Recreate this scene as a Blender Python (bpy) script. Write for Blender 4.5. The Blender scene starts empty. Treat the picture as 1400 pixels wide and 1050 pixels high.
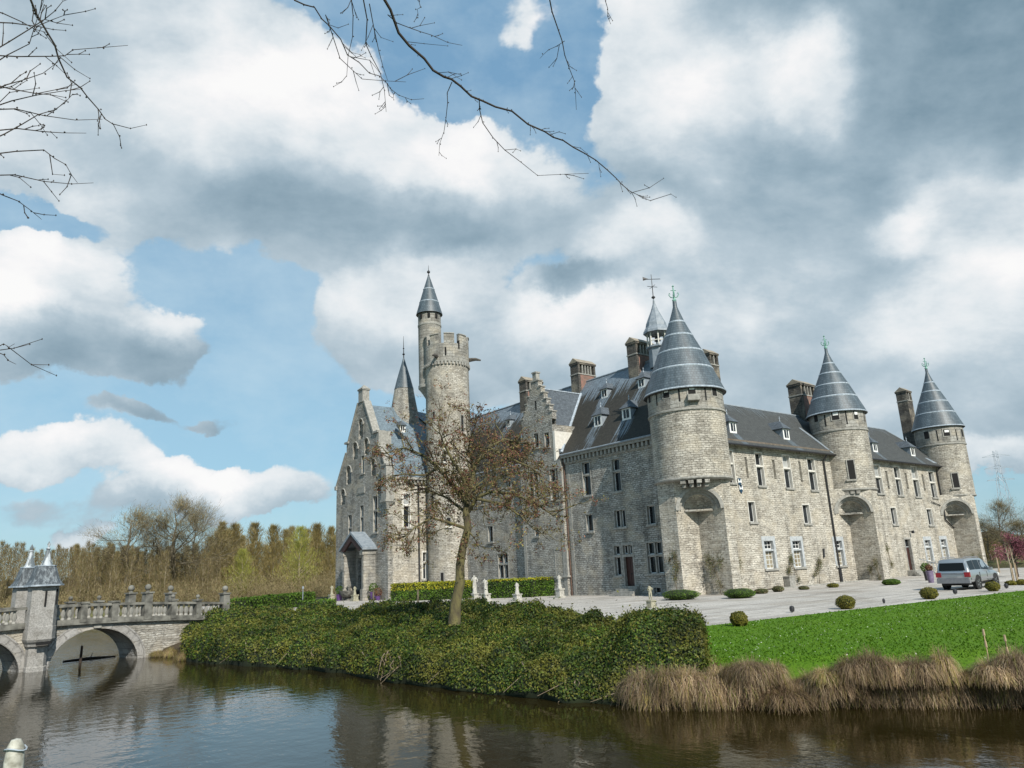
import bpy, bmesh, math, random
import numpy as np
from mathutils import Vector, Matrix, noise as mnoise
random.seed(7); rng = np.random.default_rng(7)
PI = math.pi
scene = bpy.context.scene
COL = scene.collection
# ---------------------------------------------------------------- camera model (measured from the photograph)
FPX = 1004.0; CX, CY = 700.0, 525.0
def _d(x, y):
    v = np.array([x-CX, -(y-CY), -FPX]); return v/np.linalg.norm(v)
_X = _d(2012, 717); _Y = _d(-111, 817); _Y = _Y-_X*(_X@_Y); _Y /= np.linalg.norm(_Y); _Z = np.cross(_X, _Y)
RM = np.array([_X, _Y, _Z]); HC = 2.7; O = np.array([0, 0, HC])
def ray(px, py): return RM@np.array([px-CX, -(py-CY), -FPX])
def onz(px, py, z=0.0): r = ray(px, py); return O+r*((z-HC)/r[2])
def onx(px, py, x): r = ray(px, py); return O+r*(x/r[0])
def ony(px, py, y): r = ray(px, py); return O+r*(y/r[1])
def atD(px, py, D): r = ray(px, py); return O+r*(D/math.hypot(r[0], r[1]))
def V3(a): return Vector((float(a[0]), float(a[1]), float(a[2])))
cam = bpy.data.cameras.new('camera'); camo = bpy.data.objects.new('camera', cam); COL.objects.link(camo)
cam.sensor_width = 36.0; cam.lens = 36.0*FPX/1400.0; cam.clip_end = 8000; cam.clip_start = 0.1
mw = Matrix([[*RM[0], 0], [*RM[1], 0], [*RM[2], HC], [0, 0, 0, 1]])
camo.matrix_world = mw
scene.camera = camo
# ---------------------------------------------------------------- node helpers
class NT:
    def __init__(s, tree): s.t = tree; s.n = tree.nodes; s.l = tree.links
    def node(s, typ, ins=None, **kw):
        n = s.n.new(typ)
        for k, v in kw.items(): setattr(n, k, v)
        if ins:
            for k, v in ins.items():
                sock = n.inputs[k]
                if isinstance(v, bpy.types.NodeSocket): s.l.new(v, sock)
                else: sock.default_value = v
        return n
    def math(s, op, a, b=None, c=None, clamp=False):
        n = s.n.new('ShaderNodeMath'); n.operation = op; n.use_clamp = clamp
        for i, v in enumerate((a, b, c)):
            if v is None: continue
            if isinstance(v, bpy.types.NodeSocket): s.l.new(v, n.inputs[i])
            else: n.inputs[i].default_value = v
        return n.outputs[0]
    def vm(s, op, a, b=None, c=None):
        n = s.n.new('ShaderNodeVectorMath'); n.operation = op
        for i, v in enumerate((a, b, c)):
            if v is None: continue
            if isinstance(v, bpy.types.NodeSocket): s.l.new(v, n.inputs[i])
            else: n.inputs[i].default_value = v
        return n
    def mix(s, fac, a, b, blend='MIX'):
        n = s.n.new('ShaderNodeMix'); n.data_type = 'RGBA'; n.blend_type = blend
        for k, v in ((0, fac), (6, a), (7, b)):
            if isinstance(v, bpy.types.NodeSocket): s.l.new(v, n.inputs[k])
            elif k: n.inputs[k].default_value = (*v, 1) if len(v) == 3 else v
            else: n.inputs[k].default_value = v
        return n.outputs[2]
    def ramp(s, fac, stops, interp='LINEAR'):
        n = s.n.new('ShaderNodeValToRGB'); n.color_ramp.interpolation = interp
        el = n.color_ramp.elements
        while len(el) < len(stops): el.new(0.5)
        for e, (p, c) in zip(el, stops):
            e.position = p; e.color = (*c, 1) if hasattr(c, '__len__') else (c, c, c, 1)
        s.l.new(fac, n.inputs[0]); return n.outputs[0]
    def noise(s, vec, scale, detail=4, rough=.55, dist=0.0):
        n = s.node('ShaderNodeTexNoise', {'Scale': scale, 'Detail': detail, 'Roughness': rough, 'Distortion': dist})
        if vec is not None: s.l.new(vec, n.inputs['Vector'])
        return n.outputs[0]
    def coord(s, kind='Object', scale=None):
        c = s.n.new('ShaderNodeTexCoord').outputs[kind]
        if scale is not None:
            m = s.node('ShaderNodeMapping', {'Scale': scale}); s.l.new(c, m.inputs[0]); c = m.outputs[0]
        return c
def newmat(name):
    m = bpy.data.materials.new(name); m.use_nodes = True
    t = NT(m.node_tree); b = m.node_tree.nodes['Principled BSDF']
    return m, t, b
def bump(t, b, h, strength=.5, dist=.05):
    n = t.node('ShaderNodeBump', {'Strength': strength, 'Distance': dist, 'Height': h}); t.l.new(n.outputs[0], b.inputs['Normal'])
def simple_(): pass
def simple(name, c1, c2=None, scale=3, rough=.7, bstr=0, bdist=.02, metallic=0, detail=5, coord='Object', mscale=None, lo=.35, hi=.65, spec=None):
    m, t, b = newmat(name)
    if c2 is None: b.inputs['Base Color'].default_value = (*c1, 1)
    else:
        v = t.coord(coord, mscale); n = t.noise(v, scale, detail)
        t.l.new(t.ramp(n, [(lo, c1), (hi, c2)]), b.inputs['Base Color'])
        if bstr: bump(t, b, n, bstr, bdist)
    b.inputs['Roughness'].default_value = rough; b.inputs['Metallic'].default_value = metallic
    if spec is not None: b.inputs['Specular IOR Level'].default_value = spec
    return m
def stone(name, c1, c2, mortar, bw=.52, rh=.2, speck=.5, dark=(.09, .085, .075), stain=(.22, .2, .16)):
    m, t, b = newmat(name)
    uv = t.coord('UV')
    w = t.node('ShaderNodeTexNoise', {'Scale': 2.2, 'Detail': 3.0}); t.l.new(uv, w.inputs['Vector'])
    off = t.vm('MULTIPLY', t.vm('SUBTRACT', w.outputs[1], (.5, .5, .5)).outputs[0], (.45, .2, 0)).outputs[0]
    uvd = t.vm('ADD', uv, off).outputs[0]
    br = t.node('ShaderNodeTexBrick', {'Vector': uvd, 'Color1': (*c1, 1), 'Color2': (*c2, 1), 'Mortar': (*mortar, 1), 'Scale': 1.0, 'Mortar Size': .026, 'Mortar Smooth': .3, 'Bias': -.15, 'Brick Width': bw, 'Row Height': rh}, offset=.5)
    # second coarser coursing layer so that the rubble looks irregular
    br2 = t.node('ShaderNodeTexBrick', {'Vector': t.vm('ADD', uvd, (3.7, .07, 0)).outputs[0], 'Color1': (1, 1, 1, 1), 'Color2': (.62, .6, .58, 1), 'Mortar': (.8, .8, .8, 1), 'Scale': 1.0, 'Mortar Size': .01, 'Bias': -.2, 'Brick Width': bw*1.7, 'Row Height': rh*1.5}, offset=.37)
    col = t.mix(1.0, br.outputs[0], br2.outputs[0], 'MULTIPLY')
    st = t.node('ShaderNodeMapping', {'Scale': (1.0, 2.3, 1)}); t.l.new(uvd, st.inputs[0])
    sp = t.noise(st.outputs[0], 3.6, 4, .7)
    spm = t.ramp(sp, [(.55, 0), (.61, 1)])
    col = t.mix(t.math('MULTIPLY', spm, speck), col, dark)
    big = t.noise(uv, .22, 4, .6); bm = t.ramp(big, [(.45, 0), (.75, 1)])
    col = t.mix(t.math('MULTIPLY', bm, .45), col, stain)
    mps = t.node('ShaderNodeMapping', {'Scale': (.9, .1, 1)}); t.l.new(uv, mps.inputs[0])
    run = t.noise(mps.outputs[0], 1.1, 5, .65)
    col = t.mix(1.0, col, t.ramp(run, [(.34, .66), (.52, 1.0), (.7, 1.1)]), 'MULTIPLY')
    patch = t.noise(uv, .55, 3, .5); col = t.mix(t.math('MULTIPLY', t.ramp(patch, [(.5, 0), (.62, 1)]), .35), col, (.5, .44, .34))
    t.l.new(col, b.inputs['Base Color'])
    h = t.math('SUBTRACT', t.math('MULTIPLY', t.noise(uvd, 5, 4, .6), .8), t.math('MULTIPLY', br.outputs[1], .7))
    h = t.math('SUBTRACT', h, t.math('MULTIPLY', spm, .35))
    bump(t, b, h, .8, .06); b.inputs['Roughness'].default_value = .92
    b.inputs['Specular IOR Level'].default_value = .25
    return m
def roofmat(name, slate, moss, mossamt):
    m, t, b = newmat(name)
    uv = t.coord('UV')
    wa = t.node('ShaderNodeAttribute', attribute_name='wash').outputs['Fac']
    s1 = t.node('ShaderNodeMapping', {'Scale': (3.2, .13, 1)}); t.l.new(uv, s1.inputs[0])
    streak = t.noise(s1.outputs[0], 1.6, 5, .65)
    patch = t.noise(uv, .35, 4, .6)
    k = t.math('ADD', t.math('MULTIPLY', t.math('SUBTRACT', streak, .5), 2.5), wa)
    k = t.math('ADD', k, t.math('MULTIPLY', t.math('SUBTRACT', patch, .5), .8))
    clean = t.ramp(t.math('SUBTRACT', k, mossamt), [(.35, 0), (.6, 1)])
    br = t.node('ShaderNodeTexBrick', {'Vector': uv, 'Color1': (1, 1, 1, 1), 'Color2': (.72, .72, .74, 1), 'Mortar': (.45, .45, .45, 1), 'Scale': 1.0, 'Mortar Size': .012, 'Bias': 0.0, 'Brick Width': .34, 'Row Height': .24}, offset=.5)
    col = t.mix(clean, moss, slate)
    fine = t.noise(uv, 3.5, 5, .65)
    col = t.mix(1.0, col, t.ramp(fine, [(.3, .6), (.7, 1.25)]), 'MULTIPLY')
    col = t.mix(.85, col, br.outputs[0], 'MULTIPLY')
    t.l.new(col, b.inputs['Base Color'])
    bump(t, b, t.math('ADD', t.math('MULTIPLY', br.outputs[1], -.6), fine), .35, .03)
    t.l.new(t.ramp(clean, [(0, .85), (1, .48)]), b.inputs['Roughness'])
    return m
MT = {}
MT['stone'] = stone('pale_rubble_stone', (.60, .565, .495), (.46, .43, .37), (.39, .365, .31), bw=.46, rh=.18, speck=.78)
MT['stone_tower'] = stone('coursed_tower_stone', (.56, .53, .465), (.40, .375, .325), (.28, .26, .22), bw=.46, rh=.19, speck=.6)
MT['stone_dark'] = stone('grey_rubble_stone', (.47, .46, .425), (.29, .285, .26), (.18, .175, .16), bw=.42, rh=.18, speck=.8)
MT['ashlar'] = stone('smooth_dressed_stone', (.36, .35, .32), (.29, .28, .255), (.2, .195, .175), bw=.8, rh=.38, speck=.3)
MT['trim'] = simple('dressed_stone_trim', (.20, .195, .175), (.33, .32, .29), 4, .85, .2)
MT['trim_light'] = simple('pale_stone_trim', (.5, .48, .43), (.62, .6, .55), 4, .85, .2)
MT['bluestone'] = simple('blue_grey_stone_surround', (.3, .32, .33), (.42, .44, .45), 4, .8, .15)
MT['slateA'] = roofmat('mossy_slate', (.17, .21, .245), (.033, .031, .024), .17)
MT['slateB'] = roofmat('dark_slate', (.105, .125, .138), (.06, .064, .062), .15)
MT['slateG'] = roofmat('blue_slate', (.165, .215, .25), (.095, .115, .135), .05)
MT['lead'] = simple('pale_lead_strip', (.22, .26, .30), (.42, .47, .52), 6, .45, .1)
MT['leaddark'] = simple('grey_lead', (.16, .19, .22), (.25, .28, .31), 3, .5, .1)
def conemat():
    m, t, b = newmat('blue_grey_slate_cone')
    uv = t.coord('UV')
    br = t.node('ShaderNodeTexBrick', {'Vector': uv, 'Color1': (.12, .152, .175, 1), 'Color2': (.08, .108, .128, 1), 'Mortar': (.035, .045, .055, 1), 'Scale': 1.0, 'Mortar Size': .016, 'Bias': 0.0, 'Brick Width': .32, 'Row Height': .24}, offset=.5)
    mp = t.node('ShaderNodeMapping', {'Scale': (1.2, .18, 1)}); t.l.new(uv, mp.inputs[0])
    n = t.noise(mp.outputs[0], 1.6, 5, .6)
    col = t.mix(1.0, br.outputs[0], t.ramp(n, [(.3, .5), (.7, 1.05)]), 'MULTIPLY')
    t.l.new(col, b.inputs['Base Color']); b.inputs['Roughness'].default_value = .5
    bump(t, b, n, .2, .03); return m
MT['cone'] = conemat()
def brickm():
    m, t, b = newmat('red_chimney_brick'); uv = t.coord('UV')
    br = t.node('ShaderNodeTexBrick', {'Vector': uv, 'Color1': (.28, .11, .075, 1), 'Color2': (.17, .075, .055, 1), 'Mortar': (.22, .19, .16, 1), 'Scale': 1.0, 'Mortar Size': .012, 'Bias': 0.0, 'Brick Width': .24, 'Row Height': .08})
    n = t.noise(uv, 1.3, 5, .6)
    t.l.new(t.mix(t.ramp(n, [(.45, 0), (.7, .8)]), br.outputs[0], (.1, .09, .075)), b.inputs['Base Color']); b.inputs['Roughness'].default_value = .9
    return m
MT['brick'] = brickm()
MT['sooty'] = stone('sooty_chimney_stone', (.13, .12, .105), (.08, .075, .07), (.08, .075, .07), speck=.4, dark=(.04, .038, .035))
MT['copper'] = simple('green_copper', (.12, .3, .25), (.25, .42, .34), 8, .6)
MT['iron'] = simple('black_iron', (.015, .015, .017), (.03, .03, .032), 5, .5)
MT['white'] = simple('white_window_paint', (.68, .68, .66), (.78, .78, .76), 6, .5)
MT['wood'] = simple('dark_red_door_wood', (.03, .010, .007), (.05, .015, .011), 5, .5, mscale=(6, 6, .6))
MT['bluedoor'] = simple('blue_grey_door_paint', (.16, .2, .24), (.22, .26, .3), 5, .5, mscale=(6, 6, .6))
MT['dark'] = simple('dark_opening', (.006, .006, .006), None, rough=.9)
def glassm(name, c, c2=None, curtain=None):
    m, t, b = newmat(name)
    v = t.coord('Object'); n = t.noise(v, 1.1, 3)
    t.l.new(t.ramp(n, [(.4, c), (.65, c2 or c)]), b.inputs['Base Color'])
    b.inputs['Roughness'].default_value = .08; b.inputs['Specular IOR Level'].default_value = .4
    bump(t, b, t.noise(v, 2.5, 2), .08, .03)
    return m
MT['glass'] = glassm('dark_window_glass', (.008, .01, .012), (.02, .024, .028))
MT['curtain'] = glassm('curtained_window_glass', (.16, .13, .08), (.3, .27, .2))
MT['pale_blind'] = glassm('pale_blind_glass', (.25, .26, .26), (.4, .41, .4))
# ---------------------------------------------------------------- mesh builder
class MB:
    def __init__(s): s.v = []; s.f = []; s.m = []; s.u = []; s.sm = []
    def face(s, pts, mat=0, uv=None, smooth=False):
        i = len(s.v); s.v += [tuple(map(float, p)) for p in pts]; s.f.append(tuple(range(i, i+len(pts)))); s.m.append(mat); s.sm.append(smooth)
        if uv is None:
            a, b, c = [np.array(p, float) for p in pts[:3]]
            n = np.abs(np.cross(b-a, c-a))
            k = int(np.argmax(n)); ax = ((1, 2), (0, 2), (0, 1))[k]
            uv = [(p[ax[0]], p[ax[1]]) for p in pts]
        s.u.append(uv)
    def box(s, x0, x1, y0, y1, z0, z1, mat=0, skip=''):
        if x0 > x1: x0, x1 = x1, x0
        if y0 > y1: y0, y1 = y1, y0
        if z0 > z1: z0, z1 = z1, z0
        P = lambda a, b, c: (a, b, c)
        if 'l' not in skip: s.face([P(x0, y1, z0), P(x0, y0, z0), P(x0, y0, z1), P(x0, y1, z1)], mat)
        if 'r' not in skip: s.face([P(x1, y0, z0), P(x1, y1, z0), P(x1, y1, z1), P(x1, y0, z1)], mat)
        if 'f' not in skip: s.face([P(x0, y0, z0), P(x1, y0, z0), P(x1, y0, z1), P(x0, y0, z1)], mat)
        if 'b' not in skip: s.face([P(x1, y1, z0), P(x0, y1, z0), P(x0, y1, z1), P(x1, y1, z1)], mat)
        if 't' not in skip: s.face([P(x0, y0, z1), P(x1, y0, z1), P(x1, y1, z1), P(x0, y1, z1)], mat)
        if 'd' not in skip: s.face([P(x0, y1, z0), P(x1, y1, z0), P(x1, y0, z0), P(x0, y0, z0)], mat)
    def prism(s, poly, vec, mat=0):
        """closed prism: poly (list of 3-D points), extruded by vec"""
        a = [np.array(p, float) for p in poly]; v = np.array(vec, float); b = [p+v for p in a]
        n = np.zeros(3)
        for i in range(len(a)): n += np.cross(a[i], a[(i+1) % len(a)])
        if n@v > 0: a, b = b, a
        # a faces away from vec
        s.face(a, mat); s.face(b[::-1], mat)
        for i in range(len(a)):
            j = (i+1) % len(a); s.face([a[j], a[i], b[i], b[j]], mat)
    def rev(s, prof, c, n=32, mat=0, smooth=True, a0=0, a1=2*PI, ru=None, mats=None, sx=1, sy=1):
        """prof list of (r,z) bottom to top; uv metres"""
        L = [0]
        for (r0, z0), (r1, z1) in zip(prof[:-1], prof[1:]): L.append(L[-1]+math.hypot(r1-r0, z1-z0))
        ru = ru or max(p[0] for p in prof)
        full = abs((a1-a0)-2*PI) < 1e-6
        for k in range(n):
            t0 = a0+(a1-a0)*k/n; t1 = a0+(a1-a0)*(k+1)/n
            for i in range(len(prof)-1):
                (r0, z0), (r1, z1) = prof[i], prof[i+1]
                pt = lambda r, z, t: (c[0]+r*math.cos(t)*sx, c[1]+r*math.sin(t)*sy, c[2]+z)
                mm = mats[i] if mats else mat
                q = [pt(r0, z0, t0), pt(r0, z0, t1), pt(r1, z1, t1), pt(r1, z1, t0)]
                uv = [(t0*ru, L[i]), (t1*ru, L[i]), (t1*ru, L[i+1]), (t0*ru, L[i+1])]
                if r0 < 1e-6: q = q[1:]; uv = uv[1:]
                elif r1 < 1e-6: q = q[:3]; uv = uv[:3]
                s.face(q, mm, uv, smooth)
    def tube(s, pts, rad, n=6, mat=0, cap=True):
        pts = [np.array(p, float) for p in pts]
        if not hasattr(rad, '__len__'): rad = [rad]*len(pts)
        rings = []; L = 0; up = None
        for i, p in enumerate(pts):
            d = pts[min(i+1, len(pts)-1)]-pts[max(i-1, 0)]; d = d/(np.linalg.norm(d)+1e-9)
            if up is None:
                up = np.array([0, 0, 1.]) if abs(d[2]) < .9 else np.array([1., 0, 0])
            x = np.cross(up, d); x /= np.linalg.norm(x)+1e-9; y = np.cross(d, x); up = y
            if i: L += np.linalg.norm(p-pts[i-1])
            rings.append(([p+rad[i]*(math.cos(2*PI*k/n)*x+math.sin(2*PI*k/n)*y) for k in range(n)], L))
        for (a, la), (b, lb) in zip(rings[:-1], rings[1:]):
            for k in range(n):
                j = (k+1) % n
                s.face([a[k], a[j], b[j], b[k]], mat, [(k/n, la), ((k+1)/n, la), ((k+1)/n, lb), (k/n, lb)], True)
        if cap:
            s.face(rings[0][0][::-1], mat); s.face(rings[-1][0], mat)
    def xform(s, M, start=0):
        M = Matrix(M)
        for i in range(start, len(s.v)):
            s.v[i] = tuple(M@Vector(s.v[i]))
    def build(s, name, mats, parent=None, origin=(0, 0, 0), sharp=40):
        me = bpy.data.meshes.new(name)
        v = np.array(s.v, dtype=np.float64).reshape(-1, 3)-np.array(origin)
        me.vertices.add(len(v)); me.vertices.foreach_set('co', v.ravel())
        nl = sum(len(f) for f in s.f)
        me.loops.add(nl); me.polygons.add(len(s.f))
        vi = np.concatenate([np.array(f) for f in s.f]) if s.f else np.zeros(0, int)
        st = np.cumsum([0]+[len(f) for f in s.f])[:-1]
        me.loops.foreach_set('vertex_index', vi.astype(np.int32))
        me.polygons.foreach_set('loop_start', np.array(st, dtype=np.int32))
        me.update(calc_edges=True)
        me.polygons.foreach_set('material_index', np.array(s.m, dtype=np.int32))
        uvl = me.uv_layers.new(name='UVMap')
        uvl.data.foreach_set('uv', np.array([c for u in s.u for p in u for c in p], dtype=np.float32))
        if any(s.sm):
            bm = bmesh.new(); bm.from_mesh(me); bmesh.ops.remove_doubles(bm, verts=bm.verts, dist=1e-5); bm.to_mesh(me); bm.free()
            me.polygons.foreach_set('use_smooth', np.ones(len(me.polygons), dtype=bool))
            me.set_sharp_from_angle(angle=math.radians(sharp))
        for m in (mats if isinstance(mats, (list, tuple)) else [mats]): me.materials.append(MT[m] if isinstance(m, str) else m)
        me.update()
        o = bpy.data.objects.new(name, me); COL.objects.link(o)
        if parent is not None: o.parent = parent
        else: o.location = origin
        return o
def tag(o, label=None, cat=None, group=None, kind=None):
    if label: o['label'] = label
    if cat: o['category'] = cat
    if group: o['group'] = group
    if kind: o['kind'] = kind
    return o
def empty(name, loc, label=None, cat=None, group=None, rz=0):
    o = bpy.data.objects.new(name, None); COL.objects.link(o); o.location = [float(q) for q in loc]; o.rotation_euler = (0, 0, rz)
    o.empty_display_size = .3
    return tag(o, label, cat, group)
def copy_tree(o, parent=None):
    c = o.copy(); COL.objects.link(c)
    if parent: c.parent = parent
    for ch in list(o.children): copy_tree(ch, c)
    return c
def fast_mesh(name, verts, faces4, mats, parent=None, origin=(0, 0, 0), matidx=None, attrs=None, tri=False):
    """verts (N,3), faces (M,k) numpy"""
    me = bpy.data.meshes.new(name); verts = np.asarray(verts, float)-np.array(origin); k = faces4.shape[1]
    me.vertices.add(len(verts)); me.vertices.foreach_set('co', verts.ravel())
    me.loops.add(faces4.size); me.polygons.add(len(faces4))
    me.loops.foreach_set('vertex_index', faces4.astype(np.int32).ravel())
    me.polygons.foreach_set('loop_start', np.arange(0, faces4.size, k, dtype=np.int32))
    me.update(calc_edges=True)
    if matidx is not None: me.polygons.foreach_set('material_index', np.asarray(matidx, dtype=np.int32))
    for m in mats: me.materials.append(MT[m] if isinstance(m, str) else m)
    o = bpy.data.objects.new(name, me); COL.objects.link(o)
    if parent is not None: o.parent = parent
    else: o.location = origin
    return o
# ================================================================ CASTLE
CO = (60.0, 60.0, 0.0)
castle = empty('castle', CO, 'large moated castle of pale rubble stone with blue slate cone towers and steep roofs', 'castle')
def cb(mb, name, mats, parent=None, **k): return mb.build(name, mats, parent or castle, CO, **k)
class Frame:
    """vertical facade: s along u, d outward along n"""
    def __init__(s, axis, val):
        s.axis = axis; s.val = val
    def P(s, a, z, d=0.0):
        return (s.val-d, a, z) if s.axis == 'x' else (a, s.val-d, z)
    def px(s, x, y):
        p = onx(x, y, s.val) if s.axis == 'x' else ony(x, y, s.val)
        return (p[1] if s.axis == 'x' else p[0]), p[2]
    def rect(s, xl, xr, yt, yb):
        m = (yt+yb)/2; c = (xl+xr)/2
        a0 = s.px(xl, m)[0]; a1 = s.px(xr, m)[0]
        return [min(a0, a1), max(a0, a1), s.px(c, yb)[1], s.px(c, yt)[1]]
    def quad(s, mb, a0, a1, z0, z1, d=0.0, mat=0):
        pts = [s.P(a0, z0, d), s.P(a1, z0, d), s.P(a1, z1, d), s.P(a0, z1, d)]
        if s.axis == 'x': pts = pts[::-1]
        mb.face(pts, mat, [((p[1] if s.axis == 'x' else p[0]), p[2]) for p in pts])
    def box(s, mb, a0, a1, z0, z1, d0, d1, mat=0):
        p = s.P(a0, z0, d0); q = s.P(a1, z1, d1)
        mb.box(p[0], q[0], p[1], q[1], p[2], q[2], mat)
    def wall(s, mb, a0, a1, z0, z1, holes, depth=.38, mat=0, d=0.0):
        hs = [h for h in holes if h[0] > a0 and h[1] < a1 and h[2] < z1]
        A = sorted(set([a0, a1]+[v for h in hs for v in h[:2]])); Zs = sorted(set([z0, z1]+[max(v, z0) for h in hs for v in h[2:4]]))
        for i in range(len(A)-1):
            for j in range(len(Zs)-1):
                ca = (A[i]+A[i+1])/2; cz = (Zs[j]+Zs[j+1])/2
                if any(h[0] < ca < h[1] and h[2] < cz < h[3] for h in hs): continue
                s.quad(mb, A[i], A[i+1], Zs[j], Zs[j+1], d, mat)
        for h in hs:
            for (p0, p1) in (((h[0], h[2]), (h[1], h[2])), ((h[1], h[2]), (h[1], h[3])), ((h[1], h[3]), (h[0], h[3])), ((h[0], h[3]), (h[0], h[2]))):
                q = [s.P(p0[0], p0[1], d), s.P(p1[0], p1[1], d), s.P(p1[0], p1[1], d-depth), s.P(p0[0], p0[1], d-depth)]
                mb.face(q, mat)
def window(F, r, cols=1, transom=None, style='dark', d=0.0, name='window', label=None, trim='trim', tw=.14, sill=True, arch=False):
    a0, a1, z0, z1 = r
    mb = MB()
    w = tw
    F.box(mb, a0-w, a0+.03, z0, z1, d-.2, d+.025); F.box(mb, a1-.03, a1+w, z0, z1, d-.2, d+.025)
    F.box(mb, a0-w, a1+w, z1-.02, z1+w*1.3, d-.2, d+.035)
    n = cols
    ws = (a1-a0)
    for k in range(1, n): F.box(mb, a0+ws*k/n-.07, a0+ws*k/n+.07, z0, z1, d-.26, d-.05)
    zt = None
    if transom:
        zt = z0+(z1-z0)*transom
        F.box(mb, a0, a1, zt-.08, zt+.08, d-.24, d-.03)
    root = cb(mb, name, trim)
    if label: root['label'] = label
    if sill:
        mb = MB(); F.box(mb, a0-w-.05, a1+w+.05, z0-.17, z0+.01, d-.25, d+.14); cb(mb, 'sill', 'trim', root)
    pn = MB(); fr = MB()
    zs = [(z0, z1)] if zt is None else [(z0, zt-.07), (zt+.07, z1)]
    pm = {'dark': 'glass', 'curtain': 'glass', 'blind': 'glass'}[style]
    for k in range(n):
        b0 = a0+ws*k/n+(.05 if k else 0); b1 = a0+ws*(k+1)/n-(.05 if k < n-1 else 0)
        for q, (c0, c1) in enumerate(zs):
            mi = 0
            if style == 'curtain' and q == 0: mi = 1
            if style == 'blind' and q == len(zs)-1: mi = 2
            F.box(pn, b0, b1, c0, c1, d-.36, d-.33, mi)
            t = .055
            for (e0, e1, g0, g1) in ((b0, b0+t, c0, c1), (b1-t, b1, c0, c1), (b0, b1, c0, c0+t*1.4), (b0, b1, c1-t, c1)):
                F.box(fr, e0, e1, g0, g1, d-.33, d-.26)
            if style == 'curtain':
                for j in (1, 2): F.box(fr, b0+(b1-b0)*j/3-.02, b0+(b1-b0)*j/3+.02, c0, c1, d-.33, d-.29)
                nn = 4 if q == 0 else 2
                for j in range(1, nn): F.box(fr, b0, b1, c0+(c1-c0)*j/nn-.018, c0+(c1-c0)*j/nn+.018, d-.33, d-.295)
    cb(pn, 'pane', ['glass', 'curtain', 'pale_blind'], root)
    cb(fr, 'frame', 'white', root)
    return root
FA = Frame('x', 49.8); YB = 39.36; SP = 36.66; FB = Frame('y', YB); FG = Frame('x', 41.9); FS = Frame('y', 77.0); FY = Frame('x', 49.35)
XV, YV = 50.4, YB      # re-entrant corner of the notch under the corner tower
XP = 47.7                # face of the corner pier
# ---- windows measured on each facade:  (rect, cols, transom, style)
wA = [((796.5, 807.5, 631.5, 677.5), 1, .62, 'dark'), ((837.5, 848.5, 627, 672), 1, .62, 'dark'),
      ((801.5, 811, 703, 726.5), 1, None, 'dark'), ((840, 855.5, 697, 721), 2, None, 'dark'), ((884.8, 896, 691, 717), 1, None, 'dark'),
      ((885, 906.5, 741, 784), 2, .58, 'dark'), ((667, 674, 719, 741), 1, None, 'dark'),
      ((692, 698, 653, 666), 1, None, 'dark'), ((681, 695, 757, 791), 2, .58, 'dark'), ((656, 661, 665, 690), 1, .6, 'dark')]
wY = [((722, 736, 645, 681), 2, .6, 'dark'), ((752, 768, 640, 684), 2, .6, 'dark'), ((731, 736.5, 722, 733), 1, None, 'dark'), ((759.5, 775, 751, 787), 2, .58, 'dark')]
wB = [((995, 1003.5, 616, 660), 1, .6), ((1034, 1044, 619.5, 664), 1, .6), ((1071.5, 1081.5, 622.5, 667), 1, .6), ((1105.5, 1115.5, 627, 670), 1, .6),
      ((1196, 1205.5, 636, 674.5), 1, .58), ((1224, 1232, 638, 677), 1, .58), ((1248, 1256, 638, 679), 1, .58), ((1271.5, 1279, 645, 680), 1, .58),
      ((1023.5, 1033, 686, 714), 1, None), ((1098, 1107.5, 690, 716), 1, None), ((1218.5, 1226, 694, 717), 1, None), ((1268, 1275, 696, 718), 1, None)]
wBg = [(1046, 1062, 739, 777.5), (1085, 1098.5, 739, 775.5), (1142.5, 1154.5, 739, 773.5), (1266, 1277, 738, 767), (1288, 1298.5, 737, 766)]
slB = [(1019.5, 1022.5, 625, 653), (1057.3, 1060.3, 629, 655), (1093.3, 1096, 631, 659), (1212.3, 1214.8, 644, 668.6), (1238.5, 1241, 647, 668.6), (1261.5, 1264, 648.6, 671)]
rA = [FA.rect(*w[0]) for w in wA]; rY = [FY.rect(*w[0]) for w in wY]
rB = [FB.rect(*w[0]) for w in wB]; rBg = [FB.rect(*w) for w in wBg]; rSl = [FB.rect(*w) for w in slB]
for r in rBg: r[1] = r[0]+min(r[1]-r[0], 1.5)
doorA = FA.rect(852.5, 867.5, 761, 802); doorA_t = FA.rect(851.4, 864.5, 745, 757.5); doorA_w1 = FA.rect(839.5, 848.5, 745, 757.5); doorA_w2 = FA.rect(841, 849.5, 763.5, 787)
doorA = [doorA_t[0], doorA_t[1], .8, doorA[3]]; doorA_w1 = [doorA_w2[0], doorA_w2[1], doorA_t[2], doorA_t[3]]; doorA_w2 = [doorA_w2[0], doorA_w2[1], doorA_w2[2], doorA_w1[2]-.2]
cellar = FA.rect(894, 904, 803, 812); cellar[2] = .15
doorB = FB.rect(1240, 1252.5, 737, 782); doorB = [doorB[0], doorB[0]+1.35, .62, doorB[3]]
# ---- wall parts
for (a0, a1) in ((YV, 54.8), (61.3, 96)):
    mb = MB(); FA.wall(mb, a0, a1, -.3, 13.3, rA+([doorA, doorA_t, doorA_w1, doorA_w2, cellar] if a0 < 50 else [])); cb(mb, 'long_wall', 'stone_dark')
mb = MB(); FB.wall(mb, XV, 99.9, -.3, 13.3, rB+rBg+rSl+[doorB]); cb(mb, 'front_wall', 'stone')
mb = MB(); mb.box(99.85, 100.5, YB+.02, 48, -.3, 9.05, 0); cb(mb, 'end_wall', 'stone')
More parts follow.
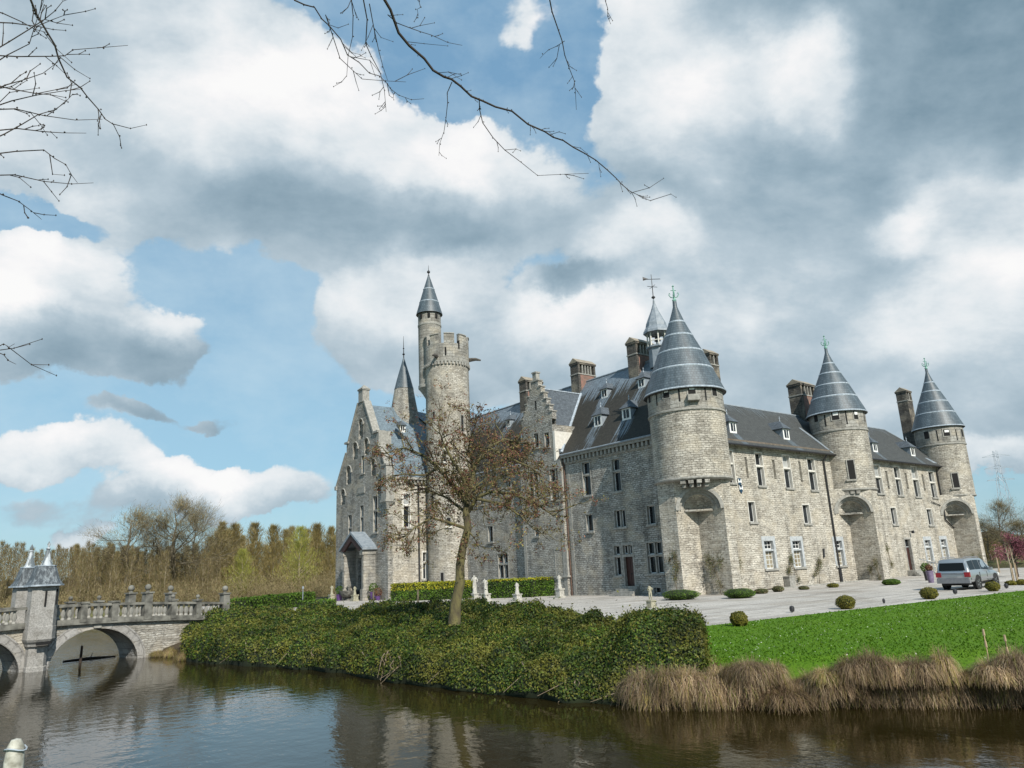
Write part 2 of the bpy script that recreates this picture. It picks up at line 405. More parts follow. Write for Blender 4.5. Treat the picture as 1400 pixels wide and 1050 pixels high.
# corner pier and three spur walls that carry the squinch arches below the towers
mb = MB(); mb.box(XP, FA.val+.6, YV, 41.1, -.3, 9.1, 0, skip='r'); cb(mb, 'corner_pier', 'stone')
VX = (XV, 74.9, 99.7)
for k, xv in enumerate(VX):
    mb = MB(); mb.box(xv, xv+(1.15 if k < 2 else 1.0), SP, YB+(.1 if k < 2 else 8), -.3, 9.05, 0); cb(mb, 'spur_wall', 'stone')
# ---- arches over the notches
def arch(p, q, zs, ztop, rings=3):
    """slab with a semicircular opening spanning the re-entrant corner; rings step back to a small squinch"""
    p = np.array([*p, 0.]); q = np.array([*q, 0.]); L = np.linalg.norm(q-p); u = (q-p)/L; n = np.array([u[1], -u[0], 0])
    if n[0] > 0: n = -n
    mb = MB(); N = 20
    wall = MB()
    R0 = L/2*.97; c = (p+q)/2
    def pt(t, R, d): return c+u*(-math.cos(t)*R)+np.array([0, 0, zs+math.sin(t)*R])+n*d
    for k in range(N):
        t0, t1 = PI*k/N, PI*(k+1)/N
        a, b = pt(t0, R0, 0), pt(t1, R0, 0)
        wall.face([a, b, (b[0], b[1], ztop), (a[0], a[1], ztop)], 0, [((a-p)@u, a[2]), ((b-p)@u, b[2]), ((b-p)@u, ztop), ((a-p)@u, ztop)])
    for sgn, e in ((-1, p), (1, q)):
        ed = c+u*sgn*R0
        wall.face([(e[0], e[1], zs), (ed[0], ed[1], zs), (ed[0], ed[1], ztop), (e[0], e[1], ztop)], 0)
    rr = R0
    for i in range(rings):
        r2 = rr-.2; dd = .05 if i == 0 else -.3*i
        for k in range(N):
            t0, t1 = PI*k/N, PI*(k+1)/N
            ro = rr*(1.04 if i == 0 else 1)
            mb.face([pt(t0, ro, dd), pt(t0, r2, dd), pt(t1, r2, dd), pt(t1, ro, dd)], 0)
            mb.face([pt(t0, r2, dd), pt(t0, r2, dd-.38), pt(t1, r2, dd-.38), pt(t1, r2, dd)], 0)
            if i == 0: mb.face([pt(t0, ro, dd), pt(t0, ro, -.02), pt(t1, ro, -.02), pt(t1, ro, dd)], 0)
        rr = r2
    d0 = -.9
    for k in range(N):       # half dome behind the rings
        t0, t1 = PI*k/N, PI*(k+1)/N
        for j in range(5):
            f0, f1 = j/5, (j+1)/5
            P_ = lambda t, f: pt(t, rr*(1-f)**.7, d0-f*.8)
            mb.face([P_(t0, f0), P_(t0, f1), P_(t1, f1), P_(t1, f0)], 1)
    tri = MB(); a = c-u*(L/2-.32); b = c+u*(L/2-.32); v = c-n*(L/2-.02)
    hh = .75
    tri.prism([(*(c-u*(L/2-hh)-n*hh*.9)[:2], zs-.12), (*(c+u*(L/2-hh)-n*hh*.9)[:2], zs-.12), (*v[:2], zs-.12)], (0, 0, .16))
    return wall, mb, tri
for k, (p, q, zs) in enumerate((((XP, YV), (XV, SP), 6.75), ((VX[1]-2.7, YB-.02), (VX[1], SP), 6.7), ((VX[2]-2.7, YB-.02), (VX[2], SP), 6.75))):
    w, m_, tri = arch(p, q, zs, 9.15)
    o = cb(w, 'arch_wall', 'stone'); cb(m_, 'arch_moulding', ['trim', 'stone'], o, sharp=30); cb(tri, 'squinch_slab', 'stone_dark', o)
# ---- bay with stepped gable
mb = MB()
FY.wall(mb, 54.8, 61.3, -.3, 13.3, rY)
mb.face([(49.35, 54.8, -.3), (49.9, 54.8, -.3), (49.9, 54.8, 13.3), (49.35, 54.8, 13.3)]); mb.face([(49.9, 61.3, -.3), (49.35, 61.3, -.3), (49.35, 61.3, 13.3), (49.9, 61.3, 13.3)])
yl, yr = 60.6, 55.7
gw = [FY.rect(730, 736.5, 592, 612), FY.rect(744.5, 751, 591, 611)]
FY.wall(mb, yr, yl, 13.3, 17.6, gw)
mid = (yl+yr)/2; steps = []
nst = 6; zb = 17.6; ztop = 22.1; hw0 = (yl-yr)/2
for k in range(nst):
    hw = hw0*(1-k/nst)*.97+.18; z0 = zb+(ztop-zb)*k/nst; z1 = zb+(ztop-zb)*(k+1)/nst
    FY.box(mb, mid-hw, mid+hw, z0, z1, -.55, 0)
mb.box(49.36, 49.9, yr, yl, 13.3, 17.6, 0, skip='lftd')
mb.face([(49.35, yr, 13.3), (54, yr, 13.3), (54, yr, 17.0), (49.35, yr, 17.0)]); 
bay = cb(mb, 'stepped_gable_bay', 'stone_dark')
for k in range(nst):
    hw = hw0*(1-k/nst)*.97+.18; z1 = zb+(ztop-zb)*(k+1)/nst
    hn = hw0*(1-(k+1)/nst)*.97+.18 if k < nst-1 else -.01
    for sg in (-1, 1):
        mb = MB(); FY.box(mb, mid+sg*(hn if hn > 0 else 0), mid+sg*(hw+.1), z1, z1+.12, -.62, .08); cb(mb, 'coping', 'trim', bay)
mb = MB()
FY.box(mb, mid-.3, mid+.3, ztop+.12, ztop+.9, -.5, 0); FY.box(mb, mid-.38, mid+.38, ztop+.9, ztop+1.05, -.58, .08)
cb(mb, 'gable_pinnacle', 'trim', bay)
mb = MB(); mb.box(49.5, 52.2, yr-.12, yr-.03, 13.35, 16.3); mb.box(49.32, 49.5, yr-.3, yr-.001, 13.2, 16.3)
cb(mb, 'dormer_cheek', 'trim_light', bay)
mb = MB(); FY.box(mb, mid-.12, mid+.12, 19.0, 20.0, -.1, .004); cb(mb, 'slit', 'dark', bay)
# blue roof of the bay running back into the main roof
mb = MB()
zr, ze, hw = 21.4, 14.0, 2.75
for sg in (-1, 1):
    xe = lambda z: 49.8+(z-13.6)/1.24
    a = (49.9, mid, zr); b = (xe(zr), mid, zr); c_ = (xe(ze)-.1, mid+sg*hw, ze); d_ = (49.9, mid+sg*hw, ze)
    pts = [d_, c_, b, a] if sg < 0 else [a, b, c_, d_]
    mb.face(pts, 0, [(p[0], p[2]*1.1) for p in pts])
rb = cb(mb, 'bay_roof', 'slateG', bay)
mb = MB(); mb.tube([(xe(ze)-.05, mid-hw-.05, ze+.05), (xe(zr), mid, zr+.08)], .17, 5, 0); mb.tube([(49.9, mid, zr+.04), (xe(zr), mid, zr+.06)], .09, 5, 0)
cb(mb, 'flashing', 'lead', bay)
for r, w in zip(rA, wA): window(FA, r, w[1], w[2], w[3], tw=.08)
for r, w in zip(rY, wY): window(FY, r, w[1], w[2], w[3], tw=.08)
for r in gw: window(FY, r, 1, None, 'dark')
for i, (r, w) in enumerate(zip(rB, wB)): window(FB, r, 1, w[2], 'blind' if i in (0, 2, 4, 6) else 'dark', trim='trim_light', tw=.06)
for r in rBg: window(FB, r, 1, .66, 'curtain', trim='bluestone', tw=.3)
window(FA, doorA_w1, 1, None, 'dark', sill=False); window(FA, doorA_w2, 1, None, 'dark'); window(FA, doorA_t, 2, None, 'dark', sill=False)
window(FA, cellar, 1, None, 'dark', name='cellar_window', sill=False)
mb = MB()
for r in rSl: FB.box(mb, r[0], r[1], r[2], r[3], -.4, -.33)
cb(mb, 'arrow_slits', 'dark')
def door(F, r, mat, d=0.0, trans=None):
    mb = MB(); F.box(mb, r[0]-.14, r[0]+.03, r[2], r[3], d-.25, d+.03); F.box(mb, r[1]-.03, r[1]+.14, r[2], r[3], d-.25, d+.03)
    F.box(mb, r[0]-.14, r[1]+.14, r[3]-.02, r[3]+.2, d-.2, d+.04)
    root = cb(mb, 'door', 'trim')
    zt = r[3] if not trans else r[2]+(r[3]-r[2])*trans
    mb = MB(); F.box(mb, r[0], r[1], r[2], zt, d-.36, d-.3)
    w = r[1]-r[0]
    for k in range(2):
        for (q0, q1) in ((.08, .42), (.5, .92)):
            F.box(mb, r[0]+w*(.08+.47*k), r[0]+w*(.45+.47*k), r[2]+(zt-r[2])*q0, r[2]+(zt-r[2])*q1, d-.31, d-.27)
    leaf = cb(mb, 'door_leaf', mat, root)
    mb = MB(); F.box(mb, r[0]+w*.47, r[0]+w*.52, r[2]+1.0, r[2]+1.12, d-.3, d-.22); cb(mb, 'door_handle', 'iron', root)
    if trans:
        mb = MB(); F.box(mb, r[0], r[1], zt+.08, r[3], d-.36, d-.33); cb(mb, 'fanlight', 'glass', root)
        mb = MB(); F.box(mb, r[0], r[1], zt, zt+.08, d-.36, d-.26); cb(mb, 'frame', 'bluestone', root)
    return root
door(FA, doorA, 'wood'); door(FB, doorB, 'wood', trans=.74)
mb = MB()
for k in range(4): FA.box(mb, doorA[0]-.5-.1*k, doorA[1]+.5+.1*k, -.1, .8-.2*k-.0, -.05 if k == 0 else .35*k, .35*(k+1))
cb(mb, 'doorstep', 'trim')
mb = MB()
for k in range(4): FB.box(mb, doorB[0]-.6-.35*k, doorB[1]+.5+.35*k, -.1, .62-.155*k, -.05 if k == 0 else .9+.32*(k-1), .9+.32*k)
cb(mb, 'front_steps', 'trim')
mb = MB(); x0 = doorB[1]+1.0
for k in range(5): mb.tube([(x0, YB-1-.35*k*.9, .1), (x0, YB-1-.35*k*.9, 1.55-.12*k)], .03, 5)
mb.tube([(x0, YB-.2, 1.75), (x0, YB-1, 1.55), (x0, YB-2.4, 1.05)], .035, 5); mb.tube([(x0, YB-.2, .95), (x0, YB-1, .8), (x0, YB-2.4, .4)], .025, 5)
cb(mb, 'handrail', 'lead')
# lamp above front door, shield plaques
mb = MB(); a, z = FB.px(1243.5, 728); FB.box(mb, a-.12, a+.12, z-.12, z+.2, .25, .5); FB.box(mb, a-.04, a+.04, z+.1, z+.18, 0, .3); cb(mb, 'wall_lamp', 'iron')
for (px_, py_) in ((1010.5, 659.5), (1012.3, 668.8)):
    a, z = FB.px(px_, py_); mb = MB(); w, h = .24, .36
    n = (0, -.05, 0)
    P_ = lambda s_, t_, d=.06: (a+s_*w, YB-d, z+t_*h)
    outl = [P_(-1, 1), P_(1, 1), P_(1, -.2), (P_(.62, -.7)), P_(0, -1.1), P_(-.62, -.7), P_(-1, -.2)]
    mb.prism([(p[0], YB-.03, p[2]) for p in outl], n)
    o = cb(mb, 'shield_plaque', simple('shield_blue', (.012, .04, .075), None, rough=.4))
    mb = MB()
    mb.prism([P_(-1, 1, .083), P_(0, .05, .083), P_(-1, -.2, .083)], (0, -.01, 0)); mb.prism([P_(1, 1, .083), P_(1, -.2, .083), P_(0, .05, .083)], (0, -.01, 0))
    cb(mb, 'white_fields', 'white', o)
# blind ventilation hatch low on the front wall, water trough
mb = MB(); r = FB.rect(1148, 1151, 784, 800); FB.box(mb, r[0], r[0]+.5, 0, 1.55, -.01, .08); cb(mb, 'hatch', 'iron')
# ---- eaves: gutters and corbel tables
for (a0, a1) in ((42.6, 54.75), (61.35, 72.6)):
    mb = MB(); FA.box(mb, a0, a1, 13.3, 13.62, -.2, .42); FA.box(mb, a0, a1, 12.72, 12.86, 0, .12)
    k = a0+.2
    while k < a1-.3:
        FA.box(mb, k, k+.24, 12.86, 13.3, 0, .3); k += .52
    cb(mb, 'cornice', 'trim')
for (a0, a1) in ((42.6, 54.75), (61.35, 72.6)): mb = MB(); mb.tube([(49.28, a0, 13.62), (49.28, a1, 13.62)], .1, 6); cb(mb, 'gutter', 'leaddark')
mb2 = MB(); mb2.tube([(51.2, YB-.68, 12.66), (101.2, YB-.68, 12.66)], .09, 6); cb(mb2, 'gutter', 'iron')
mb = MB(); FB.box(mb, XV, 72.9, 12.98, 13.2, .0, .3)
cb(mb, 'eaves_board', simple('brown_eaves_timber', (.1, .08, .06), (.16, .13, .1), 3, .8))
# ---- roofs
def roofpart(name, polys, mat, washf=None, parent=None, step=.5):
    bm = bmesh.new()
    for poly in polys:
        bm.faces.new([bm.verts.new(Vector(p)-Vector(CO)) for p in poly])
    bm.normal_update()
    zs = [v.co.z for v in bm.verts]
    for ax in range(3):
        vals = [v.co[ax] for v in bm.verts]; lo, hi = min(vals), max(vals)
        nrm = [0, 0, 0]; nrm[ax] = 1
        if ax == 2: continue
        k = lo+step
        while k < hi:
            co = [0, 0, 0]; co[ax] = k
            bmesh.ops.bisect_plane(bm, geom=bm.verts[:]+bm.edges[:]+bm.faces[:], plane_co=co, plane_no=nrm)
            k += step
    me = bpy.data.meshes.new(name); uvl = bm.loops.layers.uv.new('UVMap'); fl = bm.verts.layers.float.new('wash')
    for f in bm.faces:
        n = f.normal; h = Vector((-n.y, n.x, 0)); 
        if h.length < 1e-6: h = Vector((1, 0, 0))
        h.normalize(); sl = n.cross(h)
        for l in f.loops:
            w = l.vert.co+Vector(CO); l[uvl].uv = (w.dot(h), w.dot(sl))
            l.vert[fl] = washf(w) if washf else 0.0
    bm.to_mesh(me); bm.free(); me.materials.append(MT[mat])
    o = bpy.data.objects.new(name, me); COL.objects.link(o); o.parent = parent or castle
    return o
TA, TB = 1.24, 1.025
def zA(x): return 13.6+(x-49.8)*TA
def zBf(y): return 13.355+(y-YB)*TB
RX, RZ = 57.5, 23.15; RY = YB+(RZ-13.355)/TB; BY = 43.9; BZ = 18.01
XE = 96.0
dA = []; dB = []
def pln(px_, py_, n, k):
    r = ray(px_, py_); n = np.array(n); return O+r*((k-n@O)/(n@r))
for (px_, py_, s_) in ((695, 584, .9), (717, 604, 1.15), (826.7, 544, .95), (818, 583, 1.15), (857, 574, 1.15), (877.5, 530, .95)):
    dA.append((pln(px_, py_, (-TA, 0, 1.), 13.6-TA*49.8), s_))
for (px_, py_, s_) in ((1003, 592, 1.05), (1076, 601, 1.1), (1197.5, 618, 1.05), (1249, 623.5, 1.1)):
    dB.append((pln(px_, py_, (0, -TB, 1.), 13.355-TB*YB), s_))
def washA(w):
    v = max(0, 1-(RZ-w.z)/4.6)*1.25
    for p, s_ in dA:
        if w.z < p[2]+.3:
            k = abs(w.y-p[1]); v = max(v, .75*max(0, 1-max(0, k-.55)/.4)*max(.25, 1-(p[2]-w.z)/9))
    v = max(v, .5*max(0, 1-abs(w.y-46.8)/.6)) if w.y < 48 else v
    return v
zc = zA(49.5); yc = YB+(zc-13.355)/TB
roofpart('roof', [[(49.5, yc, zc), (49.5, 96, zc), (RX, 96, RZ), (RX, RY, RZ)]], 'slateA', washA)
J = (RX+(RZ-BZ)/TA, BY, BZ)
ye = YB-.62; zee = zBf(ye)
def washB(w): return .15+.5*max(0, 1-(BZ-w.z)/1.5) + (.8 if any(abs(w.x-p[0]) < .5 and w.z < p[2] for p, _ in dB) else 0)
roofpart('roof', [[(49.5, ye, zee), (XE+(BZ-zee)/1.05, ye, zee), (XE, BY, BZ), J, (RX, RY, RZ), (49.5, yc, zc)]], 'slateB', washB)
zr2 = 12.6
roofpart('roof', [[(RX, RY, RZ), J, (J[0]+(BZ-zr2)/TA, BY+(BZ-zr2)/TB, zr2), (J[0]+(BZ-zr2)/TA, 96, zr2), (RX, 96, RZ)],
    [J, (XE, BY, BZ), (XE+(BZ-zr2)/1.05, BY+(BZ-zr2)/TB, zr2), (J[0]+(BZ-zr2)/TA, BY+(BZ-zr2)/TB, zr2)],
    [(XE, BY, BZ), (XE+(BZ-zee)/1.05, ye, zee), (XE+(BZ-zee)/1.05, BY+4.3, zee)],
    [(RX, 96, RZ), (J[0]+(BZ-zr2)/TA, 96, zr2), (49.5, 96, zc)][::-1]], 'slateB', washB, step=3)
mb = MB(); mb.box(65.5, 65.8, 46, 96, -.3, 12.7); mb.box(65.5, 97, 46, 46.3, -.3, 12.7); mb.box(49.8, 65.6, 95.8, 96.1, -.3, 23, 0)
cb(mb, 'courtyard_wall', 'stone_dark')
mb = MB()
mb.tube([(RX, RY, RZ+.03), (RX, 96, RZ+.03)], .12, 6); mb.tube([(RX, RY, RZ+.03), J, (XE, BY, BZ+.03), (XE+(BZ-zee)/1.05, ye, zee+.03)], .09, 6)
cb(mb, 'ridge_capping', 'leaddark')
p0 = pln(1095, 586, (0, -TB, 1.), 13.355-TB*YB); p1 = pln(1141.5, 620, (0, -TB, 1.), 13.355-TB*YB)
q0 = pln(1268, 627, (0, -TB, 1.), 13.355-TB*YB)
mb = MB(); mb.prism([p0+[0, 0, .03], p1+[0, 0, .03], p1+[-.6, 0, .03], p0+[-.45, 0, .03]], (0, 0, .05))
mb.prism([q0+[0, 0, .03], (98.0, YB-.3, zBf(YB-.3)+.03), (97.0, YB-.3, zBf(YB-.3)+.03), q0+[-.7, 0, .03]], (0, 0, .05)); cb(mb, 'flashing', 'leaddark')
# ---- dormers
def dormer(p, s_, side):
    """p = foot of the front on the roof; side 'A' faces -x, 'B' faces -y"""
    w = .5*s_; h = 1.0*s_; rh = .8*s_; tan = TA if side == 'A' else TB
    def L(a, b, c):   # a across, b back, c up
        return (p[0]+b, p[1]-a, p[2]+c) if side == 'A' else (p[0]+a, p[1]+b, p[2]+c)
    mb = MB()
    back = (h)/tan
    mb.face([L(-w, 0, -.1), L(w, 0, -.1), L(w, 0, h), L(-w, 0, h)], 0)
    mb.face([L(w, 0, -.1), L(w, back, h), L(w, 0, h)], 1); mb.face([L(-w, 0, -.1), L(-w, 0, h), L(-w, back, h)], 1)
    root = cb(mb, 'dormer', ['white', 'leaddark'])
    e = w*1.35; f = -.22; bk = (h+rh)/tan; apx = L(0, w*.95, h+rh)
    mb = MB(); 
    for pts in ([L(-e, f, h), L(e, f, h), apx], [L(e, f, h), L(e, h/tan, h), L(0, bk, h+rh), apx], [L(-e, h/tan, h), L(-e, f, h), apx, L(0, bk, h+rh)]):
        mb.face(pts, 0, [(q[0]+q[1], q[2]) for q in pts])
    mb.face([L(-e, f, h-.01), L(-e, h/tan, h-.01), L(e, h/tan, h-.01), L(e, f, h-.01)], 0)
    cb(mb, 'dormer_roof', 'slateG', root)
    mb = MB(); mb.tube([L(0, w*.95, h+rh-.05), L(0, w*.95, h+rh+.5)], [.05, .02], 5); mb.rev([(0, 0), (.09, .08), (0, .18)], L(0, w*.95, h+rh+.18), 8)
    cb(mb, 'finial', 'lead', root)
    mb = MB(); g = w*.62
    q = [L(-g, -.02, .18), L(g, -.02, .18), L(g, -.02, h*.88), L(-g, -.02, h*.88)]; mb.face(q)
    cb(mb, 'window', 'glass', root)
    mb = MB(); m1, m2 = L(-.03, -.05, .18), L(.03, -.02, h*.88); mb.box(m1[0], m2[0], m1[1], m2[1], m1[2], m2[2])
    cb(mb, 'glazing_bar', 'white', root)
for p, s_ in dA: dormer(p, s_, 'A')
for p, s_ in dB: dormer(p, s_, 'B')
# ---- chimneys
def chimney(x0, x1, y0, y1, z0, z1, n=5, brick=True, low=None):
    mb = MB(); zb1 = z1-1.55
    mb.box(x0, x1, y0, y1, z0, zb1, 0)
    mb.box(x0-.0, x0+.28, y0, y1, zb1, z1-.35, 0); mb.box(x1-.28, x1, y0, y1, zb1, z1-.35, 0)
    mb.box(x0+.28, x1-.28, (y0+y1)/2-.12, (y0+y1)/2+.12, zb1, z1-.35, 0)
    mb.box(x0-.08, x1+.08, y0-.08, y1+.08, z1-.35, z1-.15, 0)
    root = cb(mb, 'chimney', 'sooty')
    mb = MB(); ym = (y0+y1)/2
    for k in range(1, n):
        xx = x0+.28+(x1-x0-.56)*k/n
        mb.box(xx-.07, xx+.07, y0, y0+.2, zb1, z1-.35); mb.box(xx-.07, xx+.07, y1-.2, y1, zb1, z1-.35)
    mb.box(x0-.05, x1+.05, y0-.06, y1+.06, zb1-.001, zb1+.13)
    cb(mb, 'arcade', 'trim', root)
    if brick:
        mb = MB(); mb.box(x0+.3, x1-.3, y0-.02, y0+.1, z0+.2, zb1-.05); cb(mb, 'brick_panel', 'brick', root)
    mb = MB()
    a = (x0-.12, y0-.14, z1-.15); pr = [(x0-.12, y0-.14, z1-.15), (x0-.12, y1+.14, z1-.15), (x0-.12, ym, z1+.45)]
    mb.prism(pr, (x1-x0+.24, 0, 0)); cb(mb, 'chimney_cap', simple('stone_cap', (.2, .17, .13), (.3, .26, .2), 3, .9), root)
for (yy, x0, x1) in ((68.4, 56.05, 58.8), (59.2, 56.3, 59.05), (50.2, 56.2, 59.1)):
    chimney(x0, x1, yy-.65, yy+.65, 20.8, 25.5)
c4 = atD(968.5, 478, 82); chimney(c4[0]-.6, c4[0]+.9, c4[1]-.5, c4[1]+.9, 17, c4[2]-.4, n=2, brick=False)
chimney(76.1, 79.1, 43.2, 44.8, 16.5, 21.9, n=4); 
c6 = atD(1233.5, 530, 113); chimney(c6[0]-.75, c6[0]+.75, c6[1]-.7, c6[1]+.7, 12, c6[2]-.5, n=2, brick=False)
# ---- belfry on the ridge end
bx, by = 57.2, 47.4
mb = MB(); N = 8
mb.rev([(1.05, 22.0), (1.0, 24.0), (1.25, 24.1), (1.25, 24.25), (0, 24.25)], (bx, by, 0), N, 0, False)
bel = cb(mb, 'belfry', 'leaddark')
mb = MB()
for k in range(8):
    t = 2*PI*(k+.0)/8; mb.tube([(bx+math.cos(t)*1.05, by+math.sin(t)*1.05, 24.2), (bx+math.cos(t)*1.0, by+math.sin(t)*1.0, 25.75)], .085, 5)
mb.rev([(1.1, 24.75), (1.1, 24.85), (1.02, 24.85), (1.02, 24.75), (1.1, 24.75)], (bx, by, 0), N, 0, False)
cb(mb, 'lantern_posts', 'trim_light', bel)
mb = MB(); mb.rev([(0, 24.9), (.34, 24.9), (.3, 25.1), (.2, 25.4), (0, 25.45)], (bx, by, 0), 10); cb(mb, 'bell', 'iron', bel)
mb = MB(); mb.rev([(1.0, 25.65), (1.42, 25.7), (1.36, 25.95), (1.1, 26.4), (1.02, 26.8), (.72, 27.5), (.4, 28.2), (.14, 28.95), (.07, 29.5)], (bx, by, 0), N, 0, False)
mb.face([(bx+1.3*math.cos(2*PI*k/8), by+1.3*math.sin(2*PI*k/8), 25.66) for k in range(8)][::-1]); cb(mb, 'belfry_roof', 'leaddark', bel)
mb = MB(); mb.tube([(bx, by, 29.3), (bx, by, 32.3)], [.06, .03], 5); mb.rev([(0, 0), (.2, .15), (.2, .25), (0, .42)], (bx, by, 29.5), 8); mb.rev([(0, 0), (.12, .1), (0, .22)], (bx, by, 29.1), 8)
for dz, L_ in ((30.9, .55),):
    mb.tube([(bx-L_, by+.2, dz), (bx+L_, by-.2, dz)], .03, 4); mb.tube([(bx-.2, by-L_, dz), (bx+.2, by+L_, dz)], .03, 4)
mb.tube([(bx-.75, by+.55, 31.75), (bx+.75, by-.55, 31.75)], .035, 4)
mb.prism([(bx-.75, by+.55, 31.6), (bx-.75, by+.55, 32.05), (bx-.25, by+.2, 31.8)], (.02, .02, 0))
cb(mb, 'weather_vane', 'iron', bel)
# ---- round towers with cone roofs
def crown_finial(c, z, s_, root):
    mb = MB(); mb.rev([(0, 0), (.16*s_, .0), (.2*s_, .12*s_), (.1*s_, .25*s_), (.07*s_, .5*s_), (.05*s_, 1.5*s_), (.0, 1.55*s_)], (c[0], c[1], z), 8)
    mb.rev([(0, 0), (.11*s_, .1*s_), (0, .22*s_)], (c[0], c[1], z+1.35*s_), 8)
    for k in range(4):
        t = PI/4+PI/2*k; u = (math.cos(t), math.sin(t))
        pts = [(c[0]+u[0]*r*s_, c[1]+u[1]*r*s_, z+h*s_) for r, h in ((.05, .35), (.28, .4), (.42, .62), (.38, .82), (.28, .72))]
        mb.tube(pts, [.045*s_]*4+[.02*s_], 4)
    mb.tube([(c[0]-.2*s_, c[1]+.15*s_, z+1.05*s_), (c[0]+.2*s_, c[1]-.15*s_, z+1.05*s_)], .035*s_, 4)
    cb(mb, 'finial', 'copper', root)
def tower(c, r, zc_, zs_, ze_, za, wins=(), slits=(), extra=None):
    mb = MB()
    mb.rev([(r*.5, zc_-.12), (r*1.0, zc_-.1), (r*1.03, zc_-.02), (r*1.03, zc_+.08), (r, zc_+.14), (r, zs_-.02)], (*c, 0), 56, 0, mats=[1, 1, 1, 1, 0])
    mb.rev([(r, zs_-.02), (r*1.035, zs_), (r*1.035, zs_+.14), (r*1.01, zs_+.18), (r*1.01, ze_+.1)], (*c, 0), 56, 2, mats=[1, 1, 1, 2])
    root = cb(mb, 'tower', ['stone_tower', 'trim', 'ashlar'], sharp=25)
    H_ = za-ze_; re = r*1.1
    pr = [(1, 0), (.985, .015), (.76, .24), (.57, .43), (.365, .61), (.2, .765), (.085, .9), (.055, .94), (.05, 1.0)]
    prof = [(re*a, ze_+H_*b) for a, b in pr]
    mb = MB(); mb.rev(prof, (*c, 0), 56, 0); mb.rev([(r*.9, ze_-.12), (re*.98, ze_-.12), (re, ze_)], (*c, 0), 56, 1)
    cone = cb(mb, 'cone_roof', ['cone', 'iron'], root, sharp=25)
    mb = MB()
    for a, b in (pr[2], pr[3], pr[4], pr[5]): mb.rev([(re*a+.035, ze_+H_*b-.1), (re*a+.05, ze_+H_*b-.02), (re*a+.0, ze_+H_*b+.06)], (*c, 0), 56, 0)
    mb.rev([(re+.02, ze_-.08), (re+.05, ze_-.02), (re-.02, ze_+.07)], (*c, 0), 56, 0)
    cb(mb, 'lead_bands', 'lead', root)
    crown_finial(c, za, 1.0, root)
    mb = MB()
    th = math.atan2(-c[1], -c[0])     # direction towards the viewer side
    for k in range(-2, 2):
        t = th+.04+(k+.5)*.21
        for (z0_, z1_, w_, R1) in ((zc_-.42, zc_-.14, .2, r*.985), (zc_-.7, zc_-.42, .15, r*.9)):
            x, y = math.cos(t), math.sin(t); tx, ty = -y, x
            q = [(c[0]+x*(r*.55)+tx*w_*sg, c[1]+y*(r*.55)+ty*w_*sg) for sg in (-1, 1)]+[(c[0]+x*R1+tx*w_*sg, c[1]+y*R1+ty*w_*sg) for sg in (1, -1)]
            mb.prism([(*p, z0_) for p in q], (0, 0, z1_-z0_))
    cb(mb, 'corbels', 'ashlar', root)
    def onT(px_, py_, rr=r):
        # ray / cylinder
        d_ = ray(px_, py_); a = d_[0]**2+d_[1]**2; b = -2*(d_[0]*c[0]+d_[1]*c[1]); cc = c[0]**2+c[1]**2-rr*rr
        t = (-b-math.sqrt(max(b*b-4*a*cc, 0)))/(2*a); return O+d_*t
    def plate(mb, px_, py0, py1, w_, d0, d1, mat=0):
        pt = onT(px_, (py0+py1)/2); za_, zb_ = onT(px_, py1)[2], onT(px_, py0)[2]
        t = math.atan2(pt[1]-c[1], pt[0]-c[0]); x, y = math.cos(t), math.sin(t); tx, ty = -y, x
        R0, R1 = r+d0, r+d1
        q = [(c[0]+x*R0-tx*w_/2, c[1]+y*R0-ty*w_/2), (c[0]+x*R0+tx*w_/2, c[1]+y*R0+ty*w_/2), (c[0]+x*R1+tx*w_/2, c[1]+y*R1+ty*w_/2), (c[0]+x*R1-tx*w_/2, c[1]+y*R1-ty*w_/2)]
        mb.prism([(*p, za_) for p in q], (0, 0, zb_-za_), mat)
        return za_, zb_
    for (px_, py0, py1, w_, kind) in wins:
        mb = MB()
        plate(mb, px_-.0, py0-1.3, py1+1.3, w_+.22, -.3, .045, 0)
        plate(mb, px_, py0, py1, w_, -.2, .058, 1)
        if kind == 'blind': plate(mb, px_, py0+(py1-py0)*.1, py0+(py1-py0)*.45, w_*.72, -.2, .07, 2)
        if kind == 'sill': plate(mb, px_, py1+.5, py1+2.6, w_+.35, -.2, .16, 0)
        cb(mb, 'window', ['trim', 'dark', 'white'], root)
    if slits:
        mb = MB()
        for (px_, py0, py1) in slits: plate(mb, px_, py0, py1, .13, -.2, .05)
        cb(mb, 'arrow_slits', 'dark', root)
    if extra:
        mb = MB(); px_, py0, py1 = extra
        plate(mb, px_, py0, py1, 1.0, -.2, .45); cb(mb, 'corbelled_box', 'trim', root)
    return root
C1 = (50.33, 39.36); R1_ = 3.17
tower(C1, R1_, 9.17, 14.76, 16.64, 25.3,
      wins=[(911, 531, 544, .55, 'blind'), (945.5, 527, 540, .6, 'blind'), (976, 528, 541, .55, ''), (888.7, 538, 551, .45, '')],
      slits=[(898, 534, 555), (928.5, 527.5, 549), (964, 525.5, 547)], extra=(947.5, 540, 548))
C2 = (75.7, 39.36); tower(C2, 2.78, 9.0, 15.15, 17.2, 24.7,
      wins=[(1116, 568, 577, .5, ''), (1142, 563, 574, .7, 'blind'), (1169.5, 562, 573, .5, 'blind'), (1164, 629, 655, .62, 'sill')],
      slits=[(1128.5, 567, 583), (1157, 562, 580), (1181, 562, 577)])
C3 = (100.8, 39.36); tower(C3, 2.745, 9.0, 15.35, 17.7, 25.7,
      wins=[(1267, 590, 600, .6, ''), (1294, 587, 596, .7, 'blind'), (1315, 587, 597, .5, ''), (1306.5, 647, 666.5, .65, 'sill')],
      slits=[(1281.5, 588, 603), (1307.5, 587, 602)])
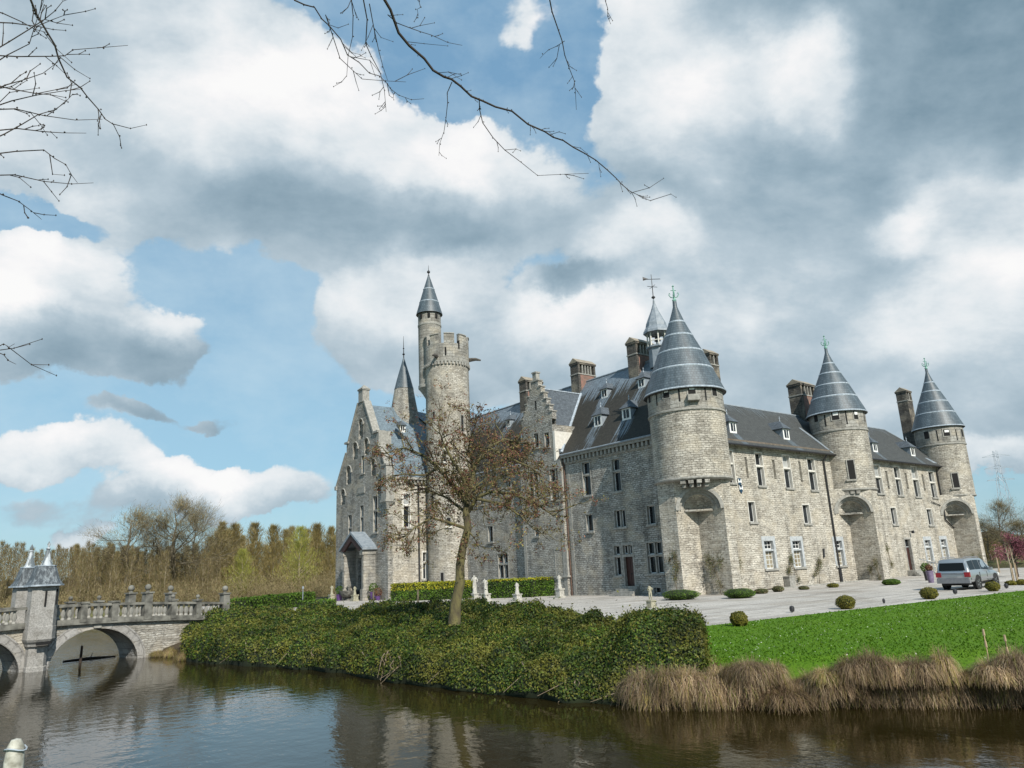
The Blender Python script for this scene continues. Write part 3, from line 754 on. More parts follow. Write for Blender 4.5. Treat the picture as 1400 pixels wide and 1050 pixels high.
# ---- round keep with battlements
KC = (49.44, 75.2); KR = 2.72
def cylhit(c, rr, px_, py_):
    d_ = ray(px_, py_); a = d_[0]**2+d_[1]**2; b = -2*(d_[0]*c[0]+d_[1]*c[1]); cc = c[0]**2+c[1]**2-rr*rr
    t = (-b-math.sqrt(max(b*b-4*a*cc, 0)))/(2*a); return O+d_*t
mb = MB()
mb.rev([(KR*1.04, -.3), (KR*1.02, 6), (KR, 27.85), (KR+.12, 28.0), (KR+.12, 28.15)], (*KC, 0), 56, 0, mats=[0, 0, 1, 1])
mb.rev([(KR+.1, 28.15), (KR+.1, 30.3), (KR-.35, 30.3), (KR-.35, 28.6), (0, 28.6)], (*KC, 0), 56, 2)
keep = cb(mb, 'keep_tower', ['stone_tower', 'trim', 'ashlar'], sharp=30)
mb = MB(); nm = 9; th0 = math.atan2(-KC[1], -KC[0])
for k in range(nm):
    a0 = th0+2*PI*(k-.34)/nm+.12; a1 = th0+2*PI*(k+.34)/nm+.12; pr = [(KR-.35, 30.3), (KR+.1, 30.3), (KR+.1, 31.5), (KR-.35, 31.5)]
    mb.rev(pr[1:3], (*KC, 0), 5, 0, a0=a0, a1=a1); mb.rev([pr[3], pr[0]], (*KC, 0), 5, 0, a0=a0, a1=a1)
    mb.rev([(KR+.18, 31.5), (KR+.18, 31.62), (KR-.4, 31.66), (KR-.4, 31.5), (KR+.18, 31.5)], (*KC, 0), 5, 1, a0=a0, a1=a1)
    for a in (a0, a1):
        mb.face([(KC[0]+r*math.cos(a), KC[1]+r*math.sin(a), z) for r, z in pr], 0)
        mb.face([(KC[0]+r*math.cos(a), KC[1]+r*math.sin(a), z) for r, z in [(KR-.4, 31.5), (KR+.18, 31.5), (KR+.18, 31.62), (KR-.4, 31.66)]], 1)
cb(mb, 'battlement', ['ashlar', 'trim'], keep)
mb = MB()
for k in range(40):
    t = 2*PI*k/40; x, y = math.cos(t), math.sin(t); tx, ty = -y, x
    q = [(KC[0]+x*(KR-.1)-tx*.12, KC[1]+y*(KR-.1)-ty*.12), (KC[0]+x*(KR-.1)+tx*.12, KC[1]+y*(KR-.1)+ty*.12), (KC[0]+x*(KR+.2)+tx*.12, KC[1]+y*(KR+.2)+ty*.12), (KC[0]+x*(KR+.2)-tx*.12, KC[1]+y*(KR+.2)-ty*.12)]
    mb.prism([(*p, 27.6) for p in q], (0, 0, .38))
cb(mb, 'corbels', 'trim', keep)
for (a, z, L_) in ((th0-.45, 28.6, 1.2), (th0+1.45, 28.7, 1.6)):
    mb = MB(); x, y = math.cos(a), math.sin(a); mb.tube([(KC[0]+x*KR, KC[1]+y*KR, z), (KC[0]+x*(KR+L_*.6), KC[1]+y*(KR+L_*.6), z+.05), (KC[0]+x*(KR+L_), KC[1]+y*(KR+L_), z-.12)], [.28, .2, .1], 6); cb(mb, 'gargoyle', 'sooty', keep)
def kwin(px0, px1, py0, py1, sill=True):
    cx_ = (px0+px1)/2; p = cylhit(KC, KR, cx_, (py0+py1)/2); zt = cylhit(KC, KR, cx_, py0)[2]; zb_ = cylhit(KC, KR, cx_, py1)[2]
    w = abs(px1-px0)/1004*85*1.02
    t = math.atan2(p[1]-KC[1], p[0]-KC[0]); x, y = math.cos(t), math.sin(t); tx, ty = -y, x
    def pl(mb, w_, z0, z1, R0, R1, mat):
        q = [(KC[0]+x*R0-tx*w_/2, KC[1]+y*R0-ty*w_/2), (KC[0]+x*R0+tx*w_/2, KC[1]+y*R0+ty*w_/2), (KC[0]+x*R1+tx*w_/2, KC[1]+y*R1+ty*w_/2), (KC[0]+x*R1-tx*w_/2, KC[1]+y*R1-ty*w_/2)]
        mb.prism([(*p_, z0) for p_ in q], (0, 0, z1-z0), mat)
    mb = MB(); pl(mb, w+.24, zb_-.1, zt+.14, KR-.2, KR+.09, 0); pl(mb, w, zb_, zt, KR-.2, KR+.105, 1)
    if sill: pl(mb, w+.35, zb_-.25, zb_-.02, KR-.2, KR+.22, 2); pl(mb, w*.5, zb_+.05, zt-.3, KR-.2, KR+.115, 3)
    cb(mb, 'window', ['trim', 'dark', 'trim_light', 'glass'], keep)
for w in ((629.5, 633.5, 568, 590, True), (590, 594, 674, 694, True), (611, 616, 708, 719, True), (603, 607, 783, 797, False), (592, 595.5, 563, 571, False), (606.5, 610, 617, 631, True)): kwin(*w)
mb = MB()
a_, b_ = 0, 0
for (px_, py_) in ((609, 480), (627, 471)):
    p = cylhit(KC, KR+.1, px_, py_); mb.box(p[0]-.08, p[0]+.08, p[1]-.1, p[1]+.2, p[2]-.5, p[2]+.5)
cb(mb, 'arrow_slits', 'dark', keep)
# stair turret hung on the keep
TC = (48.25, 77.25); TR = 1.47
mb = MB(); mb.rev([(.2, 23.2), (.55, 23.9), (1.0, 24.7), (1.45, 25.3), (1.56, 25.4), (1.56, 25.75), (TR, 25.85), (TR, 33.6), (TR+.06, 33.65), (TR+.06, 33.85), (TR, 33.9), (TR, 35.5)], (*TC, 0), 36, 0, mats=[1]*6+[0, 1, 1, 1, 0])
tur = cb(mb, 'stair_turret', ['ashlar', 'trim'])
mb = MB(); pr = [(1.72, 35.3), (1.7, 35.42), (1.25, 37.0), (.85, 38.4), (.42, 39.8), (.08, 40.9)]
mb.rev([(1.3, 35.25), (1.72, 35.3)], (*TC, 0), 36, 1); mb.rev(pr, (*TC, 0), 36, 0); cb(mb, 'cone_roof', ['cone', 'iron'], tur, sharp=25)
mb = MB()
for a, z in ((1.25, 37.0), (.72, 38.85)): mb.rev([(a+.03, z-.08), (a+.05, z), (a-.02, z+.08)], (*TC, 0), 36)
cb(mb, 'lead_bands', 'lead', tur)
mb = MB(); mb.tube([(*TC, 40.6), (*TC, 42.3)], [.07, .02], 5); mb.rev([(0, 0), (.2, .15), (.22, .3), (.05, .5)], (*TC, 41.1), 8); mb.rev([(0, 0), (.13, .1), (0, .2)], (*TC, 40.8), 8); cb(mb, 'finial', 'iron', tur)
mb = MB()
tt = math.atan2(-TC[1], -TC[0])
for a in (-.75, -.05, .62):
    x, y = math.cos(tt+a), math.sin(tt+a); mb.box(TC[0]+x*TR-.14, TC[0]+x*TR+.14, TC[1]+y*TR-.12, TC[1]+y*TR+.12, 34.5, 35.15)
cb(mb, 'window', 'dark', tur)
# small spire behind the gate house
SC = (47.9, 83.9+.0); sc = atD(552.5, 550, 97); SC = (sc[0], sc[1])
mb = MB(); mb.rev([(1.95, 18), (1.95, 23.0), (1.25, 26.9)], (*SC, 0), 24, 0); mb.rev([(1.3, 26.85), (.9, 28.4), (.35, 30.3), (.08, 31.3)], (*SC, 0), 24, 1)
sp_ = cb(mb, 'stone_spire', ['stone_dark', 'cone'], sharp=25)
mb = MB(); mb.tube([(*SC, 31), (*SC, 34.4)], [.09, .02], 5); mb.rev([(0, 0), (.2, .2), (.0, .45)], (*SC, 31.6), 8); mb.rev([(0, 0), (.13, .12), (0, .3)], (*SC, 32.5), 8); cb(mb, 'finial', 'iron', sp_)
# ---- gate house block
GX, GY0, GY1 = 41.9, 77.0, 90.9; GM = 83.9
wG = [((476, 481, 704, 751), 1, .62), ((492.5, 497.3, 691, 731), 1, .6), ((510, 516, 678, 728), 1, .6), ((476, 481, 774, 799), 1, None), ((494.3, 498.2, 623, 647), 1, None)]
rG = [FG.rect(*w[0]) for w in wG]
archpx = [(491, 496, 573, 600), (483, 489, 605, 628), (498.5, 504, 599, 622), (474, 480, 637, 662), (508, 513.5, 627, 650), (466.5, 472, 669, 690), (516.5, 521.5, 655, 675)]
outl = [(GY0, -.3), (GY0, 15.2), (GY0+.55, 15.2), (GY0+1.6, 17.2), (GY0+2.6, 18.4), (GY0+2.6, 19.7), (GY0+3.5, 19.7), (GM-.75, 24.4), (GM+.75, 24.4), (GY1-3.5, 19.7), (GY1-2.9, 19.7), (GY1-2.9, 18.4), (GY1, 14.2), (GY1, -.3)]
mb = MB()
mb.prism([(GX, y, z) for y, z in outl], (.7, 0, 0))
# prism uv fix comes from dominant axis projection
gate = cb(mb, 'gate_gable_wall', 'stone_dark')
cut = MB()
for r in rG: cut.box(GX-.3, GX+.38, r[0], r[1], r[2], r[3])
AN = []
for a in archpx:
    r = FG.rect(*a); r = [r[0]-.02, r[1]+.12, r[2], r[3]]; AN.append(r); cy_ = (r[0]+r[1])/2; R_ = (r[1]-r[0])/2; zt = r[3]-R_
    pts = [(GX-.3, r[0], r[2]), (GX-.3, r[1], r[2])]+[(GX-.3, cy_+R_*math.cos(PI*k/8), zt+R_*math.sin(PI*k/8)) for k in range(9)]
    cut.prism(pts, (.62, 0, 0))
pr_ = FG.rect(489.5, 513, 762, 818); door_g = [pr_[0], pr_[1], 0, pr_[3]]
cut.box(GX-.3, GX+.6, door_g[0], door_g[1], -.2, door_g[3])
def boolcut(o, cutmb):
    c = cutmb.build('cutter', 'stone_dark', None, (0, 0, 0)); c.location = [-q for q in (0, 0, 0)]
    # cutter in world coordinates, target parented to castle
    bm_ = bmesh.new(); bm_.from_mesh(c.data); bmesh.ops.remove_doubles(bm_, verts=bm_.verts, dist=1e-4); bmesh.ops.recalc_face_normals(bm_, faces=bm_.faces); bm_.to_mesh(c.data); bm_.free()
    bm_ = bmesh.new(); bm_.from_mesh(o.data); bmesh.ops.remove_doubles(bm_, verts=bm_.verts, dist=1e-4); bmesh.ops.recalc_face_normals(bm_, faces=bm_.faces); bm_.to_mesh(o.data); bm_.free()
    bpy.context.view_layer.update()
    m = o.modifiers.new('b', 'BOOLEAN'); m.operation = 'DIFFERENCE'; m.object = c; m.solver = 'EXACT'; m.use_self = True
    dg = bpy.context.evaluated_depsgraph_get(); me = bpy.data.meshes.new_from_object(o.evaluated_get(dg)); o.modifiers.clear(); old = o.data; o.data = me; me.name = old.name
    me.polygons.foreach_set('use_smooth', np.zeros(len(me.polygons), dtype=bool)); me.update()
    bpy.data.objects.remove(c)
boolcut(gate, cut)
for r, w in zip(rG, wG): window(FG, r, 1, w[2], 'dark', tw=.12)
for r in AN:
    mb = MB()
    cy_ = (r[0]+r[1])/2; R_ = (r[1]-r[0])/2; zt = r[3]-R_
    mb.tube([(GX, cy_+(R_+.06)*math.cos(PI*k/8), zt+(R_+.06)*math.sin(PI*k/8)) for k in range(9)], .09, 4)
    FG.box(mb, r[0]-.32, r[0]+.02, zt-.25, zt+.12, -.02, .18)
    cb(mb, 'arch_moulding', 'trim', gate)

mb = MB()
for r in (AN[0], AN[3], AN[4]): FG.box(mb, (r[0]+r[1])/2-.22, (r[0]+r[1])/2+.22, r[2]+.3, r[3]-.5, -.315, -.28)
cb(mb, 'narrow_windows', 'glass', gate)
mb = MB(); r = FG.rect(489, 499, 666, 675); FG.box(mb, r[0], r[1], r[2], r[3], 0, .07); FG.box(mb, r[0]+.12, r[1]-.12, r[2]+.12, r[3]-.12, .07, .09); cb(mb, 'stone_plaque', 'trim', gate)
# coping of the gable
mb = MB()
def cop(y0, z0, y1, z1):
    n = Vector((0, -(z1-z0), y1-y0)).normalized()*.22
    if n.z < 0: n = -n
    mb.prism([(GX-.12, y0, z0), (GX-.12, y1, z1), (GX-.12, y1+n.y, z1+n.z), (GX-.12, y0+n.y, z0+n.z)], (1.0, 0, 0))
cop(GY0+.55, 15.2, GY0+1.6, 17.2); cop(GY0+1.6, 17.2, GY0+2.6, 18.4); cop(GY0+3.5, 19.7, GM-.75, 24.4); cop(GM+.75, 24.4, GY1-3.5, 19.7); cop(GY1-2.9, 18.4, GY1, 14.2)
for (y0, y1, z0, z1) in ((GY0+2.2, GY0+3.6, 19.7, 19.95), (GY1-3.6, GY1-2.5, 19.6, 19.85), (GY1-.15, GY1+.3, 13.9, 14.4)): mb.box(GX-.18, GX+.9, y0, y1, z0, z1)
mb.box(GX-.02, GX+1.7, GY0+2.15, GY0+2.95, 18.2, 19.9)
cb(mb, 'gable_coping', 'trim', gate)
mb = MB(); mb.box(GX-.1, GX+.85, GM-.6, GM+.6, 24.4, 26.0); mb.box(GX-.2, GX+.95, GM-.7, GM+.7, 25.95, 26.1)
for s_ in (0,): 
    a = [(GX-.24, GM-.74, 26.1), (GX+.99, GM-.74, 26.1), (GX+.99, GM+.74, 26.1), (GX-.24, GM+.74, 26.1)]; t_ = (GX+.38, GM, 26.75)
    for k in range(4): mb.face([a[k], a[(k+1) % 4], t_])
cb(mb, 'gable_pinnacle', 'trim', gate)
# corner pier on a corbel
mb = MB(); mb.box(GX-.35, GX+.75, GY0-.28, GY0+.9, 11.1, 15.3); mb.box(GX-.45, GX+.85, GY0-.4, GY0+1.0, 15.3, 15.5)
for k in range(4): mb.box(GX-.35+.06*k, GX+.65-.15*k, GY0-.28+.06*k, GY0+.9-.15*k, 11.1-.22*(k+1), 11.1-.22*k)
mb.box(GX-.5, GX+.85, GY0-.42, GY0+1.0, 11.05, 11.3)
cb(mb, 'corner_pinnacle_base', 'trim', gate)
# side wall of gate house (sunlit)
rS = [FS.rect(551.5, 560.5, 675.5, 721), FS.rect(578, 583.5, 755, 792)]
mb = MB(); FS.wall(mb, GX+.7, 49.6, -.3, 13.75, rS)
cb(mb, 'gate_side_wall', 'stone')
mb = MB(); mb.face([(GX+.02, GY1-.02, -.3), (50, GY1-.02, -.3), (50, GY1-.02, 14), (GX+.02, GY1-.02, 14)]); cb(mb, 'gate_north_wall', 'stone')
window(FS, rS[0], 1, .66, 'blind', trim='trim_light'); window(FS, rS[1], 1, .62, 'dark', trim='trim_light')
mb = MB(); FS.box(mb, GX+.76, 47.3, 13.72, 14.0, -.2, .4); FS.box(mb, GX+.76, 47.3, 13.1, 13.22, 0, .1)
k = GX+.9
while k < 47.2: FS.box(mb, k, k+.22, 13.22, 13.7, 0, .28); k += .5
cb(mb, 'side_cornice', 'trim'); mb = MB()
FS.box(mb, 42.4, 42.5, .4, 6.0, 0, .05); FS.box(mb, 45.0, 45.1, .4, 6.0, 0, .05); FS.box(mb, 42.4, 45.1, 6.0, 6.1, 0, .05)
cb(mb, 'blind_panel_edge', 'ashlar')
gz = 13.95; GRZ = 24.15; tG = (GRZ-gz)/(GM-76.6)
xr = RX-.1
def washG(w): return .9+.25*max(0, (w.z-20)/4)
roofpart('gate_roof', [[(GX+.6, 76.6, gz), (53.5, 76.6, gz), (56.3, GM, GRZ-2), (RX, GM, 23.2), (48.6, GM, GRZ), (GX+.6, GM, GRZ)]], 'slateG', washG)
roofpart('gate_roof', [[(GX+.6, GM, GRZ), (58, GM, GRZ-.9), (58, GY1+.4, gz), (GX+.6, GY1+.4, gz)]], 'slateG', washG, step=2)
roofpart('ridge_extension', [[(48.6, 84.0, GRZ), (49.5, 96, zc), (RX, 96, RZ+.6), (58.0, 79, RZ+.2), (RX-3, 78.6, 18)]], 'slateA', None, step=1.5)
dormer(np.array(ony(550.5, 590, 79.5)), .8, 'B'); 
# porch
mb = MB(); py0, py1 = 79.6, 86.0; pm = (py0+py1)/2; px0 = GX-1.9
ptop, pe = 7.7, 5.75
mb.prism([(px0, py0, pe), (px0, py0, pe+.3), (px0, pm, ptop+.3), (px0, py1, pe+.3), (px0, py1, pe), (px0, pm, ptop)], (1.95, 0, 0), 0)
porch = cb(mb, 'porch_roof', 'leaddark')
mb = MB()
mb.prism([(px0+.1, py0+.5, pe+.1), (px0+.1, pm, ptop-.15), (px0+.1, py1-.5, pe+.1), (px0+.1, py1-1.1, pe-.1), (px0+.1, pm, 6.9), (px0+.1, py0+1.1, pe-.1)], (.25, 0, 0), 0)
cb(mb, 'bargeboard', 'wood', porch)
for y in (py0+.35, py1-.95):
    mb = MB(); mb.box(px0+.2, GX, y, y+.6, -.1, 1.3); mb.box(px0+.35, GX, y+.08, y+.52, 1.3, 5.2); mb.box(px0+.15, GX, y-.05, y+.65, 5.2, 5.8)
    cb(mb, 'porch_pier', 'ashlar', porch)
mb = MB(); FG.box(mb, door_g[0], door_g[1], 0, door_g[3], -.5, -.42)
w = door_g[1]-door_g[0]
for k in range(6): FG.box(mb, door_g[0]+w*k/6+.03, door_g[0]+w*(k+.84)/6, .1, door_g[3]-.1, -.43, -.39)
FG.box(mb, door_g[0], door_g[1], 2.9, 3.1, -.4, -.36)
cb(mb, 'gate_door', 'bluedoor')
mb = MB(); FG.box(mb, door_g[0]+.1, door_g[0]+w*.27, .1, 3.9, -.37, -.33); cb(mb, 'open_leaf_gap', 'dark')
# drainpipes
def pipe(pts, r=.075, mat='iron', br=True):
    mb = MB(); mb.tube(pts, r, 6)
    if br:
        z = pts[-1][2]+2
        while z < pts[0][2]-1: 
            p = min(pts, key=lambda q: abs(q[2]-z)); z += 2.5
    cb(mb, 'drainpipe', mat)
def fp(F, px_, py_, d=.12):
    a, z = F.px(px_, py_); return F.P(a, z, d)
t_ = fp(FB, 1123.5, 632); b_ = fp(FB, 1150.5, 799); xm = (t_[0]+b_[0])/2
pipe([(xm, YB-.6, 12.6), (xm, YB-.13, 12.0), (xm, YB-.13, 0)], .09)
a1, z1 = FB.px(1291.5, 711); a2, z2 = FB.px(1305, 724); 
pipe([(a1, YB-.6, 12.6), (a1, YB-.13, 12.0), (a1, YB-.13, z1), (a2, YB-.13, z2), (a2, YB-.13, 0)], .09)
pipe([fp(FB, 1272, 686), fp(FB, 1287, 692)], .05)
pipe([(49.68, 54.7, 13.3), (49.68, 54.68, 0)], .08, simple('rusty_pipe', (.06, .035, .025), (.11, .06, .04), 6, .7)); pipe([(49.68, 61.42, 13.3), (49.68, 61.42, 0)], .08)
a, z = FS.px(571.5, 700); pipe([(a, 76.75, 13.7), (a, 76.86, 13.2), (a, 76.86, 0)], .1)
pipe([fp(FB, 1124.5, 750), fp(FB, 1125.5, 762)], .09)
# quoin strips
mb = MB()
FA.box(mb, 54.1, 54.52, 0, 13.2, 0, .03); FY.box(mb, 54.82, 55.3, 0, 13.3, 0, .03); FY.box(mb, 60.85, 61.28, 0, 13.3, 0, .03)
cb(mb, 'quoins', 'trim')
# ================================================================ SETTING
WZ = -0.8
def groundmat(name, c1, c2, scale, c3=None, s3=.3, rough=.95, bs=.4, bd=.03, fine=40, tracks=False):
    m, t, b = newmat(name); v = t.coord('Object')
    n = t.noise(v, scale, 6, .65); f = t.noise(v, fine, 3, .7)
    col = t.ramp(n, [(.3, c1), (.7, c2)])
    if c3: col = t.mix(t.ramp(t.noise(v, s3, 4), [(.48, 0), (.68, .7)]), col, c3)
    if tracks:
        mpt = t.node('ShaderNodeMapping', {'Scale': (.05, .9, 1), 'Rotation': (0, 0, .06)}); t.l.new(v, mpt.inputs[0]); col = t.mix(1.0, col, t.ramp(t.noise(mpt.outputs[0], 1.6, 5, .7), [(.38, .7), (.5, 1.0), (.66, 1.12)]), 'MULTIPLY')
    col = t.mix(1.0, col, t.ramp(f, [(.25, .55), (.75, 1.35)]), 'MULTIPLY')
    t.l.new(col, b.inputs['Base Color']); b.inputs['Roughness'].default_value = rough; bump(t, b, f, bs, bd); b.inputs['Specular IOR Level'].default_value = .2
    return m
MT['lawn'] = groundmat('mown_grass', (.055, .13, .004), (.08, .172, .006), 1.2, (.085, .15, .01), .25, fine=22, bs=.6)
MT['gravel'] = groundmat('pale_gravel', (.36, .335, .30), (.5, .475, .44), .8, (.27, .24, .2), .22, fine=9, bs=.8, bd=.05, tracks=True)
MT['earth'] = groundmat('dark_bank_earth', (.045, .035, .022), (.09, .07, .045), 1.5, fine=18)
MT['farland'] = groundmat('far_meadow', (.09, .085, .04), (.12, .12, .05), .05, fine=1)
def sheet(name, pts, z, mat, kind='structure', parent=None):
    mb = MB(); mb.face([(p[0], p[1], z) for p in pts], 0, [(p[0], p[1]) for p in pts]); o = mb.build(name, mat, parent); 
    return tag(o, kind=kind)
SHORE = [(13.9, 44.6), (9.3, 43.2), (10.4, 39.2), (11.3, 34), (12.1, 30.5), (12.6, 24), (13.4, 17.8), (15.3, 12.6), (20.4, 7.4), (30, 1.8), (45, -4), (80, -9), (110, -10), (113, 10), (112, 30), (110, 60), (104, 110), (30, 112), (24, 100), (19, 70), (14, 50)]
mb = MB()
cxs, cys = 50, 45
def inset(d): return [(x-(x-cxs)/math.hypot(x-cxs, y-cys)*d, y-(y-cys)/math.hypot(x-cxs, y-cys)*d) for x, y in SHORE]
hi_, mid_, low = inset(2.6), inset(1.1), inset(.25)
mb.face([(x, y, 0) for x, y in hi_], 0, [(x, y) for x, y in hi_])
for i in range(len(SHORE)):
    j = (i+1) % len(SHORE); mb.face([(*hi_[i], 0), (*mid_[i], -.45), (*mid_[j], -.45), (*hi_[j], 0)]); mb.face([(*mid_[i], -.45), (*low[i], -1.6), (*low[j], -1.6), (*mid_[j], -.45)])
tag(mb.build('island_ground', 'earth'), kind='structure')
GE0, GE1 = (26.2, 20.75), (53.4, 17.75)
lawn = hi_[7:13]+[(105, 13.6), (78, 15.3), GE1, GE0, (24.5, 20.2), (20.2, 16.4)]
mb = MB()
for i in range(7, 12): mb.face([(*hi_[i], .03), (*mid_[i], -.42), (*mid_[i+1], -.42), (*hi_[i+1], .03)], 0)
tag(mb.build('lawn_slope', 'lawn'), kind='structure')
sheet('lawn', lawn, .03, 'lawn')
gr = [GE0, GE1, (78, 15.3), (109, 13.6), (109, 39), (52, 39.4), (49.9, 52), (49.9, 70), (42, 77), (38.5, 95), (28, 100), (24, 84), (22, 66), (19, 52), (17, 46), (21, 35), (21.8, 26), (21.5, 19.5), (24, 20.5)]
sheet('gravel_court', gr, .015, 'gravel')
# water
m, t, b = newmat('moat_water'); MT['water'] = m
v = t.coord('Object'); mp = t.node('ShaderNodeMapping', {'Scale': (1, 1, 1), 'Rotation': (0, 0, .6)}); t.l.new(v, mp.inputs[0])
mp2 = t.node('ShaderNodeMapping', {'Scale': (1.0, .38, 1), 'Rotation': (0, 0, -.55)}); t.l.new(v, mp2.inputs[0])
n1 = t.noise(mp2.outputs[0], 8.5, 3, .55, .4); n2 = t.noise(v, 2.2, 3, .5); calm = t.ramp(t.noise(v, .1, 2), [(.38, .15), (.62, 1)])
h = t.math('ADD', t.math('MULTIPLY', t.math('MULTIPLY', n1, calm), .5), t.math('MULTIPLY', n2, .55))
sy_ = t.node('ShaderNodeSeparateXYZ', {0: v}).outputs[1]
open_ = t.node('ShaderNodeMapRange', {'Value': sy_, 'From Min': 41.0, 'From Max': 52.0, 'To Min': 1.0, 'To Max': 5.0}).outputs[0]
h = t.math('MULTIPLY', h, open_)
bump(t, b, h, .36, .05)
b.inputs['Base Color'].default_value = (.018, .0135, .004, 1); b.inputs['Roughness'].default_value = .04; b.inputs['IOR'].default_value = 1.333
b.inputs['Specular IOR Level'].default_value = .5
S = 3000; mb = MB(); mb.face([(-S, -S, WZ), (S, -S, WZ), (S, S, WZ), (-S, S, WZ)]); tag(mb.build('water', 'water'), kind='structure')
# far mainland, a ring beyond the lake, and the near bank under the viewer
def Rfar(az):
    tab = [(-60, 30), (-30, 60), (-10, 105), (10, 118), (30, 125), (50, 170), (70, 185), (95, 185), (120, 160), (150, 60)]
    for (a, r), (a2, r2) in zip(tab[:-1], tab[1:]):
        if a <= az <= a2: return r+(r2-r)*(az-a)/(a2-a)
mb = MB()
azs = list(range(-60, 151, 5))
P_ = lambda a, r, z: (r*math.sin(math.radians(a)), r*math.cos(math.radians(a)), z)
for a, a2 in zip(azs[:-1], azs[1:]):
    mb.face([P_(a, Rfar(a), -1.2), P_(a, Rfar(a)+2, -.3), P_(a2, Rfar(a2)+2, -.3), P_(a2, Rfar(a2), -1.2)][::-1]); mb.face([P_(a, Rfar(a)+2, -.3), P_(a, 4000, -.3), P_(a2, 4000, -.3), P_(a2, Rfar(a2)+2, -.3)][::-1])
tag(mb.build('far_shore', 'farland'), kind='structure')
fw = Vector((math.sin(math.radians(38.5)), math.cos(math.radians(38.5)), 0)); sdv = Vector((fw.y, -fw.x, 0))
mb = MB()
q = lambda f_, s_, z: tuple(fw*f_+sdv*s_+Vector((0, 0, z)))
xs = [-900, -60, -20, -8, -3, 3, 8, 20, 60, 900]
for a, a2 in zip(xs[:-1], xs[1:]):
    mb.face([q(2.6, a, 1.1), q(2.6, a2, 1.1), q(5.2, a2, -1.2), q(5.2, a, -1.2)][::-1]); mb.face([q(-900, a, 1.1), q(-900, a2, 1.1), q(2.6, a2, 1.1), q(2.6, a, 1.1)][::-1])
tag(mb.build('near_bank', 'lawn'), kind='structure')
# ---------------------------------------------------------------- foliage materials
def leafmat(name, cols, trans=.25, rough=.55, orand=False, var=1.0, patchy=False):
    m, t, b = newmat(name)
    g = t.n.new('ShaderNodeNewGeometry').outputs['Random Per Island']
    n = len(cols); st = [((i+.0)/n, c) for i, c in enumerate(cols)]
    col = t.ramp(g, st, 'CONSTANT')
    v = t.coord('Object'); big = t.noise(v, .45, 3)
    if patchy: col = t.mix(t.math('MULTIPLY', t.ramp(t.noise(v, .8, 4, .6), [(.48, 0), (.62, 1)]), .55), col, (.17, .15, .03))
    if orand: col = t.mix(1.0, col, t.ramp(t.n.new('ShaderNodeObjectInfo').outputs['Random'], [(0, (.5, .46, .4)), (.5, (.9, .88, .85)), (1, (1.25, 1.2, 1.1))]), 'MULTIPLY')
    col = t.mix(1.0, col, t.ramp(big, [(.3, 1-.45*var), (.7, 1+.5*var)]), 'MULTIPLY')
    t.l.new(col, b.inputs['Base Color']); b.inputs['Roughness'].default_value = rough; b.inputs['Specular IOR Level'].default_value = .22
    tr = t.node('ShaderNodeBsdfTranslucent'); t.l.new(col, tr.inputs[0])
    mx = t.node('ShaderNodeMixShader', {0: trans}); t.l.new(b.outputs[0], mx.inputs[1]); t.l.new(tr.outputs[0], mx.inputs[2])
    t.l.new(mx.outputs[0], t.n['Material Output'].inputs[0]); return m
MT['leaf_bank'] = leafmat('dark_evergreen_leaf', [(.15,.15,.025), (.03, .06, .009), (.048, .09, .011), (.065, .11, .013), (.085, .125, .016), (.038, .068, .011), (.105, .105, .022), (.06, .09, .025), (.026, .048, .009)], patchy=True)
MT['leaf_box'] = leafmat('box_hedge_leaf', [(.05, .10, .013), (.075, .14, .016), (.10, .16, .02), (.055, .11, .013)])
MT['leaf_gold'] = leafmat('golden_hedge_leaf', [(.28, .28, .02), (.36, .32, .025), (.17, .2, .02), (.22, .24, .02)])
MT['leaf_ball'] = leafmat('olive_box_leaf', [(.14, .135, .02), (.18, .165, .025), (.11, .115, .02), (.22, .19, .035)])
MT['leaf_dead'] = leafmat('dry_climber_leaf', [(.12, .11, .045), (.1, .12, .04), (.16, .13, .07), (.07, .08, .03)])
MT['leaf_bud'] = leafmat('russet_bud', [(.16, .07, .05), (.12, .05, .04), (.2, .09, .055), (.18, .11, .06), (.15, .12, .05), (.09, .042, .035)], .15)
MT['leaf_green'] = leafmat('olive_catkin', [(.19, .17, .055), (.15, .14, .045), (.23, .19, .08), (.13, .12, .04)], .2)
MT['reed'] = leafmat('dry_sedge_blade', [(.36, .26, .17), (.46, .35, .235), (.27, .195, .125), (.56, .45, .31), (.35, .26, .18), (.17, .12, .08)], .35, .7, True)
MT['reedg'] = leafmat('greenish_sedge_blade', [(.27, .26, .07), (.2, .23, .05), (.34, .28, .1), (.42, .32, .14)], .35, .7, True)
MT['bark'] = simple('mossy_bark', (.075, .06, .04), (.15, .13, .085), 6, .95, .8, .03, mscale=(1, 1, .35))
MT['bark_green'] = simple('lichen_bark', (.06, .048, .03), (.13, .115, .045), 5, .95, 1.0, .06, mscale=(1, 1, .4))
MT['twig'] = simple('dark_twig', (.028, .02, .016), (.05, .036, .028), 4, .9)
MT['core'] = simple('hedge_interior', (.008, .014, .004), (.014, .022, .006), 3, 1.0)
MT['pink'] = leafmat('pink_blossom', [(.34, .12, .16), (.27, .085, .12), (.42, .18, .22), (.17, .06, .07)], .3)
MT['statue'] = simple('weathered_white_stone', (.27, .265, .235), (.48, .465, .42), 6, .85, .2, .02)
MT['statue_old'] = simple('lichen_stone_statue', (.2, .19, .13), (.38, .36, .27), 7, .9, .3, .02)
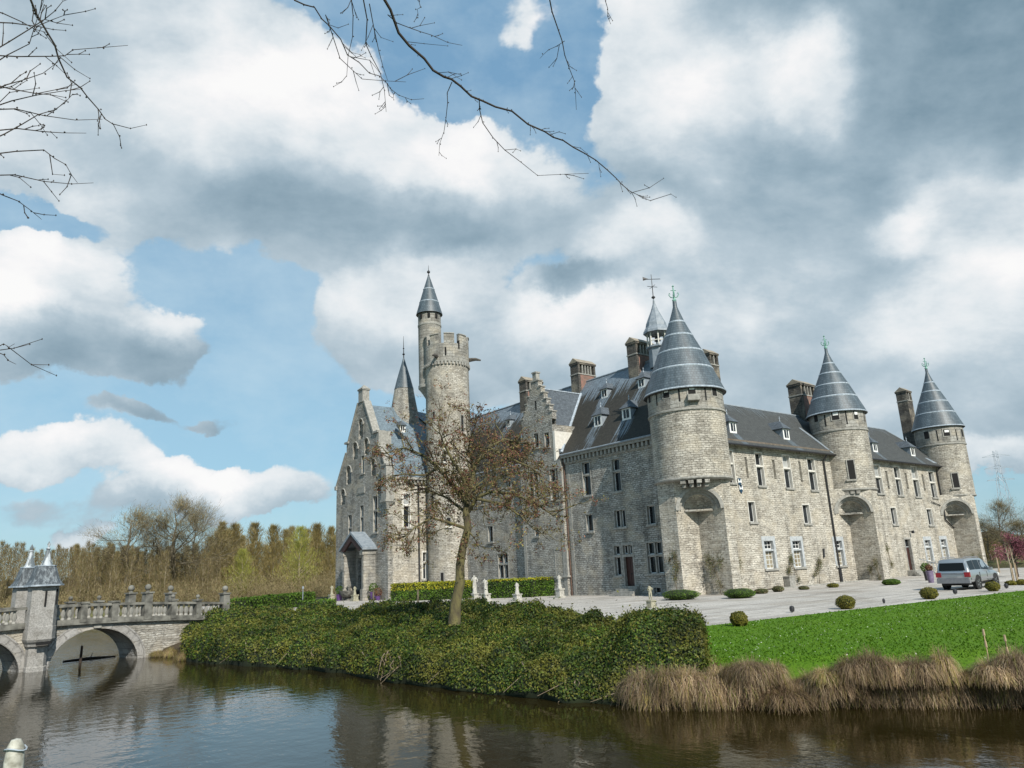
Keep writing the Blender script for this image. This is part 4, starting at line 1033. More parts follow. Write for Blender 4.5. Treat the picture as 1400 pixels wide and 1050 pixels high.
def leaves(name, P, N, size, mats, parent=None, origin=(0, 0, 0), spread=.9, aspect=.5, matidx=None, rngs=rng):
    """one small pointed quad per point P with normal near N"""
    n = len(P); size = np.broadcast_to(size, (n,))
    d = rngs.normal(size=(n, 3)); nn = N+d*spread; nn /= np.linalg.norm(nn, axis=1)[:, None]
    a = np.cross(nn, rngs.normal(size=(n, 3))); a /= np.linalg.norm(a, axis=1)[:, None]+1e-9; b = np.cross(nn, a)
    s = (size*rngs.uniform(.6, 1.35, n))[:, None]; w = s*aspect
    v = np.stack([P-a*s*.5, P+b*w*.5+nn*s*.08, P+a*s*.5, P-b*w*.5+nn*s*.08], axis=1).reshape(-1, 3)
    f = np.arange(4*n).reshape(n, 4)
    return fast_mesh(name, v, f, mats, parent, origin, matidx)
def nz(p, s, o=0.0): return mnoise.noise(Vector((p[0]*s+o, p[1]*s-o, (p[2] if len(p) > 2 else 0)*s+3.1)))
# ---------------------------------------------------------------- evergreen shrub bank
az_of = lambda px_, py_: math.atan2(ray(px_, py_)[0], ray(px_, py_)[1])
prof = [  # px, shore distance, inland distance, top height, pixel row of the top
    (248, 41.5, 42.5, .2), (262, 39.5, 46, .75), (290, 37.5, 47, 1.1), (330, 36, 48, 1.1), (400, 33.0, 47, 1.05), (470, 30, 44, .95), (540, 26.6, 41, 1.1), (620, 24, 38, 1.1), (700, 22.3, 34.5, 1.15), (760, 21.4, 31, 1.0), (815, 20.8, 27.5, .75), (845, 20.4, 26.0, .85), (868, 20.6, 25.0, 1.14), (950, 20.6, 24.2, 1.16), (962, 20.5, 23.9, 1.1)]
def interp(px_, k):
    for a, b_ in zip(prof[:-1], prof[1:]):
        if a[0] <= px_ <= b_[0]: return a[k]+(b_[k]-a[k])*(px_-a[0])/(b_[0]-a[0])
    return prof[-1][k] if px_ > prof[-1][0] else prof[0][k]
def bank(px_, tt):
    az = az_of(px_, 880); d0, d1, h = interp(px_, 1), interp(px_, 2), interp(px_, 3)
    D = d0+(d1-d0)*tt; x, y = D*math.sin(az), D*math.cos(az)
    fr = min(1, tt*(d1-d0)/1.4)
    k2 = min(1, max(0, (px_-835)/35)); zf = (math.sin(fr*PI/2)**.75)*(.55+.45*min(1, tt*1.9)**.6); zs = .34*math.sin(min(1, fr*1.6)*PI/2)**.7+.66*min(1, tt*1.12)**.85
    z = WZ+.12+(h-WZ-.12)*(zf*k2+zs*(1-k2))
    lump = nz((x, y), .5)*.45+nz((x, y), 1.3, 7)*.42+nz((x, y), 2.9, 5)*.16
    if px_ > 868: lump *= .45
    z += lump*min(1, tt*4+.3)
    k = nz((x, y, 0), .9, 4)*.55*(1-tt)
    x -= math.sin(az)*k; y -= math.cos(az)*k
    return (x, y, z)
NU, NV = 230, 56
pxs = np.linspace(248, 962, NU); G = np.zeros((NU, NV, 3))
for i, p in enumerate(pxs):
    for j in range(NV): G[i, j] = bank(p, (j/(NV-1))**1.25)
V = G.reshape(-1, 3).copy(); V[:, 2] -= .06
F = [[i*NV+j, (i+1)*NV+j, (i+1)*NV+j+1, i*NV+j+1] for i in range(NU-1) for j in range(NV-1)]
# skirts: inland side and right end
V = V.tolist(); n0 = len(V)
for i in range(NU): V.append([G[i, -1, 0], G[i, -1, 1], -.1])
for i in range(NU-1): F.append([i*NV+NV-1, (i+1)*NV+NV-1, n0+i+1, n0+i])
n1 = len(V)
for j in range(NV): V.append([G[-1, j, 0], G[-1, j, 1], -.9])
for j in range(NV-1): F.append([(NU-1)*NV+j, n1+j, n1+j+1, (NU-1)*NV+j+1])
n2 = len(V)
for i in range(NU): V.append([G[i, 0, 0]+(G[i, 3, 0]-G[i, 0, 0])*1.2, G[i, 0, 1]+(G[i, 3, 1]-G[i, 0, 1])*1.2, -1.1])
for i in range(NU-1): F.append([i*NV, n2+i, n2+i+1, (i+1)*NV])
core = np.array(V); coref = np.array(F)
# leaf points, denser near the viewer
A = G[:-1, :-1]; B = G[1:, :-1]; Cc = G[1:, 1:]; Dd = G[:-1, 1:]
nrm = np.cross(B-A, Dd-A); area = np.linalg.norm(nrm, axis=2); nrm /= area[..., None]+1e-9
nrm[nrm[..., 2] < 0] *= -1
ctr = (A+Cc)/2; dist = np.linalg.norm(ctr-O, axis=2)
wgt = (area/dist**1.7).ravel(); wgt /= wgt.sum()
NL = 165000
idx = rng.choice(len(wgt), NL, p=wgt); u1, u2 = rng.random((2, NL, 1))
a_, b_, d_ = A.reshape(-1, 3)[idx], B.reshape(-1, 3)[idx], Dd.reshape(-1, 3)[idx]
P = a_+(b_-a_)*u1+(d_-a_)*u2; Nn = nrm.reshape(-1, 3)[idx]
P = P+Nn*rng.normal(0, .06, (NL, 1)); sh_ = rng.random(NL) < .05; P[sh_] += np.stack([rng.normal(0, .05, sh_.sum()), rng.normal(0, .05, sh_.sum()), rng.exponential(.12, sh_.sum())], 1)
# end wall leaves
ne = 5000; j = rng.integers(0, NV-1, ne); k = rng.random(ne)[:, None]
T = G[-1, j]+(G[-1, j+1]-G[-1, j])*k; zz = rng.random(ne); T[:, 2] = -.7+(T[:, 2]+.7)*zz
P = np.vstack([P, T+rng.normal(0, .06, (ne, 3))]); Nn = np.vstack([Nn, np.tile([.7, -.6, .2], (ne, 1))])
ni = 6000; i = rng.integers(0, NU-1, ni); T = G[i, -1].copy(); zz = rng.random(ni); T[:, 2] = 0+(T[:, 2])*zz; P = np.vstack([P, T+rng.normal(0, .06, (ni, 3))]); Nn = np.vstack([Nn, np.tile([.6, .7, .2], (ni, 1))])
dl = np.linalg.norm(P-O, axis=1)
sz = .035+.0021*dl
ns = len(P)
dd_ = rng.normal(size=(ns, 3)); nn = Nn+dd_*.75; nn /= np.linalg.norm(nn, axis=1)[:, None]
ax_ = np.cross(nn, rng.normal(size=(ns, 3))); ax_ /= np.linalg.norm(ax_, axis=1)[:, None]; bx_ = np.cross(nn, ax_)
ss = (sz*rng.uniform(.6, 1.3, ns))[:, None]
lv = np.stack([P-ax_*ss*.5, P+bx_*ss*.28+nn*ss*.07, P+ax_*ss*.5, P-bx_*ss*.28+nn*ss*.07], 1).reshape(-1, 3)
allv = np.vstack([core, lv]); allf = np.vstack([coref, np.arange(4*ns).reshape(ns, 4)+len(core)])
mi = np.concatenate([np.zeros(len(coref)), np.ones(ns)])
o = fast_mesh('shrub_bank', allv, allf, ['core', 'leaf_bank'], matidx=mi)
tag(o, 'dense dark green evergreen shrubs covering the bank above the moat, clipped square at the lawn end', 'shrubs', kind='stuff')
# bare roots and stems hanging over the waterline
mb = MB()
rr_ = random.Random(5)
for px_ in [310, 318, 333, 352, 371, 377, 398, 431, 462, 497, 528, 531, 534, 536, 539, 543, 547, 604, 655, 712, 762, 775, 781, 790, 803, 812, 826, 839, 851]:
    x, y, z = bank(px_+rr_.uniform(-3, 3), .02); az = math.atan2(x, y)
    x += math.sin(az)*.05; y += math.cos(az)*.05; s1_, s2_ = rr_.uniform(-.5, .5), rr_.uniform(-.9, .9)
    pts = [(x+math.sin(az)*.5, y+math.cos(az)*.5, z+.3), (x+s1_*.3, y-s1_*.3, z+.08), (x+s2_*.45-math.sin(az)*.25, y-s2_*.45, WZ+rr_.uniform(-.02, .18))]
    mb.tube(pts, [.022, .016, .006], 4); mb.tube([pts[1], (pts[1][0]-s1_*.5, pts[1][1]+s1_*.5, WZ+.1)], [.012, .005], 3)
tag(mb.build('bank_roots', simple('pale_dead_stem', (.16, .12, .08), (.25, .2, .14), 5, .9)), 'pale dead stems and roots hanging from the shrub bank to the water', 'roots', kind='stuff')
# ---------------------------------------------------------------- clipped hedges
def hedge(name, pts, w, z0, h, mats, n, size, label, cat='hedge', top=None, group=None, jit=.05):
    """straight hedge along pts[0]->pts[1]"""
    p, q_ = np.array(pts[0]), np.array(pts[1]); L = np.linalg.norm(q_-p); u = (q_-p)/L; v = np.array([-u[1], u[0]])
    root = empty(name, (*p, z0), label, cat, group)
    mb = MB(); c = [p+v*w/2*.9, p-v*w/2*.9, q_-v*w/2*.9, q_+v*w/2*.9]
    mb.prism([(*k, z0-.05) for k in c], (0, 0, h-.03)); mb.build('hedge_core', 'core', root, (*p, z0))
    ar = np.array([L*w, L*h, L*h, w*h, w*h]); ch = rng.choice(5, n, p=ar/ar.sum()); r1, r2 = rng.random((2, n))
    P = np.zeros((n, 3)); N = np.zeros((n, 3))
    for k in range(5):
        m_ = ch == k; a, b_ = r1[m_], r2[m_]
        if k == 0: s_, t_, zz, nn_ = a*L, (b_-.5)*w, np.full(a.shape, h), (0, 0, 1)
        elif k in (1, 2): sg = -1 if k == 1 else 1; s_, t_, zz, nn_ = a*L, np.full(a.shape, sg*w/2), b_*h, (*(v*sg), 0)
        else: sg = -1 if k == 3 else 1; s_, t_, zz, nn_ = np.full(a.shape, 0 if k == 3 else L), (b_-.5)*w, a*h, (*(u*sg), 0)
        P[m_, :2] = p+np.outer(s_, u)+np.outer(t_, v); P[m_, 2] = z0+zz; N[m_] = nn_
    P += rng.normal(0, jit, P.shape)
    mi = (P[:, 2] > z0+h*(.9 if top is None else top)).astype(int) if len(mats) > 1 else None
    leaves('foliage', P, N, size, mats, root, (*p, z0), .7, .6, mi)
    return root
g0, g1 = onz(536, 823, 0), onz(650, 818, 0); g2, g3 = onz(672, 818.5, 0), onz(818, 812.5, 0)
hx = lambda a: (a[0], a[1])
hedge('golden_hedge', (hx(g0+[.4, .6, 0]), hx(g1+[.5, .8, 0])), 1.3, 0, 1.75, ['leaf_box', 'leaf_gold'], 7000, .17, 'long clipped hedge with golden yellow top running from the gate house past the round keep', top=.62)
hedge('clipped_hedge', (hx(g2+[.5, .8, 0]), hx(onz(733, 816.5)+[.4, .6, 0])), 1.3, 0, 1.75, ['leaf_box', 'leaf_gold'], 3500, .17, 'short dark green clipped hedge behind the seated and walking statues', top=.93)
hedge('clipped_hedge', (hx(onz(735, 815.8)+[.4, .6, 0]), hx(g3+[.5, .8, 0])), 1.3, 0, 1.75, ['leaf_box', 'leaf_gold'], 4500, .17, 'clipped green hedge behind the tallest statue, ending left of the dark red side door', top=.9)
hedge('clipped_hedge', ((21.5, 66), (33.5, 79.5)), 1.6, 0, 1.3, ['leaf_box'], 6000, .2, 'long low clipped hedge beyond the end of the bridge balustrade')
hedge('clipped_hedge', ((22.0, 54.0), (24.2, 52.6)), .9, 0, 1.15, ['leaf_box'], 1600, .14, 'small block of clipped hedge among the bank shrubs at the edge of the gravel')
hedge('clipped_hedge', ((88, 21), (100, 12)), 1.2, 0, .7, ['leaf_ball'], 3000, .16, 'low olive hedge along the far right water edge beyond the car')
# ---- ball bushes
def ball(px_, py_, wpx, hpx, name, mats, label, cat, group=None, n=2500, size=.06, z0=0.0, cut=.35):
    p = onz(px_, py_, z0); dep = -(RM.T@(p-O))[2]; r = wpx/2/FPX*dep; hh = hpx/FPX*dep
    root = empty(name, p, label, cat, group)
    mb = MB(); pr = [(r*.93*math.sin(a), hh*.5-hh*.5*math.cos(a)) for a in np.linspace(.25, PI-.01, 9)]
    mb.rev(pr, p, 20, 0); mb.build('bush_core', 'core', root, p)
    d = rng.normal(size=(n, 3)); d /= np.linalg.norm(d, axis=1)[:, None]
    lum = np.array([1+.16*mnoise.noise(Vector((*(q_*2.3),))+Vector((px_*.1, 0, 0))) for q_ in d])[:, None]
    P = np.array(p)+d*[r, r, hh*.5]*(lum+rng.normal(0, .03, (n, 1)))+[0, 0, hh*.5]
    leaves('foliage', P, d, size, mats, root, p, .6, .6)
    return root
gb = 'clipped box balls along the lawn edge'
ball(1011.5, 857, 23, 20, 'box_ball', ['leaf_ball'], 'olive box ball at the near corner of the lawn, closest to the shrub bank', 'bush', gb)
ball(1157.5, 833, 24.5, 18, 'box_ball', ['leaf_ball'], 'broad olive box ball on the lawn edge halfway to the parked car', 'bush', gb)
ball(1271.5, 819.5, 22, 15.5, 'box_ball', ['leaf_ball'], 'olive box ball on the lawn edge just left of the silver car', 'bush', gb)
ball(1358.5, 808.5, 17.5, 13, 'box_ball', ['leaf_ball'], 'small round box ball in front of the silver car bonnet', 'bush', gb)
gm = 'low bushes at the foot of the castle walls'
ball(931.5, 820, 49, 13, 'mound_bush', ['leaf_box'], 'flat green mound bush at the foot of the corner pier beside the small stone statue', 'bush', gm, size=.075)
ball(1012, 818, 41, 13, 'mound_bush', ['leaf_box'], 'bright green mound bush at the right foot of the corner tower niche', 'bush', gm, size=.075)
ball(1219, 800, 22, 8, 'mound_bush', ['leaf_box'], 'low green bush at the foot of the middle tower beside the steps', 'bush', gm, size=.085)
ball(1041, 812, 18, 7, 'mound_bush', ['leaf_dead'], 'small brownish bush below the first barred ground floor window', 'bush', gm, n=900, size=.085)
ball(1064, 809.5, 15, 8, 'mound_bush', ['leaf_dead'], 'small tufted bush left of the stone trough by the front wall', 'bush', gm, n=900, size=.085)
ball(1099, 806.5, 14, 5, 'mound_bush', ['leaf_dead'], 'tiny dry bush in the bed right of the stone trough', 'bush', gm, n=600, size=.085)
ball(1139, 803.5, 15, 6, 'mound_bush', ['leaf_ball'], 'tiny olive bush in the wall bed beside the long drainpipe', 'bush', gm, n=700, size=.085)
for (px_, py_, w_, h_, lab) in ((1383, 800.5, 13, 6, 'low dark bush under the pink blossom tree, nearer the car'), (1398, 800.0, 14, 7, 'low dark bush under the pink blossom tree, at the edge of the view')): ball(px_, py_, w_, h_, 'mound_bush', ['leaf_ball'], lab, 'bush', gm, n=700, size=.14)
# ---- climbers and espaliers on the walls
def climber(spots, name, label, mats=('leaf_dead',), n=700, size=.09, stems=True, group='climbing plants against the castle walls'):
    """spots: list of (point, radius)"""
    p0 = spots[0][0]; base = (p0[0], p0[1], 0)
    root = empty(name, base, label, 'climber', group)
    mb = MB(); prev = np.array([p0[0], p0[1], 0.])
    for p, r in spots:
        p = np.array(p)
        mb.tube([prev, (prev+p)/2+rng.normal(0, .06, 3), p], [.04, .03, .02], 4)
        for k in range(7): mb.tube([p, p+rng.normal(0, r*.7, 3)*[1, .35, 1]], [.018, .006], 3, cap=False)
        prev = p
    mb.build('stem', 'bark', root, base)
    n = int(n*2.2); w = np.array([r**2 for _, r in spots]); ch = rng.choice(len(spots), n, p=w/w.sum())
    P = np.array([spots[k][0] for k in ch])+rng.normal(0, 1, (n, 3))*np.array([[spots[k][1]*.5, spots[k][1]*.16, spots[k][1]*.55] for k in ch])
    leaves('foliage', P, np.tile([0, -1., .2], (n, 1)), size, list(mats), root, base, 1, .6)
    return root
W = lambda px_, py_, y: ony(px_, py_, y)
climber([(W(1007, 795, YB-.5), .5), (W(1004, 783, YB-.5), .6), (W(1000, 773, YB-.5), .75), (W(1010, 770, YB-.5), .5)], 'wall_shrub', 'thin pale green wall shrub on a bare stem right of the corner tower niche', n=650, mats=('leaf_dead',))
cn = lambda px_, py_: onx(px_, py_, XV-.25)
climber([(cn(985, 800), .5), (cn(975, 775), .8), (cn(968, 765), .6), (cn(985, 768), .7)], 'wall_climber', 'dry climber covering the shaded face of the corner tower niche', n=600)
cp = lambda px_, py_: onx(px_, py_, XP-.2)
climber([(cp(923, 790), .4), (cp(925, 775), .6), (cp(922, 760), .5), (cp(915, 765), .3)], 'wall_climber', 'green and brown climber on the left face of the corner pier', n=500)
climber([(W(1079, 795, YB-.2), .2), (W(1079, 780, YB-.2), .4), (W(1082, 765, YB-.2), .4), (W(1092, 792, YB-.2), .25)], 'wall_climber', 'slender climber rising from the stone trough between two barred windows', n=380)
climber([(W(1118, 780, YB-.2), .35), (W(1121, 770, YB-.2), .5), (W(1114, 785, YB-.2), .25)], 'wall_climber', 'small tuft of climber on the wall left of the long drainpipe', n=300)
climber([(W(1213, 795, YB-1.2), .35), (W(1212, 780, YB-1.2), .5), (W(1207, 765, YB-1.2), .45), (W(1213, 750, YB-1.2), .4), (W(1219, 772, YB-1.2), .4)], 'wall_shrub', 'tall loose wall shrub between the middle tower and the front door', n=600)
cq = lambda px_, py_: onx(px_, py_, VX[1]-.25)
climber([(cq(1203, 790), .4), (cq(1198, 770), .6), (cq(1190, 778), .5)], 'wall_climber', 'sparse brown climber on the shaded face of the middle tower niche', n=300)
climber([(W(1335, 780, SP-.2), .5), (W(1340, 765, SP-.2), .7), (W(1330, 762, SP-.2), .5)], 'wall_climber', 'brown climber at the foot of the far tower behind the car', n=500, size=.085)
# stone trough and small wall things
p = W(1080, 797, YB-.35); mb = MB(); mb.box(p[0]-.45, p[0]+.45, p[1]-.3, p[1]+.3, 0, .9); mb.box(p[0]-.5, p[0]+.5, p[1]-.35, p[1]+.35, .9, 1.0)
tag(mb.build('stone_trough', 'trim', None, (p[0], p[1], 0)), 'dark square stone trough against the front wall between two barred windows', 'trough')
mb = MB()
mb.box(57.5, 74.2, YB-1.5, YB-1.35, -.05, .14); tag(mb.build('bed_edging', 'trim'), kind='structure')
mb = MB(); mb.face([(57.4, YB-1.4, .03), (74.3, YB-1.4, .03), (74.3, YB, .03), (57.4, YB, .03)]); tag(mb.build('planting_bed', 'earth'), kind='structure')
# ---- daisies in the lawn
n = 1200; P = np.zeros((n, 3)); k = 0
while k < n:
    D = rng.uniform(21.5, 52); az = math.radians(rng.uniform(51.5, 80)); x, y = D*math.sin(az), D*math.cos(az)
    if y < GE0[1]-(x-GE0[0])*.11-.3 and nz((x, y), .15) > -.12+rng.normal(0, .2) and y > 2.5+(30-x)*.55: P[k] = (x, y, .07); k += 1
MT['daisy'] = simple('white_daisy', (.6, .6, .5), (.7, .7, .62), 3, .8)
tag(leaves('daisies', P, np.tile([0, 0, 1.], (n, 1)), .035, ['daisy'], spread=.2, aspect=1), 'tiny white daisies scattered over the bright green lawn', 'daisies', kind='stuff')
# short grass blades on the lawn
n = 38000; D = 17.5+38*rng.random(n)**1.6; az = np.radians(rng.uniform(50.5, 79, n)); X_, Y_ = D*np.sin(az), D*np.cos(az)
ok = (Y_ < GE0[1]-(X_-GE0[0])*.11) & (Y_ > 13.5+(16-X_)*1.0) & (Y_ > 3.2-(X_-28)*.45)
X_, Y_ = X_[ok], Y_[ok]; n = len(X_); h_ = rng.uniform(.03, .06, n); a_ = rng.uniform(0, 2*PI, n); w_ = .012+.0006*np.hypot(X_, Y_)
dx, dy = np.cos(a_)*w_, np.sin(a_)*w_; lx, ly = rng.normal(0, .03, (2, n)); z0 = np.full(n, .03)
v = np.stack([np.stack([X_-dx, Y_-dy, z0], 1), np.stack([X_+dx, Y_+dy, z0], 1), np.stack([X_+lx, Y_+ly, z0+h_], 1)], 1).reshape(-1, 3)
MT['blade'] = leafmat('grass_blade', [(.062, .145, .005), (.08, .17, .007), (.055, .13, .005), (.09, .175, .010)], .25, .8, var=.25)
tag(fast_mesh('grass_blades', v, np.arange(3*n).reshape(n, 3), ['blade']), 'short bright green grass blades of the mown lawn', 'grass', kind='stuff')
# ================================================================ SEDGE TUSSOCKS
def tussock(r, h, n, mats, seed, green=.12):
    """dome of fine blades: most arch over from the crown and hang down, some stand up"""
    R = np.random.default_rng(seed); S_ = 5; V, F, M = [], [], []
    for k in range(n):
        a = R.uniform(0, 2*PI); w = R.uniform(.005, .010); hang = R.random() < .72; a2 = a+R.normal(0, .55); kk = R.normal(0, .07, (S_+1, 3))*r; kk[0] = 0
        t_ = np.array([-math.sin(a2), math.cos(a2), 0])*w; rad = R.random()**.6*r*.3; out = r*R.uniform(.45, 1.1); hh = h*R.uniform(.7, 1.05); dr = R.uniform(.55, 1.1); b0 = len(V)
        for s in range(S_+1):
            q_ = s/S_
            if hang: z = hh*(.35+1.5*q_-(.85+dr)*q_*q_); d = out*q_**.85
            else: z = hh*1.12*q_-.12*q_*q_; d = out*.38*q_**1.6
            c = np.array([math.cos(a)*rad+math.cos(a2)*d, math.sin(a)*rad+math.sin(a2)*d, max(z, -.05)])+kk[s]*q_; ww = t_*(1-q_*.8); V += [c-ww, c+ww]
        g_ = 1 if R.random() < green else 0
        for s in range(S_): F.append([b0+2*s, b0+2*s+1, b0+2*s+3, b0+2*s+2]); M.append(g_)
    return np.array(V), np.array(F), M
TP = []
for k, (r, h, n, g) in enumerate(((.62, .84, 1500, .16), (.46, .8, 1000, .36), (.68, .72, 1600, .12), (.52, .62, 1100, .55))):
    v, f, mi = tussock(r, h, n, None, 20+k, g)
    o = fast_mesh('sedge_tussock', v, f, ['reed', 'reedg'], matidx=mi); TP.append(o)
used = [False]*4
def shore_pt(px_, py_): return onz(px_, py_, WZ)
rr_ = random.Random(11)
spots = []
x = 880
while x < 1640:
    yb = 968-(x-980)*.006 if x > 980 else 973-(980-x)*.05
    spots.append((x, yb-3, rr_.choice([0, 1, 2, 0]), rr_.uniform(.9, 1.12), 'front')); x += rr_.uniform(22, 34)
x = 985
while x < 1640:
    yb = 950; spots.append((x, yb, rr_.choice([0, 1, 2, 3]), rr_.uniform(.65, 1.0), 'back')); x += rr_.uniform(24, 36)
x = 1000
while x < 1640:
    yb = 935; 
    if not (1095 < x < 1130): spots.append((x, yb, rr_.choice([0, 1, 3, 2]), rr_.uniform(.65, .95), 'rear'))
    x += rr_.uniform(26, 38)
spots += [(1075, 969, 2, 1.05, 'golden'), (892, 966, 3, 1.0, 'front'), (912, 955, 1, 1.0, 'back'), (940, 952, 0, 1.05, 'back'), (962, 950, 2, 1.05, 'back'), (975, 935, 1, 1.0, 'back'), (925, 944, 3, .9, 'back')]
for px_, yb in ((232, 898.5), (215, 898), (245, 896), (224, 893), (250, 903)): spots.append((px_, yb, 3, .75, 'bridge'))
words = {'front': 'drooping over the water', 'back': 'behind the first row', 'rear': 'against the lawn', 'golden': 'rounded and golden, drooping over the water', 'bridge': 'greenish, between the bridge end and the shrub bank'}
spots.sort(key=lambda s: (s[4], s[0]))
for i, (px_, yb, k, s_, row) in enumerate(spots):
    p = shore_pt(px_, yb) if row in ('front', 'golden', 'bridge') else onz(px_, yb, WZ+(.25 if row == 'back' else .55))
    o = TP[k] if not used[k] else TP[k].copy()
    if used[k]: COL.objects.link(o)
    used[k] = True
    o.location = p; o.scale = (s_*rr_.uniform(.85, 1.2), s_, s_*rr_.uniform(.7, 1.15)); o.rotation_euler = (0, 0, rr_.uniform(0, 6.28))
    o['category'] = 'sedge tussock'; o['group'] = 'dry sedge tussocks along the water edge'
    zone = 'by the shrub bank' if px_ < 985 else ('left part of the lawn shore' if px_ < 1130 else ('middle of the lawn shore' if px_ < 1290 else 'right end of the lawn shore'))
    if row == 'bridge': o['label'] = 'low greenish sedge tussock between the bridge end and the shrub bank'
    elif row == 'golden': o['label'] = 'round golden sedge tussock drooping over the water in the row of dry tussocks'
    else: o['label'] = 'dry tan sedge tussock %s, %s' % (words[row], zone)
# dark muddy bank edge below the sedge
# two old bulrush stems
for px_, y0, y1, lab in ((1358, 900, 860, 'pale bulrush stem standing alone in front of the lawn, left of its twin'), (1386, 905, 868, 'short bulrush stem at the right edge of the lawn shore')):
    p = onz(px_, 935, -.3); top = atD(px_, y1, math.hypot(p[0], p[1])); root = empty('bulrush', p, lab, 'bulrush', 'bulrushes'); mb = MB(); mb.tube([p, (p[0]+.01, p[1], top[2])], .012, 5); mb.build('stem', 'reed', root, p)
    
    for z_ in (.14, .4): mb = MB(); mb.tube([(p[0]+.01, p[1], top[2]-z_), (p[0]+.01, p[1], top[2]-z_+.14)], [.03, .022], 6); mb.build('seed_head', 'reed', root, p)
# ================================================================ TREES
def grow(mb, p, d, L, r, depth, R, params, tips, mat=0):
    """recursive branch"""
    nseg = params['seg']; pts = [p]; rad = [r]; q_ = np.array(p, float); dd = np.array(d, float)
    for s in range(nseg):
        dd = dd+R.normal(0, params['wob'], 3)+np.array([0, 0, params['up']])
        dd /= np.linalg.norm(dd); q_ = q_+dd*L/nseg; pts.append(q_.copy()); rad.append(r*(1-(s+1)/nseg*.55))
    mb.tube(pts, rad, params['sides'][min(depth, len(params['sides'])-1)], mat, cap=False)
    tips_here = pts[1:]
    if depth >= params['depth']:
        tips.extend([(x, dd.copy()) for x in tips_here]); return
    nb = params['nb'][depth]
    for k in range(nb):
        f = R.uniform(params['fmin'], 1.0); i = min(int(f*nseg), nseg-1); base = pts[i]+(pts[i+1]-pts[i])*(f*nseg-i)
        t_ = np.cross(dd, R.normal(size=3)); t_ /= np.linalg.norm(t_)+1e-9
        sp = params['spread']*R.uniform(.6, 1.3); nd = dd*math.cos(sp)+t_*math.sin(sp)
        grow(mb, base, nd, L*params['lr']*R.uniform(.7, 1.15), r*params['rr']*(1-.35*f), depth+1, R, params, tips, mat)
# ---- the budding tree on the bank
td = lambda px_, py_, D: atD(px_, py_, D)
TD = 29.5
tb = td(621, 853, TD); tb = np.array([tb[0], tb[1], tb[2]-.9])
tree = empty('budding_tree', tb, 'broad leaning tree with russet buds and a mossy trunk standing in the shrub bank', 'tree')
R = np.random.default_rng(3)
mb = MB(); tips = []
trunk = [tb, td(621, 852, TD), td(623, 825, TD), td(629, 797, TD), td(629, 772, TD), td(633, 748, TD), td(640, 722, TD), td(637, 700, TD), td(639, 682, TD)]
mb.tube(trunk, [.30, .25, .21, .185, .17, .155, .15, .14, .125], 12)
# rough bark rings
limbs = [([(636, 722, 0), (612, 714, -.4), (590, 708, -.6), (566, 722, -.9), (553, 738, -1.1)], .09),
         ([(638, 690, 0), (618, 662, .5), (600, 640, .9), (578, 622, 1.2), (552, 612, 1.4), (530, 628, 1.6)], .12),
         ([(639, 684, 0), (634, 655, -.3), (618, 628, -.6), (606, 605, -.9), (600, 588, -1.2)], .10),
         ([(639, 684, 0), (645, 655, .3), (650, 635, .5), (668, 612, .8), (690, 600, 1.1), (712, 606, 1.3)], .15),
         ([(648, 640, .4), (640, 615, .2), (645, 595, 0), (650, 582, -.2)], .08),
         ([(640, 700, 0), (652, 680, -.4), (672, 672, -.7), (705, 676, -1.0), (735, 690, -1.2), (758, 706, -1.4)], .12),
         ([(652, 682, -.4), (690, 690, -1.2), (712, 706, -1.7), (730, 724, -2.0)], .08),
         ([(668, 612, .8), (700, 628, .2), (728, 640, 0), (752, 660, -.2)], .08),
         ([(600, 640, .9), (580, 650, .3), (556, 648, 0), (535, 650, -.3)], .07),
         ([(638, 690, 0), (655, 668, 1.3), (690, 650, 2.2), (720, 645, 2.6)], .10),
         ([(636, 700, 0), (610, 680, 1.4), (580, 668, 2.0), (560, 670, 2.4)], .08),
         ([(640, 725, 0), (650, 738, -.3), (655, 752, -.4)], .05)]
prm = dict(seg=4, wob=.22, up=.03, sides=[6, 5, 4, 3, 3], depth=2, nb=[4, 4], fmin=.15, spread=.85, lr=.62, rr=.5)
for pl_, r in limbs:
    pts = [td(a, b_, TD+c) for a, b_, c in pl_]
    r *= .78; mb.tube(pts, [r*(1-.75*i/(len(pts)-1)) for i in range(len(pts))], 7, 0)
    for i in range(1, len(pts)):
        d = (pts[i]-pts[i-1]); d /= np.linalg.norm(d)
        for k in range(4 if r > .06 else 2):
            t_ = np.cross(d, R.normal(size=3)); t_ /= np.linalg.norm(t_); nd = d*.6+t_*.75+np.array([0, 0, .12])
            base = pts[i-1]+(pts[i]-pts[i-1])*R.random()
            grow(mb, base, nd/np.linalg.norm(nd), R.uniform(.8, 1.5), r*.3, 0, R, prm, tips)
mb.build('trunk', 'bark_green', tree, tb)
tp = np.array([a for a, _ in tips]); print('tips', len(tp))
sel = R.choice(len(tp), 4000); base = tp[sel]
P = []
for c in base:
    k = R.integers(3, 9); P.append(c+R.normal(0, .055, (k, 3))+[0, 0, -.03])
P = np.vstack(P); 
zc_ = (P[:, 2]-P[:, 2].min())/(np.ptp(P[:, 2])); mi = (R.random(len(P)) > (.55+.35*zc_)).astype(int)
leaves('foliage', P, R.normal(size=P.shape), .088, ['leaf_bud', 'leaf_green'], tree, tb, 1, .5, mi, R)
